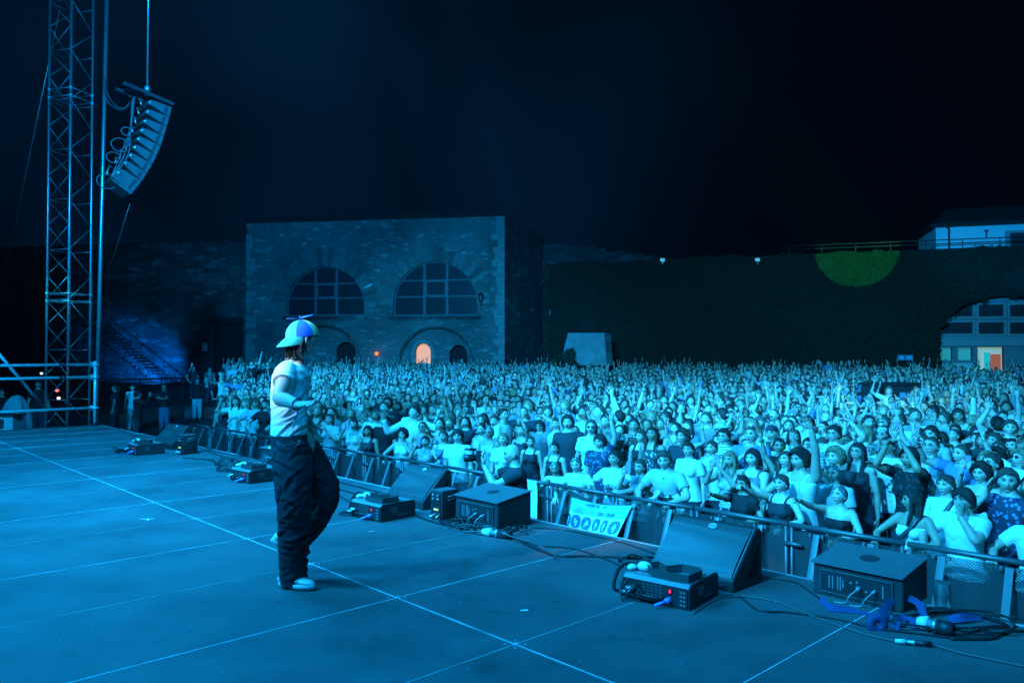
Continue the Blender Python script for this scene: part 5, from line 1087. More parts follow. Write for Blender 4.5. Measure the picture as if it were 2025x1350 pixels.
coil(900, 1035, .16, 'small cable coil at the foot of middle upright box', 4, .005, 3, .04)
coil(1262, 1112, .16, 'coiled cable behind the nearest effects machine', 4, .007, 4, .04)
coil(1900, 1235, .36, 'large loose cable coil at lower right beside the low speaker', 5, .006, 5, .04, asp=.6)
coil(1245, 1185, .09, 'small dangling cable loops at the left side of the nearest effects machine', 3, .0055, 6, .12)
coil(448, 932, .16, 'tangled cables left of effects machine by the performer legs', 5, .006, 7, .18)
coil(245, 895, .16, 'tangled cables left of the farthest effects machine', 4, .007, 8, .08)
coil(695, 1018, .12, 'cable loops at the left side of the middle effects machine', 4, .005, 9, .05)
def plug(px, py, px2, py2, r, label, z=.03):
    a, b_ = gp(px, py, z), gp(px2, py2, z); t = thing('cable_connector', label, 'connector', a); d = b_ - a; L_ = d.length; d = d / L_
    mb = MB(); tube(mb, [d * 0, d * L_ * .42], r, 12); mb.build('black_body', M_black, t)
    mb = MB(); tube(mb, [d * L_ * .43, d * L_ * .5, d * L_ * .52, d * L_ * .7], [r * .9, r * 1.1, r * .8, r * .8], 12); mb.build('silver_ring', M_alu, t)
    mb = MB(); tube(mb, [d * L_ * .71, d * L_], [r * 1.15, r * .7], 12); mb.build('pale_sleeve', M_white, t); return t
plug(1010, 1058, 955, 1050, .035, 'fat silver and black connector lying in the mid stage cable coil', .035)
plug(1842, 1273, 1770, 1266, .014, 'slim silver and black plug lying alone at lower right', .016)
plug(1885, 1245, 1815, 1228, .04, 'black and white connector beside the blue straps at lower right', .04)
# blue straps, can, tape dots
def strap(px, w_, label, zf, m):
    P3 = [gp(x, y, 0.004) + Vector((0, 0, z)) for (x, y), z in zip(px, zf)]; P3 = catmull(P3, 5); mb = MB(); V = []
    for i, p in enumerate(P3):
        t = (P3[min(i + 1, len(P3) - 1)] - P3[max(i - 1, 0)]).normalized(); tl = i * .35; s = (Vector((0, 0, 1)).cross(t)).normalized() * math.cos(.55 + .5 * math.sin(tl)) + Vector((0, 0, 1)) * abs(math.sin(.55 + .5 * math.sin(tl))); n_ = t.cross(s) * .0015
        V += [tuple(p + n_), tuple(p + s * w_ + n_), tuple(p + s * w_ - n_), tuple(p - n_)]
    k = len(P3); mb.add(V, [(4 * i + j, 4 * i + (j + 1) % 4, 4 * i + 4 + (j + 1) % 4, 4 * i + 4 + j) for i in range(k - 1) for j in range(4)] + [(3, 2, 1, 0), tuple(4 * (k - 1) + j for j in range(4))])
    return tag(mb.build('strap', m, smooth=False), label, 'strap')
M_strap = mat('blue_webbing', (.018, .06, .17), .9)
strap([(1618, 1186), (1640, 1206), (1690, 1212), (1735, 1220), (1762, 1228)], .042, 'long flat blue strap lying before the low speaker at right', (0, 0, 0, 0, .0), M_strap)
strap([(1745, 1225), (1775, 1205), (1810, 1212), (1818, 1230)], .045, 'arched blue strap standing up right of the long flat one', (0, .05, .05, .0), M_strap)
strap([(1760, 1235), (1778, 1246), (1795, 1232), (1800, 1240)], .05, 'crumpled short blue strap under the arched one', (0, 0, .02, 0), M_strap)
strap([(1880, 1232), (1910, 1232), (1945, 1226)], .05, 'blue strap lying inside the cable coil right of the can', (0, .01, 0), M_strap)
rt = MB(); c = gp(1732, 1243); Rr = .035
for a0 in (0,): tube(rt, [c + Vector((Rr * math.cos(a), -.02 + .0, Rr + Rr * math.sin(a))) for a in np.linspace(0, 2 * PI, 25)[:-1]], .012, 6, r2=.03, closed=True, up=(0, 1, 0))
tag(rt.build('strap_roll', M_strap), 'small rolled end of blue strap standing on the deck', 'strap roll')
cn = MB(); c = gp(1864, 1200); tube(cn, [c + Vector((0, 0, z)) for z in (0, .003, .15, .155, .15)], [.048, .05, .05, .049, .044], 32); tag(cn.build('metal_can', mat('brushed_can', (.55, .6, .6), .22, .85), angle=40), 'shiny metal can standing right of the low speaker', 'can')
def scrap(px, py, sx, sy, a, label, m=M_white):
    mb = MB(); c = gp(px, py); box(mb, (c.x, c.y, .006), (sx, sy, .003), Matrix.Rotation(a, 3, 'Z')); return tag(mb.build('tape_scrap', m, smooth=False), label, 'tape')
scrap(1037, 1208, .045, .02, .2, 'small white tape scrap on the deck at lower centre'); scrap(291, 1027, .13, .014, .15, 'upper arm of a small white tape cross on left deck'); scrap(293, 1028, .016, .10, .4, 'lower arm of a small white tape cross on left deck')
scrap(735, 1052, .05, .04, .5, 'small pale round stain sticker by the middle effects machine', M_grey)

# ------------------------------------------------------------------ crowd barrier
BV = 7.2
def barrier_proto():
    t = thing('crowd_barrier', None, 'barrier', (0, 0, 0), 0, 'crowd barrier panels along the stage front'); w = 1.06
    mb = MB(); cyl(mb, (0, .0, 1.11), (0, w, 1.11), .026, 12); mb.build('top_rail', M_galvd, t)
    mb = MB()
    for y in (.02, w - .02): cyl(mb, (.0, y, .02), (.0, y, 1.09), .018, 8)
    for z in (.12, .55): cyl(mb, (0, .02, z), (0, w - .02, z), .014, 6)
    cyl(mb, (-.02, w - .14, .93), (-.02, w + .05, .93), .021, 10); mb.build('frame', M_galvd, t)
    mb = MB(); mb.add([(.012, .03, .12), (.012, w - .03, .12), (.012, w - .03, 1.06), (.012, .03, 1.06)], [(0, 1, 2, 3)]); o = mb.build('mesh_sheet', M_perf, t, smooth=False); l = o.data.uv_layers.new(name='UV')
    for li, c in enumerate(((0, 0), (w, 0), (w, 1), (0, 1))): l.data[li].uv = c
    for y in (.28, w - .28):
        mb = MB(); tube(mb, [(-.03, y, 1.06), (-.44, y, .04)], .030, 4, r2=.010, up=(0, 1, 0)); box(mb, (-.03, y - .06, 1.05), (.03, .02, .03)); box(mb, (-.03, y + .06, 1.05), (.03, .02, .03)); mb.build('strut', mat('pale_strut', (.15, .155, .16), .5, .1), t, smooth=False)
    mb = MB(); box(mb, (-.1, w / 2, .012), (1.1, w - .02, .016)); mb.build('floor_plate', M_galvd, t, smooth=False); return t
M_galvd = mat('dull_steel', (.13, .135, .14), .45, .5, noise=.2, nscale=9)
def f_perf(n, L, b):
    t = N_(n, 'ShaderNodeTexCoord'); mp = N_(n, 'ShaderNodeMapping'); mp.inputs['Scale'].default_value = (62, 62, 62); mp.inputs['Rotation'].default_value = (0, 0, .785); L.new(t.outputs['UV'], mp.inputs['Vector'])
    v = N_(n, 'ShaderNodeTexVoronoi', Scale=1.0, Randomness=0.0); L.new(mp.outputs[0], v.inputs['Vector'])
    m = N_(n, 'ShaderNodeMath', operation='GREATER_THAN'); m.inputs[1].default_value = .33; L.new(v.outputs['Distance'], m.inputs[0]); L.new(m.outputs[0], b.inputs['Alpha']); b.inputs['Base Color'].default_value = (.06, .062, .065, 1)
M_perf = node_mat('perforated_sheet', f_perf, .5)
proto = barrier_proto(); ordn = ['nearest', 'second', 'third', 'fourth', 'fifth', 'sixth', 'seventh', 'eighth', 'ninth', 'tenth', 'eleventh', 'twelfth', 'thirteenth', 'fourteenth', 'fifteenth', 'sixteenth', 'seventeenth']
def copy_tree(o, parent=None):
    c = o.copy(); COL.objects.link(c)
    if parent: c.parent = parent
    for ch in list(o.children): copy_tree(ch, c)
    return c
bu = [.42 + 1.085 * i for i in range(17)]
gapu = (gp(1050, 1000).x, 0)
for i, u in enumerate(bu):
    pxm = 0; o = proto if i == 0 else copy_tree(proto); skew = 0.0
    o.location = uv(u, BV, GZ); o.rotation_euler = (0, 0, RV + random.uniform(-.012, .012))
    where = ('under the woman in white strapless top' if i == 1 else 'behind the big right wedge monitor' if i == 3 else 'carrying the picture banner' if i == 4 else 'behind the middle wedge monitor' if i == 7 else 'counting leftwards from the right picture edge')
    o['label'] = '%s crowd barrier panel %s' % (ordn[i], where)
# towel and banner on the barrier
def cloth_sheet(O, A, B, w, h, nx, ny, fn):
    V = []
    for k in (0, 1):
        for j in range(ny + 1):
            for i in range(nx + 1):
                a, b_ = i / nx, j / ny; q = Vector(O) + A * (w * a) + B * (h * b_); V.append(tuple(q + A.cross(B).normalized() * (fn(a, b_) + k * .003)))
    m = nx + 1; N2 = m * (ny + 1); Fc = []
    for j in range(ny):
        for i in range(nx): a = j * m + i; Fc.append((a, a + m, a + m + 1, a + 1)); Fc.append((a + N2, a + 1 + N2, a + m + 1 + N2, a + m + N2))
    for i in range(nx): Fc.append((i, i + 1, i + 1 + N2, i + N2)); a = ny * m + i; Fc.append((a, a + N2, a + 1 + N2, a + 1))
    for j in range(ny): a = j * m; Fc.append((a, a + N2, a + m + N2, a + m)); a += nx; Fc.append((a, a + m, a + m + N2, a + N2))
    mb = MB(); mb.add(V, Fc); return mb
TL, TR, BR, BL = vp(1131, 983, 7.10), vp(1250, 999, 7.10), vp(1217, 1068, 7.0), vp(1121, 1050, 7.0)
bn = thing('banner', 'pale fan banner with oval pictures hung on the barrier rail', 'banner', TL)
def bq(a, b_, out=0.0):
    p = TL.lerp(TR, a).lerp(BL.lerp(BR, a), b_); return p - Vector((VX, VY, 0)) * (out + .02 * math.sin(a * 7 + b_ * 2) * b_ + .01 * math.sin(a * 3)) - Vector((0, 0, 1)) * (.035 * math.sin(PI * a) * (1 - b_)) - TL
def quadgrid(mb, a0, a1, b0, b1, out, nx=10, ny=6, m=0):
    V = [tuple(bq(a0 + (a1 - a0) * i / nx, b0 + (b1 - b0) * j / ny, out)) for j in range(ny + 1) for i in range(nx + 1)]; mb.add(V, [(j * (nx + 1) + i, (j + 1) * (nx + 1) + i, (j + 1) * (nx + 1) + i + 1, j * (nx + 1) + i + 1) for j in range(ny) for i in range(nx)], m=m)
mb = MB(); quadgrid(mb, 0, 1, 0, .40, .0, 24, 6); quadgrid(mb, 0, 1, 0, .40, -.003, 24, 6); mb.build('upper_cloth', mat('blue_cloth', (.22, .50, .72), .8), bn)
mb = MB(); quadgrid(mb, 0, 1, .40, 1, .0, 24, 10); quadgrid(mb, 0, 1, .40, 1, -.003, 24, 10); mb.build('lower_cloth', mat('white_cloth', (.82, .82, .80), .8), bn)
for i, (ca, wa) in enumerate(((-.0, .055), (.155, .088), (.35, .085), (.535, .066), (.69, .055), (.88, .098))):
    mb = MB(); K = 24; ring = [(max(0.005, min(.995, ca + wa * (abs(math.cos(q)) ** .75) * (1 if math.cos(q) > 0 else -1))), .645 + .195 * (abs(math.sin(q)) ** .85) * (1 if math.sin(q) > 0 else -1)) for q in np.linspace(0, 2 * PI, K + 1)[:-1]]
    mb.add([tuple(bq(max(.0, ca), .645, .004))] + [tuple(bq(a, b_, .004)) for a, b_ in ring], [(0, 1 + (j + 1) % K, 1 + j) for j in range(K)]); o = mb.build('oval_picture', mat('picture_blue', (.06, .22, .42), .7, noise=.9, nscale=60), bn)
    mb = MB(); rg_ = random.Random(i)
    for (da, db, ra, rb) in ((rg_.uniform(-.2, .2), -.35, .22, .16), (rg_.uniform(-.1, .1), .05, .38, .30), (rg_.uniform(-.3, .3), .5, .2, .28)):
        mb.add([tuple(bq(max(0.002, min(.998, ca + wa * (da + ra * math.cos(q)))), .645 + .195 * (db + rb * math.sin(q)), .006)) for q in np.linspace(0, 2 * PI, 13)[:-1]][::-1], [tuple(range(12))])
    mb.build('picture_shape', mat('picture_pale', (.55, .72, .8), .7), o)
for ca in (.38, .58, .74):
    mb = MB(); K = 14; mb.add([tuple(bq(ca + .06 * math.cos(q), .998 - .09 * math.sin(q), .004)) for q in np.linspace(0, PI, K)], [tuple(range(K - 1, -1, -1))]); mb.build('oval_picture', mat('picture_blue'), bn)
def glyphs(txt, a0, b0, ha, hb, out):
    mb = MB(); G_ = {'O': [(0, 0, 1, 0), (1, 0, 1, 1), (1, 1, 0, 1), (0, 1, 0, 0)], 'N': [(0, 1, 0, 0), (0, 0, 1, 1), (1, 1, 1, 0)], 'U': [(0, 0, 0, 1), (0, 1, 1, 1), (1, 1, 1, 0)], 'T': [(0, 0, 1, 0), (.5, 0, .5, 1)], 'R': [(0, 1, 0, 0), (0, 0, 1, 0), (1, 0, 1, .5), (1, .5, 0, .5), (.4, .5, 1, 1)], 'I': [(.5, 0, .5, 1)], 'V': [(0, 0, .5, 1), (.5, 1, 1, 0)], 'E': [(0, 0, 0, 1), (0, 0, 1, 0), (0, .5, .8, .5), (0, 1, 1, 1)], 'H': [(0, 0, 0, 1), (1, 0, 1, 1), (0, .5, 1, .5)], 'A': [(0, 1, .5, 0), (.5, 0, 1, 1), (.2, .6, .8, .6)], 'S': [(1, 0, 0, 0), (0, 0, 0, .5), (0, .5, 1, .5), (1, .5, 1, 1), (1, 1, 0, 1)]}
    a = a0
    for ch in txt:
        for x0, y0, x1, y1 in G_.get(ch, []): tube(mb, [bq(a + ha * x0, b0 + hb * y0, out), bq(a + ha * x1, b0 + hb * y1, out)], .0032, 4)
        a += ha * 1.45
    return mb
glyphs('ON OUR', .52, .255, .033, .085, .004).build('lettering', mat('ink_blue', (.02, .10, .30), .7), bn)
glyphs('AVRETE IT', .27, .045, .028, .07, .004).build('lettering', mat('ink_blue'), bn)
tp = vp(1048, 950, 7.14); mb = cloth_sheet(tp + Vector((0, 0, .02)) - Vector((VX, VY, 0)) * .04, -Vector((UX, UY, 0)), Vector((0, 0, -1)), .18, .50, 8, 14, lambda a, b_: .012 * math.sin(a * 9 + b_ * 2) - .03 * (1 - b_) ** 6)
tag(mb.build('towel', mat('white_towel', (.78, .78, .76), .95, bump=.5, bscale=120)), 'white towel hanging over the barrier beside the bald cameraman', 'towel')

# ------------------------------------------------------------------ people of the crowd
GEO = {}; t1 = time.time()
def geo(pose, fem, expr, hp, hy, lod, seed):
    k = (pose, fem, expr, hp, hy, lod, seed)
    if k not in GEO:
        G = person_geo(pose, fem, expr, hp, hy, 0, lod, ('tee', 'tank', 'long') if not fem else ('tee', 'tank', 'band'), seed); G['mesh'] = {}
        GEO[k] = G
    return GEO[k]
HAIRM = {}; TRM = trousers_geo(0, .015).mesh('trousers', M_denim); SHM = None
def f_floral(n, L, b):
    oi = N_(n, 'ShaderNodeObjectInfo'); t = N_(n, 'ShaderNodeTexCoord'); v = N_(n, 'ShaderNodeTexVoronoi', Scale=22.0); L.new(t.outputs['Object'], v.inputs['Vector'])
    c = ramp(n, L, v.outputs['Distance'], [(.25, (1, 1, 1)), (.38, (.16, .16, .16))]); m = N_(n, 'ShaderNodeMix', data_type='RGBA', blend_type='MULTIPLY'); m.inputs[0].default_value = 1; L.new(oi.outputs['Color'], m.inputs[6]); L.new(c, m.inputs[7]); L.new(m.outputs[2], b.inputs['Base Color'])
def f_stripe(n, L, b):
    oi = N_(n, 'ShaderNodeObjectInfo'); t = N_(n, 'ShaderNodeTexCoord'); v = N_(n, 'ShaderNodeTexWave', Scale=9.0, bands_direction='Z'); L.new(t.outputs['Object'], v.inputs['Vector'])
    c = ramp(n, L, v.outputs[0], [(.45, (1, 1, 1)), (.6, (.35, .35, .35))]); m = N_(n, 'ShaderNodeMix', data_type='RGBA', blend_type='MULTIPLY'); m.inputs[0].default_value = 1; L.new(oi.outputs['Color'], m.inputs[6]); L.new(c, m.inputs[7]); L.new(m.outputs[2], b.inputs['Base Color'])
M_floral = node_mat('patterned_cotton', f_floral, .85); M_stripe = node_mat('striped_cotton', f_stripe, .85)
GLS = glasses_geo().mesh('glasses', M_black); SHD = shades_geo().mesh('sunglasses', M_phone); CAPM = {1: cap_geo(0, 1).mesh('cap', M_top), -1: cap_geo(0, -1).mesh('cap', M_top)}
SKIN = [(.62, .42, .33), (.56, .38, .30), (.50, .33, .25), (.66, .45, .36), (.42, .26, .18), (.58, .40, .32)]
TONES = {'white': (.66, .66, .65), 'pale': (.42, .44, .46), 'mid blue': (.12, .22, .42), 'grey': (.20, .21, .22), 'dark': (.03, .032, .04), 'black': (.012, .012, .014)}
HCOL = {'dark': (.035, .026, .024), 'brown': (.09, .062, .05), 'fair': (.30, .21, .13), 'grey': (.3, .3, .3)}
def person(loc, face, scale, pose, fem, expr, hair, hcol, top, tone, label, hp=6, hy=0, mirror=False, lod=0, seed=0, pat=None, extra=(), skin=None, group='standing audience behind the barrier', lean=0, cat='person', kneel=0, legs='dark', phone=False):
    G = geo(pose, fem, expr, hp, hy, lod, seed); M = G['mesh']
    t = thing('person', label, cat, loc, math.atan2(-face[0], face[1]), group); t.scale = (scale * (-1 if mirror else 1), scale, scale)
    if lean: t.rotation_euler[0] = -math.radians(lean)
    if 'body' not in M: M['body'] = G['body'].mesh('body', M_skin)
    b = ob('body', M['body'], t); sc = skin or SKIN[seed % len(SKIN)]; b.color = (*sc, 1)
    if top not in M: M[top] = G[top].mesh('top', M_top)
    o = ob('shirt' if top in ('tee', 'long') else 'tank_top', M[top], t); o.color = (*TONES[tone], 1)
    if pat: o.material_slots[0].link = 'OBJECT'; o.material_slots[0].material = pat
    o = ob('trousers', TRM, t); o.color = (*{'dark': (.03, .035, .05), 'jeans': (.16, .22, .32), 'pale': (.5, .5, .5)}[legs], 1)
    if hair not in ('bald', 'cap'):
        hk = (hair, fem, lod)
        if hk not in HAIRM: HAIRM[hk] = hairshell(hair, fem, lod).mesh('hair', M_hair)
        o = ob('hair' if hair != 'wrap' else 'headscarf', HAIRM[hk], t); o.matrix_local = G['HM']; o.color = (*(HCOL[hcol] if hair != 'wrap' else TONES['white']), 1)
        if hair == 'wrap': o.material_slots[0].link = 'OBJECT'; o.material_slots[0].material = M_floral
    for e in extra:
        if e == 'glasses': o = ob('glasses', GLS, t)
        elif e == 'shades': o = ob('sunglasses', SHD, t)
        elif e in ('cap', 'backcap'):
            o = ob('cap', CAPM[1 if e == 'cap' else -1], t); o.color = (*TONES['dark' if tone == 'white' else 'pale'], 1)
        elif e == 'strap':
            mb = MB(); tube(mb, catmull([(-.12, -.08, 1.42), (-.10, .05, 1.44), (-.05, .125, 1.33), (.06, .16, 1.18), (.15, .10, 1.0)], 5), .022, 6, r2=.005, up=(.7, 0, .7)); o = mb.build('bag_strap', M_black, t); continue
        elif e == 'lanyard':
            mb = MB(); tube(mb, catmull([(-.07, .02, 1.46), (-.05, .10, 1.38), (0, .142, 1.18), (.05, .10, 1.38), (.07, .02, 1.46)], 6), .005, 5); box(mb, (0, .15, 1.13), (.07, .006, .1)); o = mb.build('lanyard', M_black, t); continue
        elif e == 'print':
            mb = MB(); rg_ = random.Random(seed)
            for q in range(9): tube(mb, [(-.08 + .02 * q + rg_.uniform(-.01, .01), .138 - abs(-.08 + .02 * q) * .3, 1.20 + rg_.uniform(-.03, .03)), (-.07 + .02 * q, .140 - abs(-.08 + .02 * q) * .3, 1.20 + rg_.uniform(-.03, .03))], .007, 5)
            o = mb.build('shirt_print', M_black, t); continue
        elif e == 'bracelet':
            s = 1; w_ = G['arm'][1][2]; el = G['arm'][1][1]; d = (w_ - el).normalized(); mb = MB(); x = d.orthogonal().normalized(); y = d.cross(x); tube(mb, [w_ - d * .03 + (x * math.cos(q) + y * math.sin(q)) * .034 for q in np.linspace(0, 2 * PI, 13)[:-1]], .006, 5, closed=True); o = mb.build('bracelet', M_black, t); continue
        else: continue
        o.matrix_local = G['HM']
    return t, G
def phone_in(t, G, who, both=False, lit=False):
    a = G['arm'][1]; hnd = Vector(a[3]['f']).normalized(); w_ = a[2] + hnd * .10; c = w_ + Vector((-.045 if both else 0, .0, .02)) + Vector(a[3]['n']).normalized() * .03
    bpy.context.view_layer.update(); Mx = Matrix.LocRotScale(t.location, t.rotation_euler, t.scale); p = Mx @ c
    mb = MB(); box(mb, (0, 0, 0), (.075, .009, .15), bev=.003); o = mb.build('smartphone', M_phone, smooth=False); o.location = p; o.rotation_euler = (.15, 0, t.rotation_euler[2]); who = who.replace('rows behind,', 'rows behind'); tag(o, ' '.join(('smartphone held by ' + who).split()[:16]) if True else '', 'phone', 'smartphones held up in the crowd')
    mb = MB()
    for k in range(3): cyl(mb, (.018 - .0 * k, -.0046, .055 - .019 * k), (.018, -.0075, .055 - .019 * k), .006, 8)
    mb.build('camera_lens', M_grey, o); mb = MB(); mb.add([(-.034, .0052, -.07), (.034, .0052, -.07), (.034, .0052, .07), (-.034, .0052, .07)], [(3, 2, 1, 0)]); mb.build('screen', mat('phone_screen', (.1, .2, .3), .3, emit=(.12, .5, .8), estr=.12), o, smooth=False); return o
PERF = Vector((-1.45, 5.25))
SP = []   # specials: ground x, y, head pixel, anchor name
NUMW = ['', 'one row', 'two rows', 'three rows', 'four rows', 'five rows', 'six rows', 'seven rows', 'eight rows', 'nine rows', 'ten rows', 'eleven rows', 'twelve rows', 'thirteen rows', 'fourteen rows', 'fifteen rows', 'sixteen rows', 'seventeen rows', 'eighteen rows', 'nineteen rows', 'twenty rows']
def special(px, py, v, pose, fem, expr, hair, hcol, top, tone, label, short, face=None, smin=.86, smax=1.06, **kw):
    v = 6.0 if v < 6 else 7.62 + (v - 6.36) * 1.3
    if v is None or v > 50: Pn = gp(px, py, GZ + 1.595 * (v / 100.0 if v else 1.0))
    else: Pn = vp(px, py, v)
    sc = (Pn.z - GZ) / 1.595; sc = min(max(sc, smin), smax)
    if face is None: d = PERF - Vector((Pn.x, Pn.y)); d.normalize(); base = Vector((-VX, -VY)); d = (d * .75 + base * .45).normalized(); face = (d.x, d.y)
    t, G = person((Pn.x, Pn.y, GZ), face, sc, pose, fem, expr, hair, hcol, top, tone, label, **kw)
    SP.append((Pn.x, Pn.y, px, py, short)); return t, G
def fdir(deg): a = math.radians(deg); return (math.cos(a), math.sin(a))     # 0 = image right, 180 = image left, 270 = towards the camera
FR = 6.36   # front row; special() stretches these depths to the real row spacing
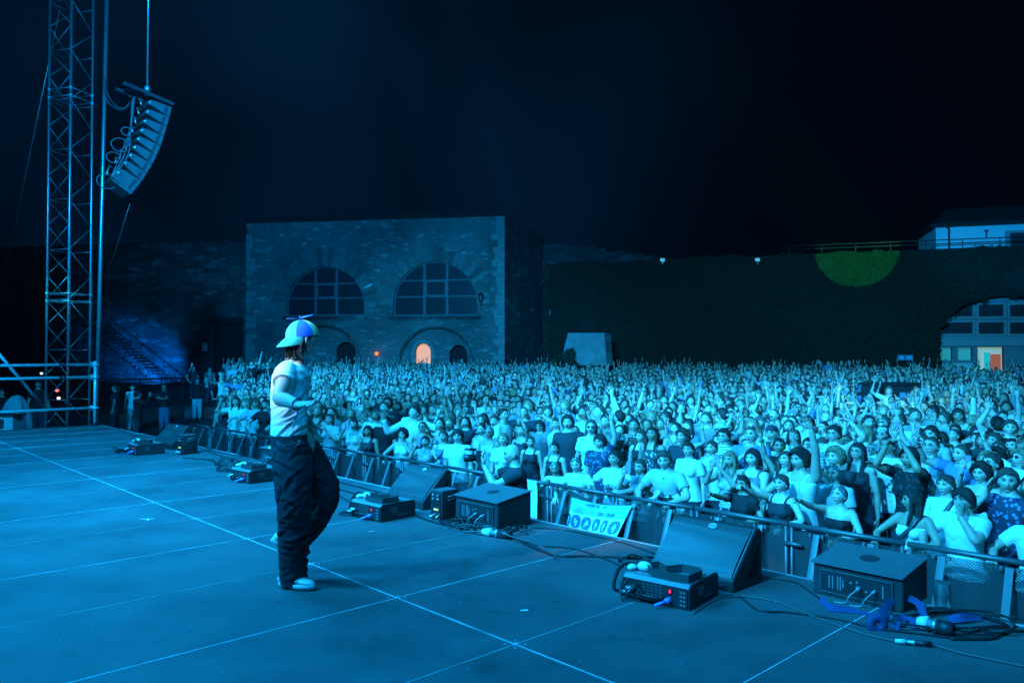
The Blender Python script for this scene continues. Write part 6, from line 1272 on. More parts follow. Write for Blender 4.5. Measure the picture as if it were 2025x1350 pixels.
L = [
 (2052, 1015, FR, 'rail', False, 'closed', 'short', 'dark', 'tee', 'white', 'person in white tee gripping the barrier at the right picture edge', 'the right edge person', {}),
 (1996, 950, 6.75, 'mouth', False, 'closed', 'short', 'brown', 'tee', 'mid blue', 'young man in dark patterned shirt seen in profile near the right edge', 'patterned shirt man', dict(pat=M_floral, hy=30)),
 (1908, 988, FR, 'mouth', False, 'open', 'fringe', 'dark', 'tee', 'white', 'boy in white tee shouting with one hand beside his mouth', 'shouting boy', dict(hy=0, mirror=True)),
 (1872, 958, 6.85, 'relaxed', True, 'smile', 'bun', 'brown', 'tee', 'white', 'smiling woman with pulled back hair in white tee behind the shouting boy', 'tied hair woman', dict(extra=('strap',))),
 (1806, 988, FR, 'rail', True, 'smile', 'long', 'dark', 'band', 'white', 'woman in white strapless top with dark cross strap holding the rail', 'strapless top woman', dict(hy=-45, extra=('strap',))),
 (1942, 935, 7.5, 'relaxed', True, 'smile', 'curly', 'dark', 'tank', 'white', 'smiling woman with tied dark curls in pale top behind the patterned shirt man', 'smiling curly woman', {}),
 (1660, 978, FR, 'point_rail', True, 'smile', 'wrap', 'dark', 'band', 'black', 'laughing woman with white headscarf and black halter top pointing forward', 'headscarf woman', dict(hp=16)),
 (1648, 935, 6.9, 'relaxed', False, 'smile', 'wrap', 'dark', 'tee', 'pale', 'laughing man with patterned headband just behind the white headscarf woman', 'headband man', dict(hy=18)),
 (1583, 908, 6.62, 'up_rail', False, 'open', 'curly', 'dark', 'tank', 'white', 'curly haired young man in pale sleeveless top throwing one arm high', 'tall curly man', dict(hy=10, mirror=True)),
 (1546, 955, FR, 'point_rail', True, 'smile', 'bun', 'brown', 'tank', 'dark', 'woman with messy bun and dark tank top pointing at the stage', 'messy bun woman', dict(hp=10)),
 (1470, 958, FR, 'point_rail', True, 'smile', 'tail', 'dark', 'tee', 'black', 'dark haired woman in black top pointing, left of the messy bun woman', 'black top woman', {}),
 (1338, 900, 6.55, 'rail', False, 'smile', 'short', 'brown', 'tee', 'pale', 'man in striped tee leaning over long haired woman at the barrier', 'striped tee man', dict(pat=None, lean=10, hy=25)),
 (1320, 957, FR, 'chin', True, 'closed', 'long', 'brown', 'tank', 'black', 'long haired woman in black top resting her chin on her hand', 'resting chin woman', dict(hp=2, smin=.80)),
 (1267, 922, 6.4, 'phone_rail', True, 'closed', 'tail', 'brown', 'tee', 'grey', 'woman in dark glasses and grey tee filming beside the white lanyard woman', 'filming glasses woman', dict(extra=('glasses',), phone=True)),
 (1216, 905, FR, 'rail', True, 'smile', 'bun', 'dark', 'tee', 'white', 'woman in white shirt with black embroidery and lanyard above the banner', 'white lanyard woman', dict(extra=('lanyard', 'print'))),
 (1155, 912, FR, 'rail', True, 'smile', 'wrap', 'dark', 'tee', 'white', 'headscarf woman in white tee leaning both arms on rail above banner', 'leaning scarf woman', dict(hy=10, lean=8)),
 (1108, 925, FR, 'clasp', True, 'closed', 'wrap', 'dark', 'tee', 'white', 'leftmost headscarf person in white tee beside the hanging towel', 'towel side fan', dict(hy=20, lean=6, smin=.8)),
 (1187, 873, 7.1, 'right_up', False, 'smile', 'fringe', 'dark', 'tee', 'mid blue', 'grinning boy in patterned shirt stretching one arm high above the lanyard woman', 'grinning boy', dict(pat=M_floral, mirror=True)),
 (1097, 888, 7.0, 'relaxed', True, 'smile', 'tail', 'dark', 'tank', 'dark', 'smiling woman in dark tank top behind the headscarf pair', 'smiling tank woman', dict(hp=10)),
 (1050, 873, 7.2, 'relaxed', True, 'closed', 'tail', 'brown', 'tank', 'dark', 'ponytailed woman in profile directly behind the bald cameraman', 'ponytail profile woman', dict(hy=35)),
 (1068, 842, 8.2, 'head_hand', False, 'smile', 'fringe', 'dark', 'tee', 'grey', 'young man in dark sunglasses raising a bent arm behind the ponytailed woman', 'sunglasses man', dict(extra=('shades',), mirror=True)),
 (996, 868, 6.6, 'relaxed', True, 'smile', 'tail', 'fair', 'tee', 'white', 'smiling fair woman with ponytail left of the bald cameraman', 'fair ponytail woman', dict(hp=10)),
 (968, 855, 7.0, 'relaxed', True, 'smile', 'wrap', 'dark', 'tank', 'pale', 'woman in pale top and sunglasses left of the fair ponytail woman', 'pale top woman', dict(extra=('shades',), hp=12)),
 (906, 862, FR, 'relaxed', False, 'closed', 'fringe', 'dark', 'tee', 'white', 'dark haired boy in bright white tee behind the middle wedge monitor', 'white tee boy', dict(hy=10, smax=1.05)),
 (877, 862, 6.5, 'relaxed', True, 'smile', 'bun', 'brown', 'tank', 'mid blue', 'smiling woman in blue tank top left of the white tee boy', 'blue tank woman', dict(hp=8, extra=('strap',))),
 (842, 872, FR, 'phone_rail', True, 'smile', 'bun', 'dark', 'tank', 'pale', 'woman filming with a pale phone at the rail above the middle wedge', 'phone filming woman', dict(phone=True)),
 (797, 858, FR, 'mouth', True, 'closed', 'curly', 'dark', 'tank', 'white', 'woman in white top hiding her face behind a raised hand at the rail', 'hidden face woman', dict(mirror=True)),
 (760, 830, 6.9, 'relaxed', False, 'closed', 'short', 'dark', 'tee', 'black', 'man in plain black tee standing behind the hidden face woman', 'black tee man', {}),
 (728, 852, FR, 'relaxed', True, 'smile', 'bob', 'dark', 'tank', 'dark', 'smiling woman with fringe and dark vest at the rail left of black tee man', 'dark vest woman', dict(extra=('strap',))),
 (700, 838, FR, 'phone_rail', True, 'smile', 'tail', 'dark', 'tank', 'white', 'ponytailed woman in white tank top holding a phone at the rail', 'white tank woman', dict(phone=True)),
 (652, 828, FR, 'clasp', True, 'smile', 'tail', 'brown', 'tee', 'pale', 'woman in pale tee with clasped hands nearest the performer at the rail', 'clasped hands woman', dict(hy=-10)),
 (1650, 848, 8.6, 'head_hand', False, 'smile', 'short', 'dark', 'tank', 'white', 'bearded man with glasses and white tank, hand behind his head', 'bearded glasses man', dict(extra=('glasses',), mirror=True)),
 (1697, 893, 7.6, 'one_bent', True, 'smile', 'long', 'dark', 'tank', 'dark', 'long haired woman in glasses and dark top left of white tee man', 'glasses long hair woman', dict(extra=('glasses',), hp=12)),
 (1757, 873, 7.9, 'forward', False, 'smile', 'crop', 'dark', 'tee', 'white', 'dark skinned man with short hair in loose white tee', 'loose white tee man', dict(skin=(.30, .19, .13), hy=-10)),
 (1800, 905, 7.2, 'heart', True, 'closed', 'short', 'dark', 'tee', 'dark', 'person in dark patterned tee holding both arms up in front of head', 'raised arms person', dict(pat=M_floral)),
 (1432, 862, 8.0, 'relaxed', False, 'smile', 'short', 'dark', 'tee', 'white', 'man in glasses and white striped tee right of middle crowd', 'glasses man', dict(pat=M_stripe, extra=('glasses',))),
 (1408, 885, 7.6, 'relaxed', True, 'open', 'bun', 'brown', 'tee', 'white', 'singing woman in white printed tee in front of the striped glasses man', 'singing woman', dict(hp=10)),
 (1363, 888, 7.4, 'relaxed', True, 'smile', 'tail', 'dark', 'tee', 'white', 'smiling woman with tied hair behind the man in striped tee', 'woman behind him', {}),
 (1445, 908, 6.9, 'phone', True, 'closed', 'long', 'fair', 'tank', 'pale', 'fair long haired woman filming with dark phone before her face', 'fair filming woman', dict(phone=True)),
 (1490, 905, 6.9, 'clasp', True, 'closed', 'bob', 'dark', 'tank', 'grey', 'woman with bobbed hair and hand on mouth right of the fair filming woman', 'bobbed woman', {}),
 (1290, 858, 7.7, 'relaxed', True, 'smile', 'long', 'dark', 'tank', 'pale', 'laughing long haired woman in floral pale top behind the grinning boy', 'floral top woman', dict(pat=M_floral, hp=16)),
 (1268, 862, 7.9, 'relaxed', True, 'smile', 'long', 'brown', 'tank', 'dark', 'woman with glossy long hair left of the floral top woman', 'glossy hair woman', dict(hy=-10)),
 (1100, 838, 8.3, 'relaxed', False, 'closed', 'short', 'brown', 'tee', 'pale', 'short haired man in pale tee looking up behind the smiling tank woman', 'short haired man', dict(hp=10)),
 (1795, 0, 0, None, 0, 0, 0, 0, 0, 0, 0, 0, {}),
 (467, 793, FR + .1, 'both_bent', True, 'smile', 'long', 'dark', 'tee', 'white', 'long haired woman in white tee with both arms up at the barrier left end', 'left end woman', {}),
 (486, 797, FR + .1, 'rail', True, 'smile', 'bob', 'fair', 'tee', 'white', 'second woman from the left end of the barrier, in white tee', 'second left woman', {}),
 (506, 797, FR + .1, 'rail', False, 'smile', 'fringe', 'brown', 'tee', 'pale', 'third person from the left end of barrier with light fringe', 'third left person', {}),
 (526, 796, FR + .1, 'rail', True, 'closed', 'long', 'dark', 'tee', 'black', 'black shirted long haired person at the rail just left of the performer', 'fourth left person', {}),
]
for q, e in enumerate(L):
    if e[3] is None: continue
    px, py, v, pose, fem, expr, hair, hc, top, tone, lab, short, kw = e; kw = dict(kw); ph = kw.pop('phone', False); kw.setdefault('seed', q)
    if hair == 'bald': pass
    t, G = special(px, py, v, pose, fem, expr, hair, hc, top, tone, lab, short, **kw)
    if ph: phone_in(t, G, 'the ' + short, both=True)
# white pattern on dark and bald cameraman in the pit
t, G = special(1028, 896, 5.62, 'phone', False, 'closed', 'bald', 'grey', 'tee', 'dark', 'bald cameraman in black tee filming from the pit before the barrier', 'bald cameraman', face=fdir(188), seed=71, hp=0, lean=2, group=None, smin=.8)
def camera_in(t, G, label, short=False):
    Mx = Matrix.LocRotScale(t.location, t.rotation_euler, t.scale); a = G['arm'][1][2]; c = Mx @ Vector((0, a.y + .04, a.z + .07)); o = thing('camera', label, 'camera', c, t.rotation_euler[2])
    mb = MB(); box(mb, (0, 0, 0), (.14, .075, .10), bev=.01); box(mb, (0, 0, .06), (.05, .06, .035), bev=.008); mb.build('camera_body', M_black, o, smooth=False)
    mb = MB(); tube(mb, [(0, .035, 0), (0, .08, 0), (0, .085, 0), (0, .17, 0)], [.036, .036, .042, .042], 16); mb.build('lens', M_black, o)
    if short: return o
    mb = MB(); tube(mb, catmull([(.07, -.02, .03), (.10, -.06, -.12), (.03, -.08, -.2), (-.07, -.02, .03)], 5), .008, 6); mb.build('strap', M_rubber, o); mb = MB(); tube(mb, [(0, .03, .09), (0, .16, .10)], .014, 8); mb.build('microphone', M_rubber, o); return o
camera_in(t, G, 'black video camera with lens held by the bald cameraman')
# raised terrace at the back left
a_, b_, c_, d_ = dp(366, 700, 31), dp(545, 700, 31), dp(520, 700, 57), dp(420, 700, 57); mb = MB(); mb.add([(q.x, q.y, z) for z in (GZ - .1, -.504) for q in (a_, b_, c_, d_)], [(3, 2, 1, 0), (4, 5, 6, 7), (0, 1, 5, 4), (1, 2, 6, 5), (2, 3, 7, 6), (3, 0, 4, 7)])
tag(mb.build('terrace', M_stone_dk, smooth=False), kind='structure')
# bystanders left of the crowd
BY = 'bystanders in the open area left of the crowd'
def standing(px, py, Y, **k):
    Y = Y * 1.12; p = dp(px, py, Y); g_ = -.5 if py < 736 else gz(Y); s = min(max((p.z - g_) / 1.595, .88), 1.12); return (p.x, p.y, g_), s
for (px, py, Y, pose, fem, hair, top, tone, legs, face, lab, seed) in (
 (262, 766, 23.5, 'relaxed', True, 'bun', 'tee', 'white', 'pale', 290, 'bystander in white tee and pale trousers behind the dark photographer', 81),
 (325, 764, 23.8, 'crossed', True, 'tail', 'tee', 'black', 'jeans', 270, 'bystander in black tee and light jeans with folded arms', 82),
 (228, 766, 22.5, 'relaxed', True, 'tail', 'tee', 'dark', 'dark', 200, 'dark clothed bystander walking just right of the guard rail post', 83),
 (383, 728, 33.0, 'phone_high', True, 'long', 'tee', 'dark', 'dark', 290, 'bystander holding a phone overhead left of the two standing men', 84),
 (390, 752, 27.0, 'both_bent', True, 'long', 'tee', 'black', 'pale', 300, 'dancing bystander in black top with bent arms by the barrier end', 85),
 (415, 730, 31.0, 'relaxed', False, 'short', 'tee', 'pale', 'dark', 280, 'man in patterned pale shirt standing still behind the barrier end', 86),
 (443, 722, 33.0, 'crossed', False, 'short', 'tee', 'black', 'dark', 280, 'man in black tee with folded arms right of the pale shirt man', 87),
 (478, 730, 32.0, 'relaxed', True, 'bob', 'tee', 'grey', 'dark', 275, 'short haired woman in grey tee standing back from the rail', 88),
 (505, 722, 33.0, 'relaxed', True, 'long', 'tee', 'white', 'dark', 275, 'tall bystander in loose white tee left of the performer shoulder', 89),
 (465, 752, 24.0, 'one_bent', False, 'short', 'tee', 'mid blue', 'dark', 280, 'bearded man in blue tee holding up a hand behind the left end woman', 90),
 (485, 760, 22.0, 'relaxed', True, 'bun', 'tee', 'white', 'dark', 285, 'woman in bright white tee between two left end rows', 91),
 (76, 760, 21.5, 'relaxed', False, 'short', 'tee', 'black', 'dark', 300, 'black clothed stagehand standing behind the truss tower', 92),
 (4, 776, 21.0, 'relaxed', False, 'short', 'tee', 'black', 'dark', 300, 'stagehand cut off by the left picture edge behind guard rail', 93)):
    loc, s = standing(px, py, Y); f = fdir(face)
    t, G = person(loc, f, s, pose, fem, ['smile', 'closed'][seed % 2], hair, 'dark', top, tone, lab, legs=legs, seed=seed, group=BY, lod=0 if Y < 28 else 1, pat=M_floral if seed == 86 else None)
    SP.append((loc[0], loc[1], px, py, None))
    if seed == 84: phone_in(t, G, 'a bystander overhead near the left wall')
t, G = person((dp(272, 785, 23.0).x, 23.0, gz(23)), fdir(20), .97, 'phone', False, 'closed', 'curly', 'dark', 'long', 'black', 'curly haired photographer in black standing in the pit at far left', seed=95, group=None)
camera_in(t, G, 'small dark camera held by the curly haired pit photographer', True)
print('specials', time.time() - t1)

# the next audience members: one individual each
HN = {'short': 'short haired', 'long': 'long haired', 'tail': 'ponytailed', 'bun': 'bun haired', 'curly': 'curly haired', 'bob': 'bob haired', 'fringe': 'fringe haired', 'crop': 'crop haired', 'wrap': 'headscarf'}
PN = {'relaxed': 'arms down', 'right_up': 'one arm straight up', 'both_up': 'both arms straight up', 'one_bent': 'one hand raised', 'fist': 'fist raised', 'point': 'pointing', 'phone': 'filming', 'phone_high': 'phone held high', 'clasp': 'hands clasped', 'mouth': 'hand by mouth', 'heart': 'hands joined overhead', 'forward': 'arms reaching forward', 'head_hand': 'hand on head', 'both_bent': 'both hands raised', 'rail': 'arms on rail'}
TN = {'tee': 'tee', 'tank': 'tank top', 'long': 'long sleeves', 'band': 'strapless top'}
def gx_person(rg_, front=False):
    fem = rg_.random() < .58
    pose = rg_.choices(['relaxed', 'right_up', 'both_up', 'one_bent', 'fist', 'point', 'phone', 'phone_high', 'clasp', 'mouth', 'heart', 'forward', 'both_bent', 'head_hand'], [24, 11, 5, 8, 4, 3, 5, 4, 9, 3, 1, 4, 5, 1.5])[0]
    hair = rg_.choice(['long', 'long', 'tail', 'bun', 'bob', 'long', 'curly']) if fem else rg_.choice(['short', 'short', 'fringe', 'crop', 'curly'])
    top = rg_.choices(['tee', 'tank', 'band'], [4, 5, 1])[0] if fem else rg_.choices(['tee', 'tank', 'long'], [8, 1.5, 1])[0]
    tone = rg_.choices(list(TONES), [28, 22, 12, 12, 16, 10])[0]; hc = rg_.choices(['dark', 'brown', 'fair'], [5, 4, 1.5])[0]
    return dict(fem=fem, pose=pose, hair=hair, top=top, tone=tone, hcol=hc, expr=rg_.choice(['smile', 'smile', 'closed', 'open']))
def project(p):
    d = Vector(p) - Vector((0, 0, CAMZ)); c, s = math.cos(PITCH), math.sin(PITCH); y = d.y * c + d.z * s; z = -d.y * s + d.z * c
    return 1012.5 + F * d.x / y, 675 - F * z / y, y
def zg(p, px): return -.504 if (p.y > 31.3 and 372 < px < 545 - (p.y - 31)) else gz(p.y)
cands = []; rg_ = random.Random(11)
v = 7.66; row = 0
while v < 52:
    st = .50 if v < 16 else .64; u = -46 + (row % 2) * .27
    while u < min(60, 18.4 + max(0, v - 7.7) * 2.8):
        uu, vv = u + rg_.uniform(-.14, .14), v + rg_.uniform(-.12, .12) * (1 if row else .2); u += st
        p = uv(uu, vv, GZ)
        if p.y < 3: continue
        px, py, Y = project(p + Vector((0, 0, 1.6)))
        if px > 2025 + 1528 * .5 / Y or px < 438 + max(0, Y - 19) * 1.5 + rg_.uniform(-25, 25): continue
        lim = 49.5 - max(0, (px - 1000)) / 1025 * 8.5 + rg_.uniform(-2.5, 1)
        if 1085 < px < 1230: lim = min(lim, 42)
        if Y > lim or (Y > 43 and py > 760): continue
        if px < 540 and rg_.random() < .12: continue
        if rg_.random() < (.04 if Y < 14 else .10): continue
        # the black mixing case in the crowd
        bad = False
        for sx, sy, spx, spy, nm in SP:
            dx, dy = p.x - sx, p.y - sy; d2 = dx * dx + dy * dy
            if d2 < .40 ** 2: bad = True; break
            dl = math.hypot(sx, sy)
            if d2 < 1.9 ** 2 and Y < math.hypot(sy, 0) - .1 and abs(px - spx) < 1528 * .26 / Y: bad = True; break
        if bad: continue
        cands.append((Y, uu, vv, p, px, py))
    v += .48 if v < 16 else .78; row += 1
cands.sort(key=lambda c: c[0]); NI = 236
near, far = cands[:NI], cands[NI:]
print('candidates', len(cands), 'near limit', near[-1][0])
names = set(); anchors = [s for s in SP if s[4]]
def label_for(a, p, px):
    best = None
    for sx, sy, spx, spy, nm in anchors:
        dist = math.hypot(p.x, p.y) - math.hypot(sx, sy); q = abs(px - spx) / 30 + abs(dist) * .25
        if best is None or q < best[0]: best = (q, dist, nm, px - spx)
    k = max(1, min(20, round(abs(best[1]) / .5))); rel = NUMW[k] + (' behind ' if best[1] > 0 else ' before ')
    rel2 = NUMW[k] + (' behind ' if best[1] > 0 else ' before ')
    s = '%s person, %s %s, %s, %s%s' % (HN[a['hair']], a['tone'], TN[a['top']], PN[a['pose']], rel2, best[2])
    if len(s.split()) > 16: s = s.replace(' person,', ',')
    if len(s.split()) > 16: s = s.replace(' straight up', ' up')
    return s
VARI = {}
for i, (Y, uu, vv, p, px, py) in enumerate(near):
    for tr in range(60):
        a = gx_person(rg_)
        if vv < 7.9 and a['pose'] in ('relaxed', 'forward'): a['pose'] = 'rail'
        if vv < 7.9 and a['pose'] == 'both_up' : continue
        lab = label_for(a, p, px)
        if tr > 45: a['pose'] = ['clasp', 'one_bent', 'fist', 'mouth'][tr % 4]; lab = label_for(a, p, px)
        elif tr > 12: lab = lab.replace(' person,', ',').replace(' behind ', ' behind, left of ' if px < 0 + [s for s in anchors if s[4] and lab.endswith(s[4])][0][2] else ' behind, right of ')
        if lab not in names: break
    names.add(lab)
    key = (a['pose'], a['fem']); vr = VARI.setdefault(key, []); 
    if len(vr) < 2: vr.append((a['expr'], [9, 17, 12][len(vr)], [0, 18, -15][len(vr)], 100 + len(VARI) * 3 + len(vr)))
    ex, hp, hy, sd = vr[i % len(vr)]
    d = (PERF - Vector((p.x, p.y))).normalized(); base = Vector((-VX, -VY)); d = (d * .8 + base * .45).normalized(); an = rg_.gauss(0, .25); 
    if rg_.random() < .05: an += rg_.choice([-1, 1]) * 1.6
    f = (d.x * math.cos(an) - d.y * math.sin(an), d.x * math.sin(an) + d.y * math.cos(an))
    ext = []
    if rg_.random() < .12: ext.append('glasses')
    elif rg_.random() < .05: ext.append('shades')
    if rg_.random() < .15: ext.append('bracelet')
    if a['hair'] in ('short', 'crop') and rg_.random() < .12: ext.append(rg_.choice(['cap', 'backcap']))
    if a['top'] in ('tank',) and rg_.random() < .2: ext.append('strap')
    if a['top'] == 'tee' and rg_.random() < .2: ext.append('print')
    h = rg_.gauss(.97 if a['fem'] else 1.045, .035)
    t, G = person((p.x, p.y, zg(p, px)), f, h, a['pose'], a['fem'], ex, a['hair'], a['hcol'], a['top'], a['tone'], lab, hp=hp, hy=hy, mirror=rg_.random() < .5, lod=0 if Y < 11.5 else 1, seed=sd, pat=rg_.choices([None, M_floral, M_stripe], [8, 1, 1])[0], extra=ext, skin=rg_.choice(SKIN))
    t.rotation_euler[0] += rg_.gauss(0, .035); t.rotation_euler[1] += rg_.gauss(0, .045)
    if a['pose'] in ('phone', 'phone_high'):
        mi = t.scale[0] < 0; phone_in(t, G, lab.split(',')[0].replace(' person', '') + ' fan,' + lab.split(',')[1] + ',' + lab.split(',', 3)[-1], both=a['pose'] == 'phone')
print('near', time.time() - t1)

# the far crowd, past counting: one object of low detail figures
def template(pose, fem, expr, hair, top, lod, hp, hy, seed):
    G = person_geo(pose, fem, expr, hp, hy, 0, lod, (top,), seed); out = []
    hs = hairshell(hair, fem, lod).xform(G['HM']); tr = trousers_geo(lod)
    parts = [(G['body'], 0), (G[top], 1), (hs, 2), (tr, 3)]
    if pose.startswith('phone'):
        a = G['arm'][1]; mb = MB(); box(mb, a[2] + Vector(a[3]['f']).normalized() * .12, (.075, .012, .15)); parts.append((mb, 4))
    V = []; T = []; tg = []; C = []; n = 0
    for mb, k in parts:
        v_ = mb.verts(); c_ = np.concatenate(mb.C); cut = v_[:, 2] < (.50 if lod == 1 else .62)
        for f in mb.F:
            if all(cut[j] for j in f): continue
            for j in range(1, len(f) - 1): T.append((f[0] + n, f[j] + n, f[j + 1] + n))
        V.append(v_); C.append(c_); tg.append(np.full(len(v_), k)); n += len(v_)
    V = np.concatenate(V); T = np.array(T); C = np.concatenate(C); tg = np.concatenate(tg); use = np.unique(T); mp = np.full(len(V), -1); mp[use] = np.arange(len(use))
    return V[use], mp[T], C[use], tg[use]
TPL = {1: [], 2: []}
PC = ['relaxed'] * 9 + ['right_up', 'one_bent', 'right_up', 'one_bent', 'clasp', 'both_up', 'phone', 'phone_high', 'fist', 'right_up', 'both_bent', 'forward', 'head_hand', 'mouth', 'point']
for lod in (1, 2):
    for i, pz in enumerate(PC):
        fem = (i * 7 + lod) % 5 < 3; hair = ['long', 'tail', 'bob', 'long', 'bun'][i % 5] if fem else ['short', 'fringe', 'curly', 'short'][i % 4]
        TPL[lod].append(template(pz, fem, ['smile', 'closed', 'open'][i % 3], hair, ('tee', 'tank', 'band')[(i * 3) % 5 % 3] if fem else 'tee', lod, [8, 14, 18][i % 3], [0, 20, -20][(i // 2) % 3], i))
print('templates', time.time() - t1, [len(t_[1]) for t_ in TPL[1]][:3], [len(t_[1]) for t_ in TPL[2]][:3])
Vs, Ts, Cs = [], [], []; n = 0; ng = np.random.default_rng(21)
for (Y, uu, vv, p, px, py) in far:
    V, T, C, tg = TPL[1 if Y < 21 else 2][ng.integers(len(PC))]
    d = (PERF - Vector((p.x, p.y))).normalized(); an = math.atan2(d.y, d.x) - PI / 2 + ng.normal(0, .3) + (ng.random() < .06) * 2.5; c, s = math.cos(an), math.sin(an); h = ng.normal(1.0, .05)
    R = np.array([[c, -s, 0], [s, c, 0], [0, 0, 1]]); mir_ = -1 if ng.random() < .5 else 1
    W_ = (V * np.array([mir_ * h, h, h])) @ R.T + np.array([p.x, p.y, zg(p, px)])
    tn = list(TONES.values())[ng.choice(6, p=[.26, .22, .13, .13, .16, .10])]; hc_ = list(HCOL.values())[ng.choice(3, p=[.5, .35, .15])]; sk_ = SKIN[ng.integers(6)]
    tab = np.array([sk_, tn, hc_, (.04, .05, .07), (.02, .02, .02)]); Vs.append(W_); Ts.append((T if mir_ > 0 else T[:, ::-1]) + n); Cs.append(tab[tg] * C); n += len(V)
Vs, Ts, Cs = np.concatenate(Vs), np.concatenate(Ts), np.concatenate(Cs)
me = bpy.data.meshes.new('crowd'); me.vertices.add(len(Vs)); me.vertices.foreach_set('co', Vs.astype(np.float32).ravel()); me.loops.add(Ts.size); me.loops.foreach_set('vertex_index', Ts.astype(np.int32).ravel()); me.polygons.add(len(Ts)); me.polygons.foreach_set('loop_start', np.arange(0, Ts.size, 3, dtype=np.int32)); me.update(calc_edges=True)
a = me.color_attributes.new('Col', 'BYTE_COLOR', 'POINT'); a.data.foreach_set('color', np.c_[np.clip(Cs, 0, 1), np.ones(len(Cs))].astype(np.float32).ravel())
me.polygons.foreach_set('use_smooth', np.ones(len(Ts), bool)); me.materials.append(mat('far_people', (1, 1, 1), .7, vcol=True)); tag(ob('crowd', me), 'dense far crowd filling the ground back to the walls', 'crowd', kind='stuff')
print('far crowd', len(far), 'tris', len(Ts), time.time() - t1)
# dark case standing in the crowd
q = dp(1762, 792, 22.5); t = thing('black_case', 'large black flight case with two pale labels standing among the crowd at right', 'case', (q.x, q.y, GZ), .25)
mb = MB(); box(mb, (0, 0, .95), (1.5, .7, 1.9), bev=.03); mb.build('case_body', M_blackbox, t, smooth=False); mb = MB(); box(mb, (0, 0, 1.94), (1.6, .8, .08), bev=.02); mb.build('lid', M_black, t, smooth=False)
for x in (.1, .36): mb = MB(); box(mb, (x, -.355, 1.62), (.2, .01, .18)); mb.build('label_plate', mat('plate_blue', (.25, .32, .45), .6), t, smooth=False)
# four people on a raised step by the ivy wall
for (px, py, pose, tone, lab) in ((1618, 714, 'phone', 'black', 'leftmost of the people on the raised step before the ivy wall'), (1638, 717, 'relaxed', 'mid blue', 'pale shirted person on the raised step before the ivy wall'), (1664, 716, 'relaxed', 'dark', 'third person from left on the raised step before the ivy wall'), (1680, 716, 'relaxed', 'black', 'rightmost dim person on the raised step before the ivy wall')):
    p = dp(px, py, 41.0); s = 1.03; person((p.x, p.y, p.z - 1.595 * s), fdir(250), s, pose, False, 'closed', 'short', 'dark', 'tee', tone, lab, lod=1, seed=120, group='people on the raised step')
p = dp(1650, 716, 41); mb = MB(); zt = p.z - 1.595 * 1.03; box(mb, (p.x, 41.2, (GZ + zt) / 2 - .002), (2.6, 1.2, zt - GZ), bev=.02); tag(mb.build('raised_step', M_black, smooth=False), 'dark low platform carrying four people before the ivy wall', 'platform')

# ------------------------------------------------------------------ the performer
PO = Vector((dp(585, 1160, 5.26).x, 5.26, 0)); pf = thing('person', 'performer in white tee, baggy dark jeans and backwards propeller cap striding across the stage', 'person', PO)
def J(x, y, Y): return dp(x, y, Y) - PO
def sh_(mb): return mb
TH = math.radians(14); fd = Vector((math.cos(TH), math.sin(TH), 0)); rd = Vector((math.sin(TH), -math.cos(TH), 0))
def ptorso(mb, rows, n=36, grow=0.0):
    V = []
    for (y, xl, xr, lw) in rows:
        a, b_ = J(xl, y, 5.26), J(xr, y, 5.26); c = (a + b_) / 2; hd_ = max((b_.x - a.x) / 2 / math.cos(TH) - lw * math.sin(TH) * .35, .03) + grow
        for j in range(n):
            q = 2 * PI * j / n; e = .85; ca, sa = math.cos(q), math.sin(q)
            V.append(tuple(c + fd * (hd_ * abs(ca) ** e * (1 if ca > 0 else -1)) + rd * ((lw + grow) * abs(sa) ** e * (1 if sa > 0 else -1))))
    k = len(rows); mb.add(V, [(i * n + j, (i + 1) * n + j, (i + 1) * n + (j + 1) % n, i * n + (j + 1) % n) for i in range(k - 1) for j in range(n)] + [tuple(range(n)), tuple((k - 1) * n + j for j in range(n - 1, -1, -1))])
rows = [(711, 572, 598, .055), (716, 560, 602, .09), (722, 549, 606, .145), (731, 542, 611, .180), (745, 537, 616, .185), (760, 536, 616, .175), (780, 535, 613, .165), (800, 536, 610, .16), (822, 537, 609, .158), (845, 535, 610, .165), (859, 534, 612, .17)]
RS, LS = J(566, 737, 5.10), J(577, 738, 5.44)
RE, RW = J(551, 786, 4.90), J(590, 800, 4.74)
LE, LWr = J(585, 800, 5.50), J(612, 835, 5.46)
HIPR, KNR, ANR = J(576, 880, 5.17), J(580, 1000, 5.12), J(580, 1138, 5.26)
HIPL, KNL, ANL = J(592, 880, 5.36), J(641, 978, 5.38), J(572, 1060, 5.52)
body = MB(); ptorso(body, rows, 28, -.014)
tube(body, catmull([RS, RS.lerp(RE, .5), RE, RE.lerp(RW, .35), RW], 4), [.055, .054, .053, .052, .05, .048, .045, .042, .041, .044, .046, .047, .046, .043, .039, .034, .030], 14)
ellipsoid(body, RS, (.06, .06, .062)); ellipsoid(body, RE, (.041, .041, .041))
tube(body, catmull([LS, LE, LWr], 6), [.055] * 5 + [.045] * 4 + [.035] * 4, 12)
for hp_, kn, an_ in ((HIPR, KNR, ANR), (HIPL, KNL, ANL)): tube(body, [hp_, kn, kn.lerp(an_, .4), an_], [.09, .06, .058, .04], 12)
ellipsoid(body, (HIPR + HIPL) / 2, (.13, .17, .13))
HCp = J(600, 671, 5.24); NB = J(580, 718, 5.27)
tube(body, [NB, NB.lerp(HCp, .45), HCp + Vector((-.03, 0, -.05))], [.062, .058, .055], 16)
B_, _ = remesh(body, .009, 4)
YH = math.radians(-90 + 36)      # head faces right and away from the camera
HMp = Matrix.Translation(HCp) @ Matrix.Rotation(YH, 4, 'Z') @ Matrix.Rotation(math.radians(-4), 4, 'X')
hd_ = make_head(False, 'closed', 0).xform(HMp)
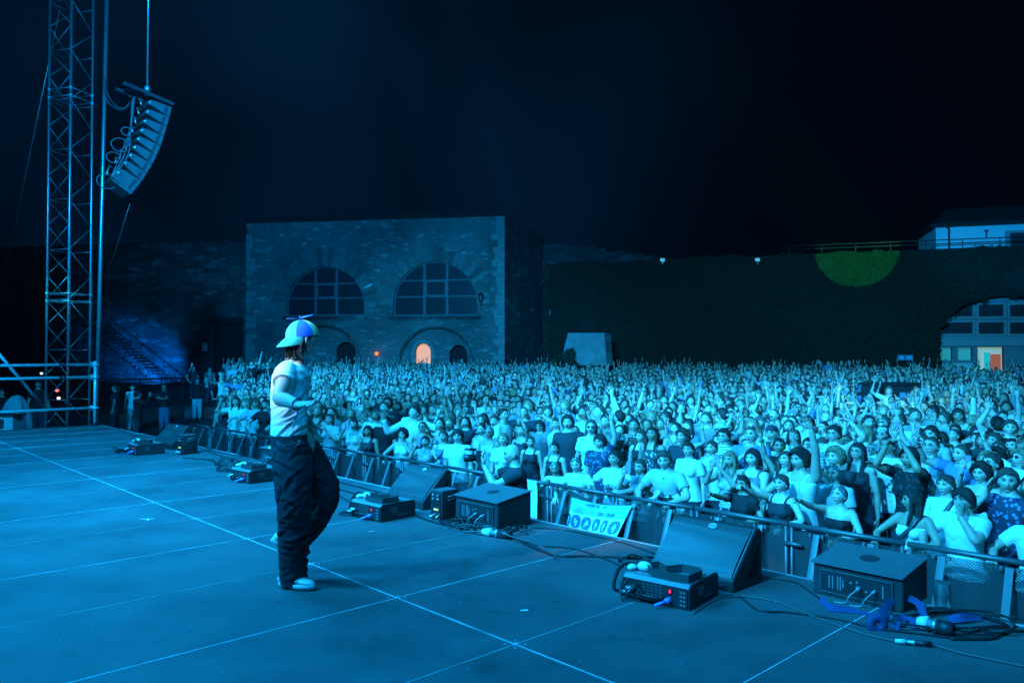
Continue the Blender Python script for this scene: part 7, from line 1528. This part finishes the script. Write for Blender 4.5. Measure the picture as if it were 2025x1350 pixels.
hnd = MB(); hf_ = (J(636, 797, 4.70) - RW); make_hand(hnd, RW, hf_, Vector((-.10, -.30, 1)), 1, .38, .16, 0, 1.08, thumb=1.1)
hl = MB(); make_hand(hl, LWr, Vector((.3, 0, -1)), Vector((0, -1, 0)), -1, .5, .1, 0, 1.0)
Bd = MB(); Bd.join(B_); Bd.join(hd_); Bd.join(hnd); Bd.join(hl); b = Bd.build('body', M_skin, pf); b.color = (.60, .38, .30, 1)
# shirt
s_ = MB(); ptorso(s_, rows, 40, .004)
for S_, E_ in ((RS, RE), (LS, LE)):
    tube(s_, [S_ + Vector((0, .05 if S_ is RS else -.05, .03)), S_, S_.lerp(E_, .22), S_.lerp(E_, .42)], [.062, .070, .071, .074], 20); ellipsoid(s_, S_, (.068, .068, .068), None, 20, 14)
R_, N_m = remesh(s_, .0075, 3); V = R_.verts(); d = np.zeros(len(V)); rl_ = V - np.array(RS); al = V @ np.array(fd); z = V[:, 2]
low_ = sm(1.40, 1.12, z)
rgc = np.random.default_rng(4)
def local_folds(V, items):
    d = np.zeros(len(V))
    for p, t, c, w, L, A, R3 in items:
        q = V - np.array(p); t = np.array(t); t = t / np.linalg.norm(t); c = np.array(c) - t * (np.array(c) @ t); c = c / np.linalg.norm(c); nn = np.cross(t, c)
        y = (q @ t) / L; x = (q @ c) / w + .8 * np.sin(y * 1.7 + p[2] * 40); r = (q @ nn) / R3; d += A * (x * np.exp(-x * x)) * np.exp(-y * y - r * r)
    return d
its = []
for _ in range(44):
    a_ = rgc.uniform(-.11, .12); zz = rgc.uniform(.99, 1.30); an = rgc.normal(.62, .28); p = np.array(fd) * a_ + np.array(rd) * .15; p[2] = zz
    its.append((p, np.array(fd) * math.cos(an) + np.array([0, 0, 1]) * math.sin(an), np.array([0, 0, 1.]), rgc.uniform(.008, .015), rgc.uniform(.05, .13), rgc.uniform(.006, .013), .16))
for _ in range(10):
    a_ = rgc.uniform(-.06, .12); zz = rgc.uniform(1.28, 1.42); an = rgc.normal(-.5, .4); p = np.array(fd) * a_ + np.array(rd) * .15; p[2] = zz
    its.append((p, np.array(fd) * math.cos(an) + np.array([0, 0, 1]) * math.sin(an), np.array([0, 0, 1.]), rgc.uniform(.012, .022), rgc.uniform(.04, .08), rgc.uniform(.006, .012), .16))
d += local_folds(V, its) + .003 * snoise(V, 12, 5, 2)
R_.setv(V + N_m * d[:, None]); o = R_.build('shirt', M_top, pf); o.color = (.80, .80, .79, 1)
mb = MB()
tube(mb, [Vector(RS.lerp(RE, .42)) + (Vector((1, 0, .25)).normalized() * math.cos(q) + Vector((0, -.8, .5)).normalized() * math.sin(q)) * .083 for q in np.linspace(0, 2 * PI, 25)[:-1]], .0035, 6, closed=True); 
tube(mb, catmull([J(556, 724, 5.02), J(566, 719, 5.0), J(576, 722, 5.02), J(581, 735, 5.03), J(580, 748, 5.04)], 5), .0028, 5); o = mb.build('seams', mat('seam_grey', (.45, .45, .45), .8), o) if False else None
# jeans
jn = MB()
ptorso(jn, [(856, 533, 612, .168), (866, 534, 613, .175), (880, 535, 617, .18), (900, 538, 622, .175), (915, 541, 622, .15)], 40, .004)
def leg(pts, rad): tube(jn, catmull([J(*p) for p in pts], 5), np.interp(np.linspace(0, len(rad) - 1, (len(pts) - 1) * 5 + 1), range(len(rad)), rad).tolist(), 28)
leg([(576, 885, 5.18), (579, 930, 5.14), (581, 985, 5.12), (582, 1040, 5.16), (580, 1090, 5.21), (581, 1132, 5.25), (581, 1152, 5.26)], [.125, .130, .120, .108, .098, .092, .095])
leg([(597, 888, 5.36), (622, 930, 5.38), (643, 975, 5.39), (628, 1012, 5.43), (606, 1045, 5.48), (592, 1062, 5.50)], [.125, .120, .100, .102, .098, .092])
R_, N_m = remesh(jn, .0085, 3); V = R_.verts(); z = V[:, 2]
its = []
for _ in range(95):
    far_ = rgc.random() < .30; zz = rgc.choice([rgc.uniform(.05, .35), rgc.uniform(.35, .60), rgc.uniform(.60, .98)], p=[.42, .28, .30]); c0 = np.array(KNL if far_ else J(580, 1000, 5.12)); 
    p = np.array([c0[0] + rgc.uniform(-.12, .12) + (.0 if not far_ else -.25 * max(0, .5 - zz)), c0[1] - .08, zz]); an = rgc.normal(0.15 if zz < .4 else (.75 if rgc.random() < .5 else -.6), .38)
    its.append((p, (math.cos(an), 0.05, math.sin(an)), (0, 0, 1), rgc.uniform(.011, .024), rgc.uniform(.04, .10), rgc.uniform(.010, .024), .14))
d = local_folds(V, its) + .004 * snoise(V * np.array([1, 1, .5]), 22, 7, 3)
R_.setv(V + N_m * d[:, None]); o = R_.build('jeans', M_denim, pf); o.color = (.013, .017, .024, 1); jeans = o
mb = MB(); 
pk = [J(x, y, 5.26) for x, y in ((537, 857), (575, 858), (611, 857))]; 
def on_side(x, y, Y=5.065): return J(x, y, Y)
tube(mb, catmull([on_side(547, 872), on_side(562, 880), on_side(578, 884), on_side(592, 878), on_side(594, 868)], 4), .0025, 5); tube(mb, catmull([on_side(548, 876), on_side(562, 884), on_side(578, 888)], 4), .002, 5)
mb.build('pocket_seam', mat('thread_grey', (.16, .17, .2), .8), jeans)
mb = MB(); ellipsoid(mb, on_side(591, 872, 5.06), (.006, .004, .006), None, 8, 6); mb.build('rivet', M_galv, jeans)
# shoes
def shoe(heel, toe, up, name='shoe'):
    heel, toe = Vector(heel), Vector(toe); L_ = (toe - heel).length; x = (toe - heel) / L_; up = Vector(up); up = (up - x * up.dot(x)).normalized(); y = up.cross(x); t = MB()
    def sec(s_): w = np.interp(s_, [0, .1, .35, .7, .9, 1], [.026, .036, .036, .048, .040, .012]); h = np.interp(s_, [0, .1, .3, .45, .7, .9, 1], [.045, .085, .085, .070, .045, .034, .012]); return w, h
    V = []; n = 18; K = 16
    for i in range(K + 1):
        s_ = i / K; w, h = sec(s_)
        for j in range(n): q = 2 * PI * j / n; V.append(tuple(heel + x * (L_ * s_) + y * (w * math.cos(q)) + up * (.022 + h * (.5 + .5 * math.sin(q)))))
    t.add(V, [(i * n + j, i * n + (j + 1) % n, (i + 1) * n + (j + 1) % n, (i + 1) * n + j) for i in range(K) for j in range(n)] + [tuple(range(n - 1, -1, -1)), tuple(K * n + j for j in range(n))]); so = t.build(name, mat('white_leather', (.66, .67, .66), .5), pf)
    t = MB(); V = []; K = 20
    for z_, g in ((0, .0), (.018, .004), (.030, .002)):
        for i in range(K): q = 2 * PI * i / K; s_ = .5 + .52 * math.cos(q); w, h = sec(min(max(s_, 0.02), .97)); V.append(tuple(heel + x * (L_ * s_) + y * ((w + g + .004) * (1 if math.sin(q) > 0 else -1) * abs(math.sin(q)) ** .55) + up * z_))
    t.add(V, [(r_ * K + i, r_ * K + (i + 1) % K, (r_ + 1) * K + (i + 1) % K, (r_ + 1) * K + i) for r_ in (0, 1) for i in range(K)] + [tuple(range(K - 1, -1, -1)), tuple(2 * K + i for i in range(K))]); t.build('sole', mat('pale_sole', (.55, .56, .56), .6), so)
    t = MB()
    for k in range(4): c = heel + x * (L_ * (.44 + .075 * k)) + up * (.098 - .010 * k); tube(t, [c + y * .026 - up * .012, c + up * .002, c - y * .026 - up * .012], .004, 6)
    for sgn in (-1, 1): tube(t, catmull([heel + x * (L_ * .15) + y * sgn * .038 + up * .06, heel + x * (L_ * .4) + y * sgn * .041 + up * .045, heel + x * (L_ * .68) + y * sgn * .046 + up * .05], 4), .005, 6)
    t.build('laces', mat('grey_trim', (.28, .3, .31), .6), so)
shoe(J(553, 1163, 5.27) * 1.0 + Vector((0, 0, 0)) - Vector((0, 0, J(553, 1163, 5.27).z - .004)), J(621, 1158, 5.16) - Vector((0, 0, J(621, 1158, 5.16).z - .012)), (0, 0, 1))
shoe(J(535, 1068, 5.45), J(588, 1106, 5.55), (.35, -.05, 1))
# bracelet
d_ = (RW - RE).normalized(); x_ = d_.orthogonal().normalized(); y_ = d_.cross(x_); mb = MB(); tube(mb, [RW - d_ * .012 + (x_ * math.cos(q) + y_ * math.sin(q)) * .034 for q in np.linspace(0, 2 * PI, 21)[:-1]], .005, 6, closed=True); mb.build('bracelet', M_black, pf)
# hair
hs = hairshell('crop', False, 0); V = hs.verts(); V *= np.array([.97, .97, .93]); hs.setv(V)
rg2 = random.Random(5)
for k in range(70):
    a = rg2.uniform(-1.25, 1.25); r_ = .088; x0, y0 = r_ * math.sin(a) * .95, -r_ * math.cos(a) * .9 - .0; p = Vector((x0, y0, rg2.uniform(-.06, .0))); pts = [p]; 
    for q in range(4): p = p + Vector((math.sin(a) * .006 + rg2.uniform(-.012, .012), -math.cos(a) * .004 + rg2.uniform(-.010, .010), -.022)); pts.append(p)
    tube(hs, catmull(pts, 2), [.010] * 5 + [.008, .006, .004, .002], 6)
o = hs.build('hair', M_hair, pf); o.matrix_local = HMp; o.color = (.015, .011, .01, 1)
# cap with coloured panels, worn backwards, and its propeller
cp = MB(); n = 48; nv = 16; V = []; Cc = []
cols = [(.85, .62, .30), (.03, .14, .62), (.10, .62, .26), (.03, .14, .62), (.70, .05, .05), (.85, .62, .30)]
cp_m = Matrix.Translation(HCp) @ Matrix.Rotation(YH, 4, 'Z') @ Matrix.Rotation(math.radians(9), 4, 'X')
for s in range(6):
    a0 = PI / 2 - .12 - s * PI / 3; m = 8; V = []
    for i in range(nv + 1):
        b_ = (PI / 2) * i / nv
        for j in range(m + 1):
            a = a0 - (PI / 3) * j / m; bul = 1 + .012 * math.sin(PI * j / m); V.append((.0935 * bul * math.cos(b_) * math.cos(a), -.004 + .114 * bul * math.cos(b_) * math.sin(a), .022 + .112 * math.sin(b_)))
    pm = MB(); pm.add(V, [(i * (m + 1) + j, (i + 1) * (m + 1) + j, (i + 1) * (m + 1) + j + 1, i * (m + 1) + j + 1) for i in range(nv) for j in range(m)]); pm.add([(x * .96, y * .96, z_ - .004) for x, y, z_ in V], [(i * (m + 1) + j, i * (m + 1) + j + 1, (i + 1) * (m + 1) + j + 1, (i + 1) * (m + 1) + j) for i in range(nv) for j in range(m)])
    if s == 0: cap = thing('cap', None, None); [cap.pop(k_, None) for k_ in ('label', 'category')]; cap.parent = pf; cap.matrix_local = cp_m
    pm.build('cap_panel', mat('panel_%d' % (s,), cols[s], .8, bump=.1, bscale=90), cap)
bmh = cap_geo(0, -1); V = bmh.verts(); nb = 48 * 0
bill = MB(); m = 14; V = []
for k, dz in ((0, 0.0), (1, .005)):
    for i in range(6):
        for j in range(m + 1):
            a = PI * (.10 + .80 * j / m); q = i / 5; ext_ = .075 * math.sin(PI * j / m) ** .6 * q; V.append(((.094 + ext_ * .25) * math.cos(a), -(.112 * math.sin(a) + ext_) - .002, .024 + dz - .040 * q * math.sin(a) - .010 * q * q - .030 * math.cos(a) ** 2 * q))
mm = m + 1; Fc = []
for i in range(5):
    for j in range(m): a = i * mm + j; Fc.append((a, a + 1, a + mm + 1, a + mm)); c_ = a + 6 * mm; Fc.append((c_, c_ + mm, c_ + mm + 1, c_ + 1))
for j in range(m): a = 5 * mm + j; Fc.append((a, a + 1, a + 1 + 6 * mm, a + 6 * mm))
bill.add(V, Fc); bill.build('bill', mat('teal_cotton', (.05, .42, .28), .8), cap)
pr = MB(); 
for s in (-1, 1):
    V = []; K = 12
    for k in range(K + 1):
        q = k / K; w = .016 * math.sin(PI * min(1, q * .93 + .10)) ** .8 + .003; V += [(s * (.008 + .080 * q), w, .150 + .004 * s + .006 * q), (s * (.008 + .080 * q), -w, .146 + .010 * q), (s * (.008 + .080 * q), -w, .1435 + .010 * q), (s * (.008 + .080 * q), w, .1475 + .004 * s + .006 * q)]
    pr.add(V, [(4 * i + j, 4 * i + (j + 1) % 4, 4 * i + 4 + (j + 1) % 4, 4 * i + 4 + j) for i in range(K) for j in range(4)] + [(3, 2, 1, 0), tuple(4 * K + j for j in range(4))])
cyl(pr, (0, 0, .13), (0, 0, .155), .004, 8); ellipsoid(pr, (0, 0, .154), (.007, .007, .006), None, 10, 6)
pr.xform(Matrix.Rotation(math.radians(-YH * 57.3 + 12), 4, 'Z')); pr.build('propeller', mat('blue_plastic'), cap)
print('total script', time.time() - T0)

# ------------------------------------------------------------------ stage haze in the air
hz = MB(); x0, x1, y0, y1, z0, z1 = -75, 75, -12, 100, -8, 16
hz.add([(x0, y0, z0), (x1, y0, z0), (x1, y1, z0), (x0, y1, z0), (x0, y0, z1), (x1, y0, z1), (x1, y1, z1), (x0, y1, z1)], [(3, 2, 1, 0), (4, 5, 6, 7), (0, 1, 5, 4), (1, 2, 6, 5), (2, 3, 7, 6), (3, 0, 4, 7)])
mh = bpy.data.materials.new('haze'); mh.use_nodes = True; mh.node_tree.nodes.clear()
ho = mh.node_tree.nodes.new('ShaderNodeOutputMaterial'); hv = mh.node_tree.nodes.new('ShaderNodeVolumePrincipled'); hv.inputs['Color'].default_value = (.85, .88, .9, 1); hv.inputs['Density'].default_value = 0.00006; hv.inputs['Anisotropy'].default_value = 0.0
mh.node_tree.links.new(hv.outputs[0], ho.inputs['Volume']); mh.cycles.homogeneous_volume = True if hasattr(mh.cycles, 'homogeneous_volume') else None
tag(hz.build('haze', mh, smooth=False), kind='stuff')
S.cycles.volume_step_rate = 4.0; S.cycles.volume_bounces = 0
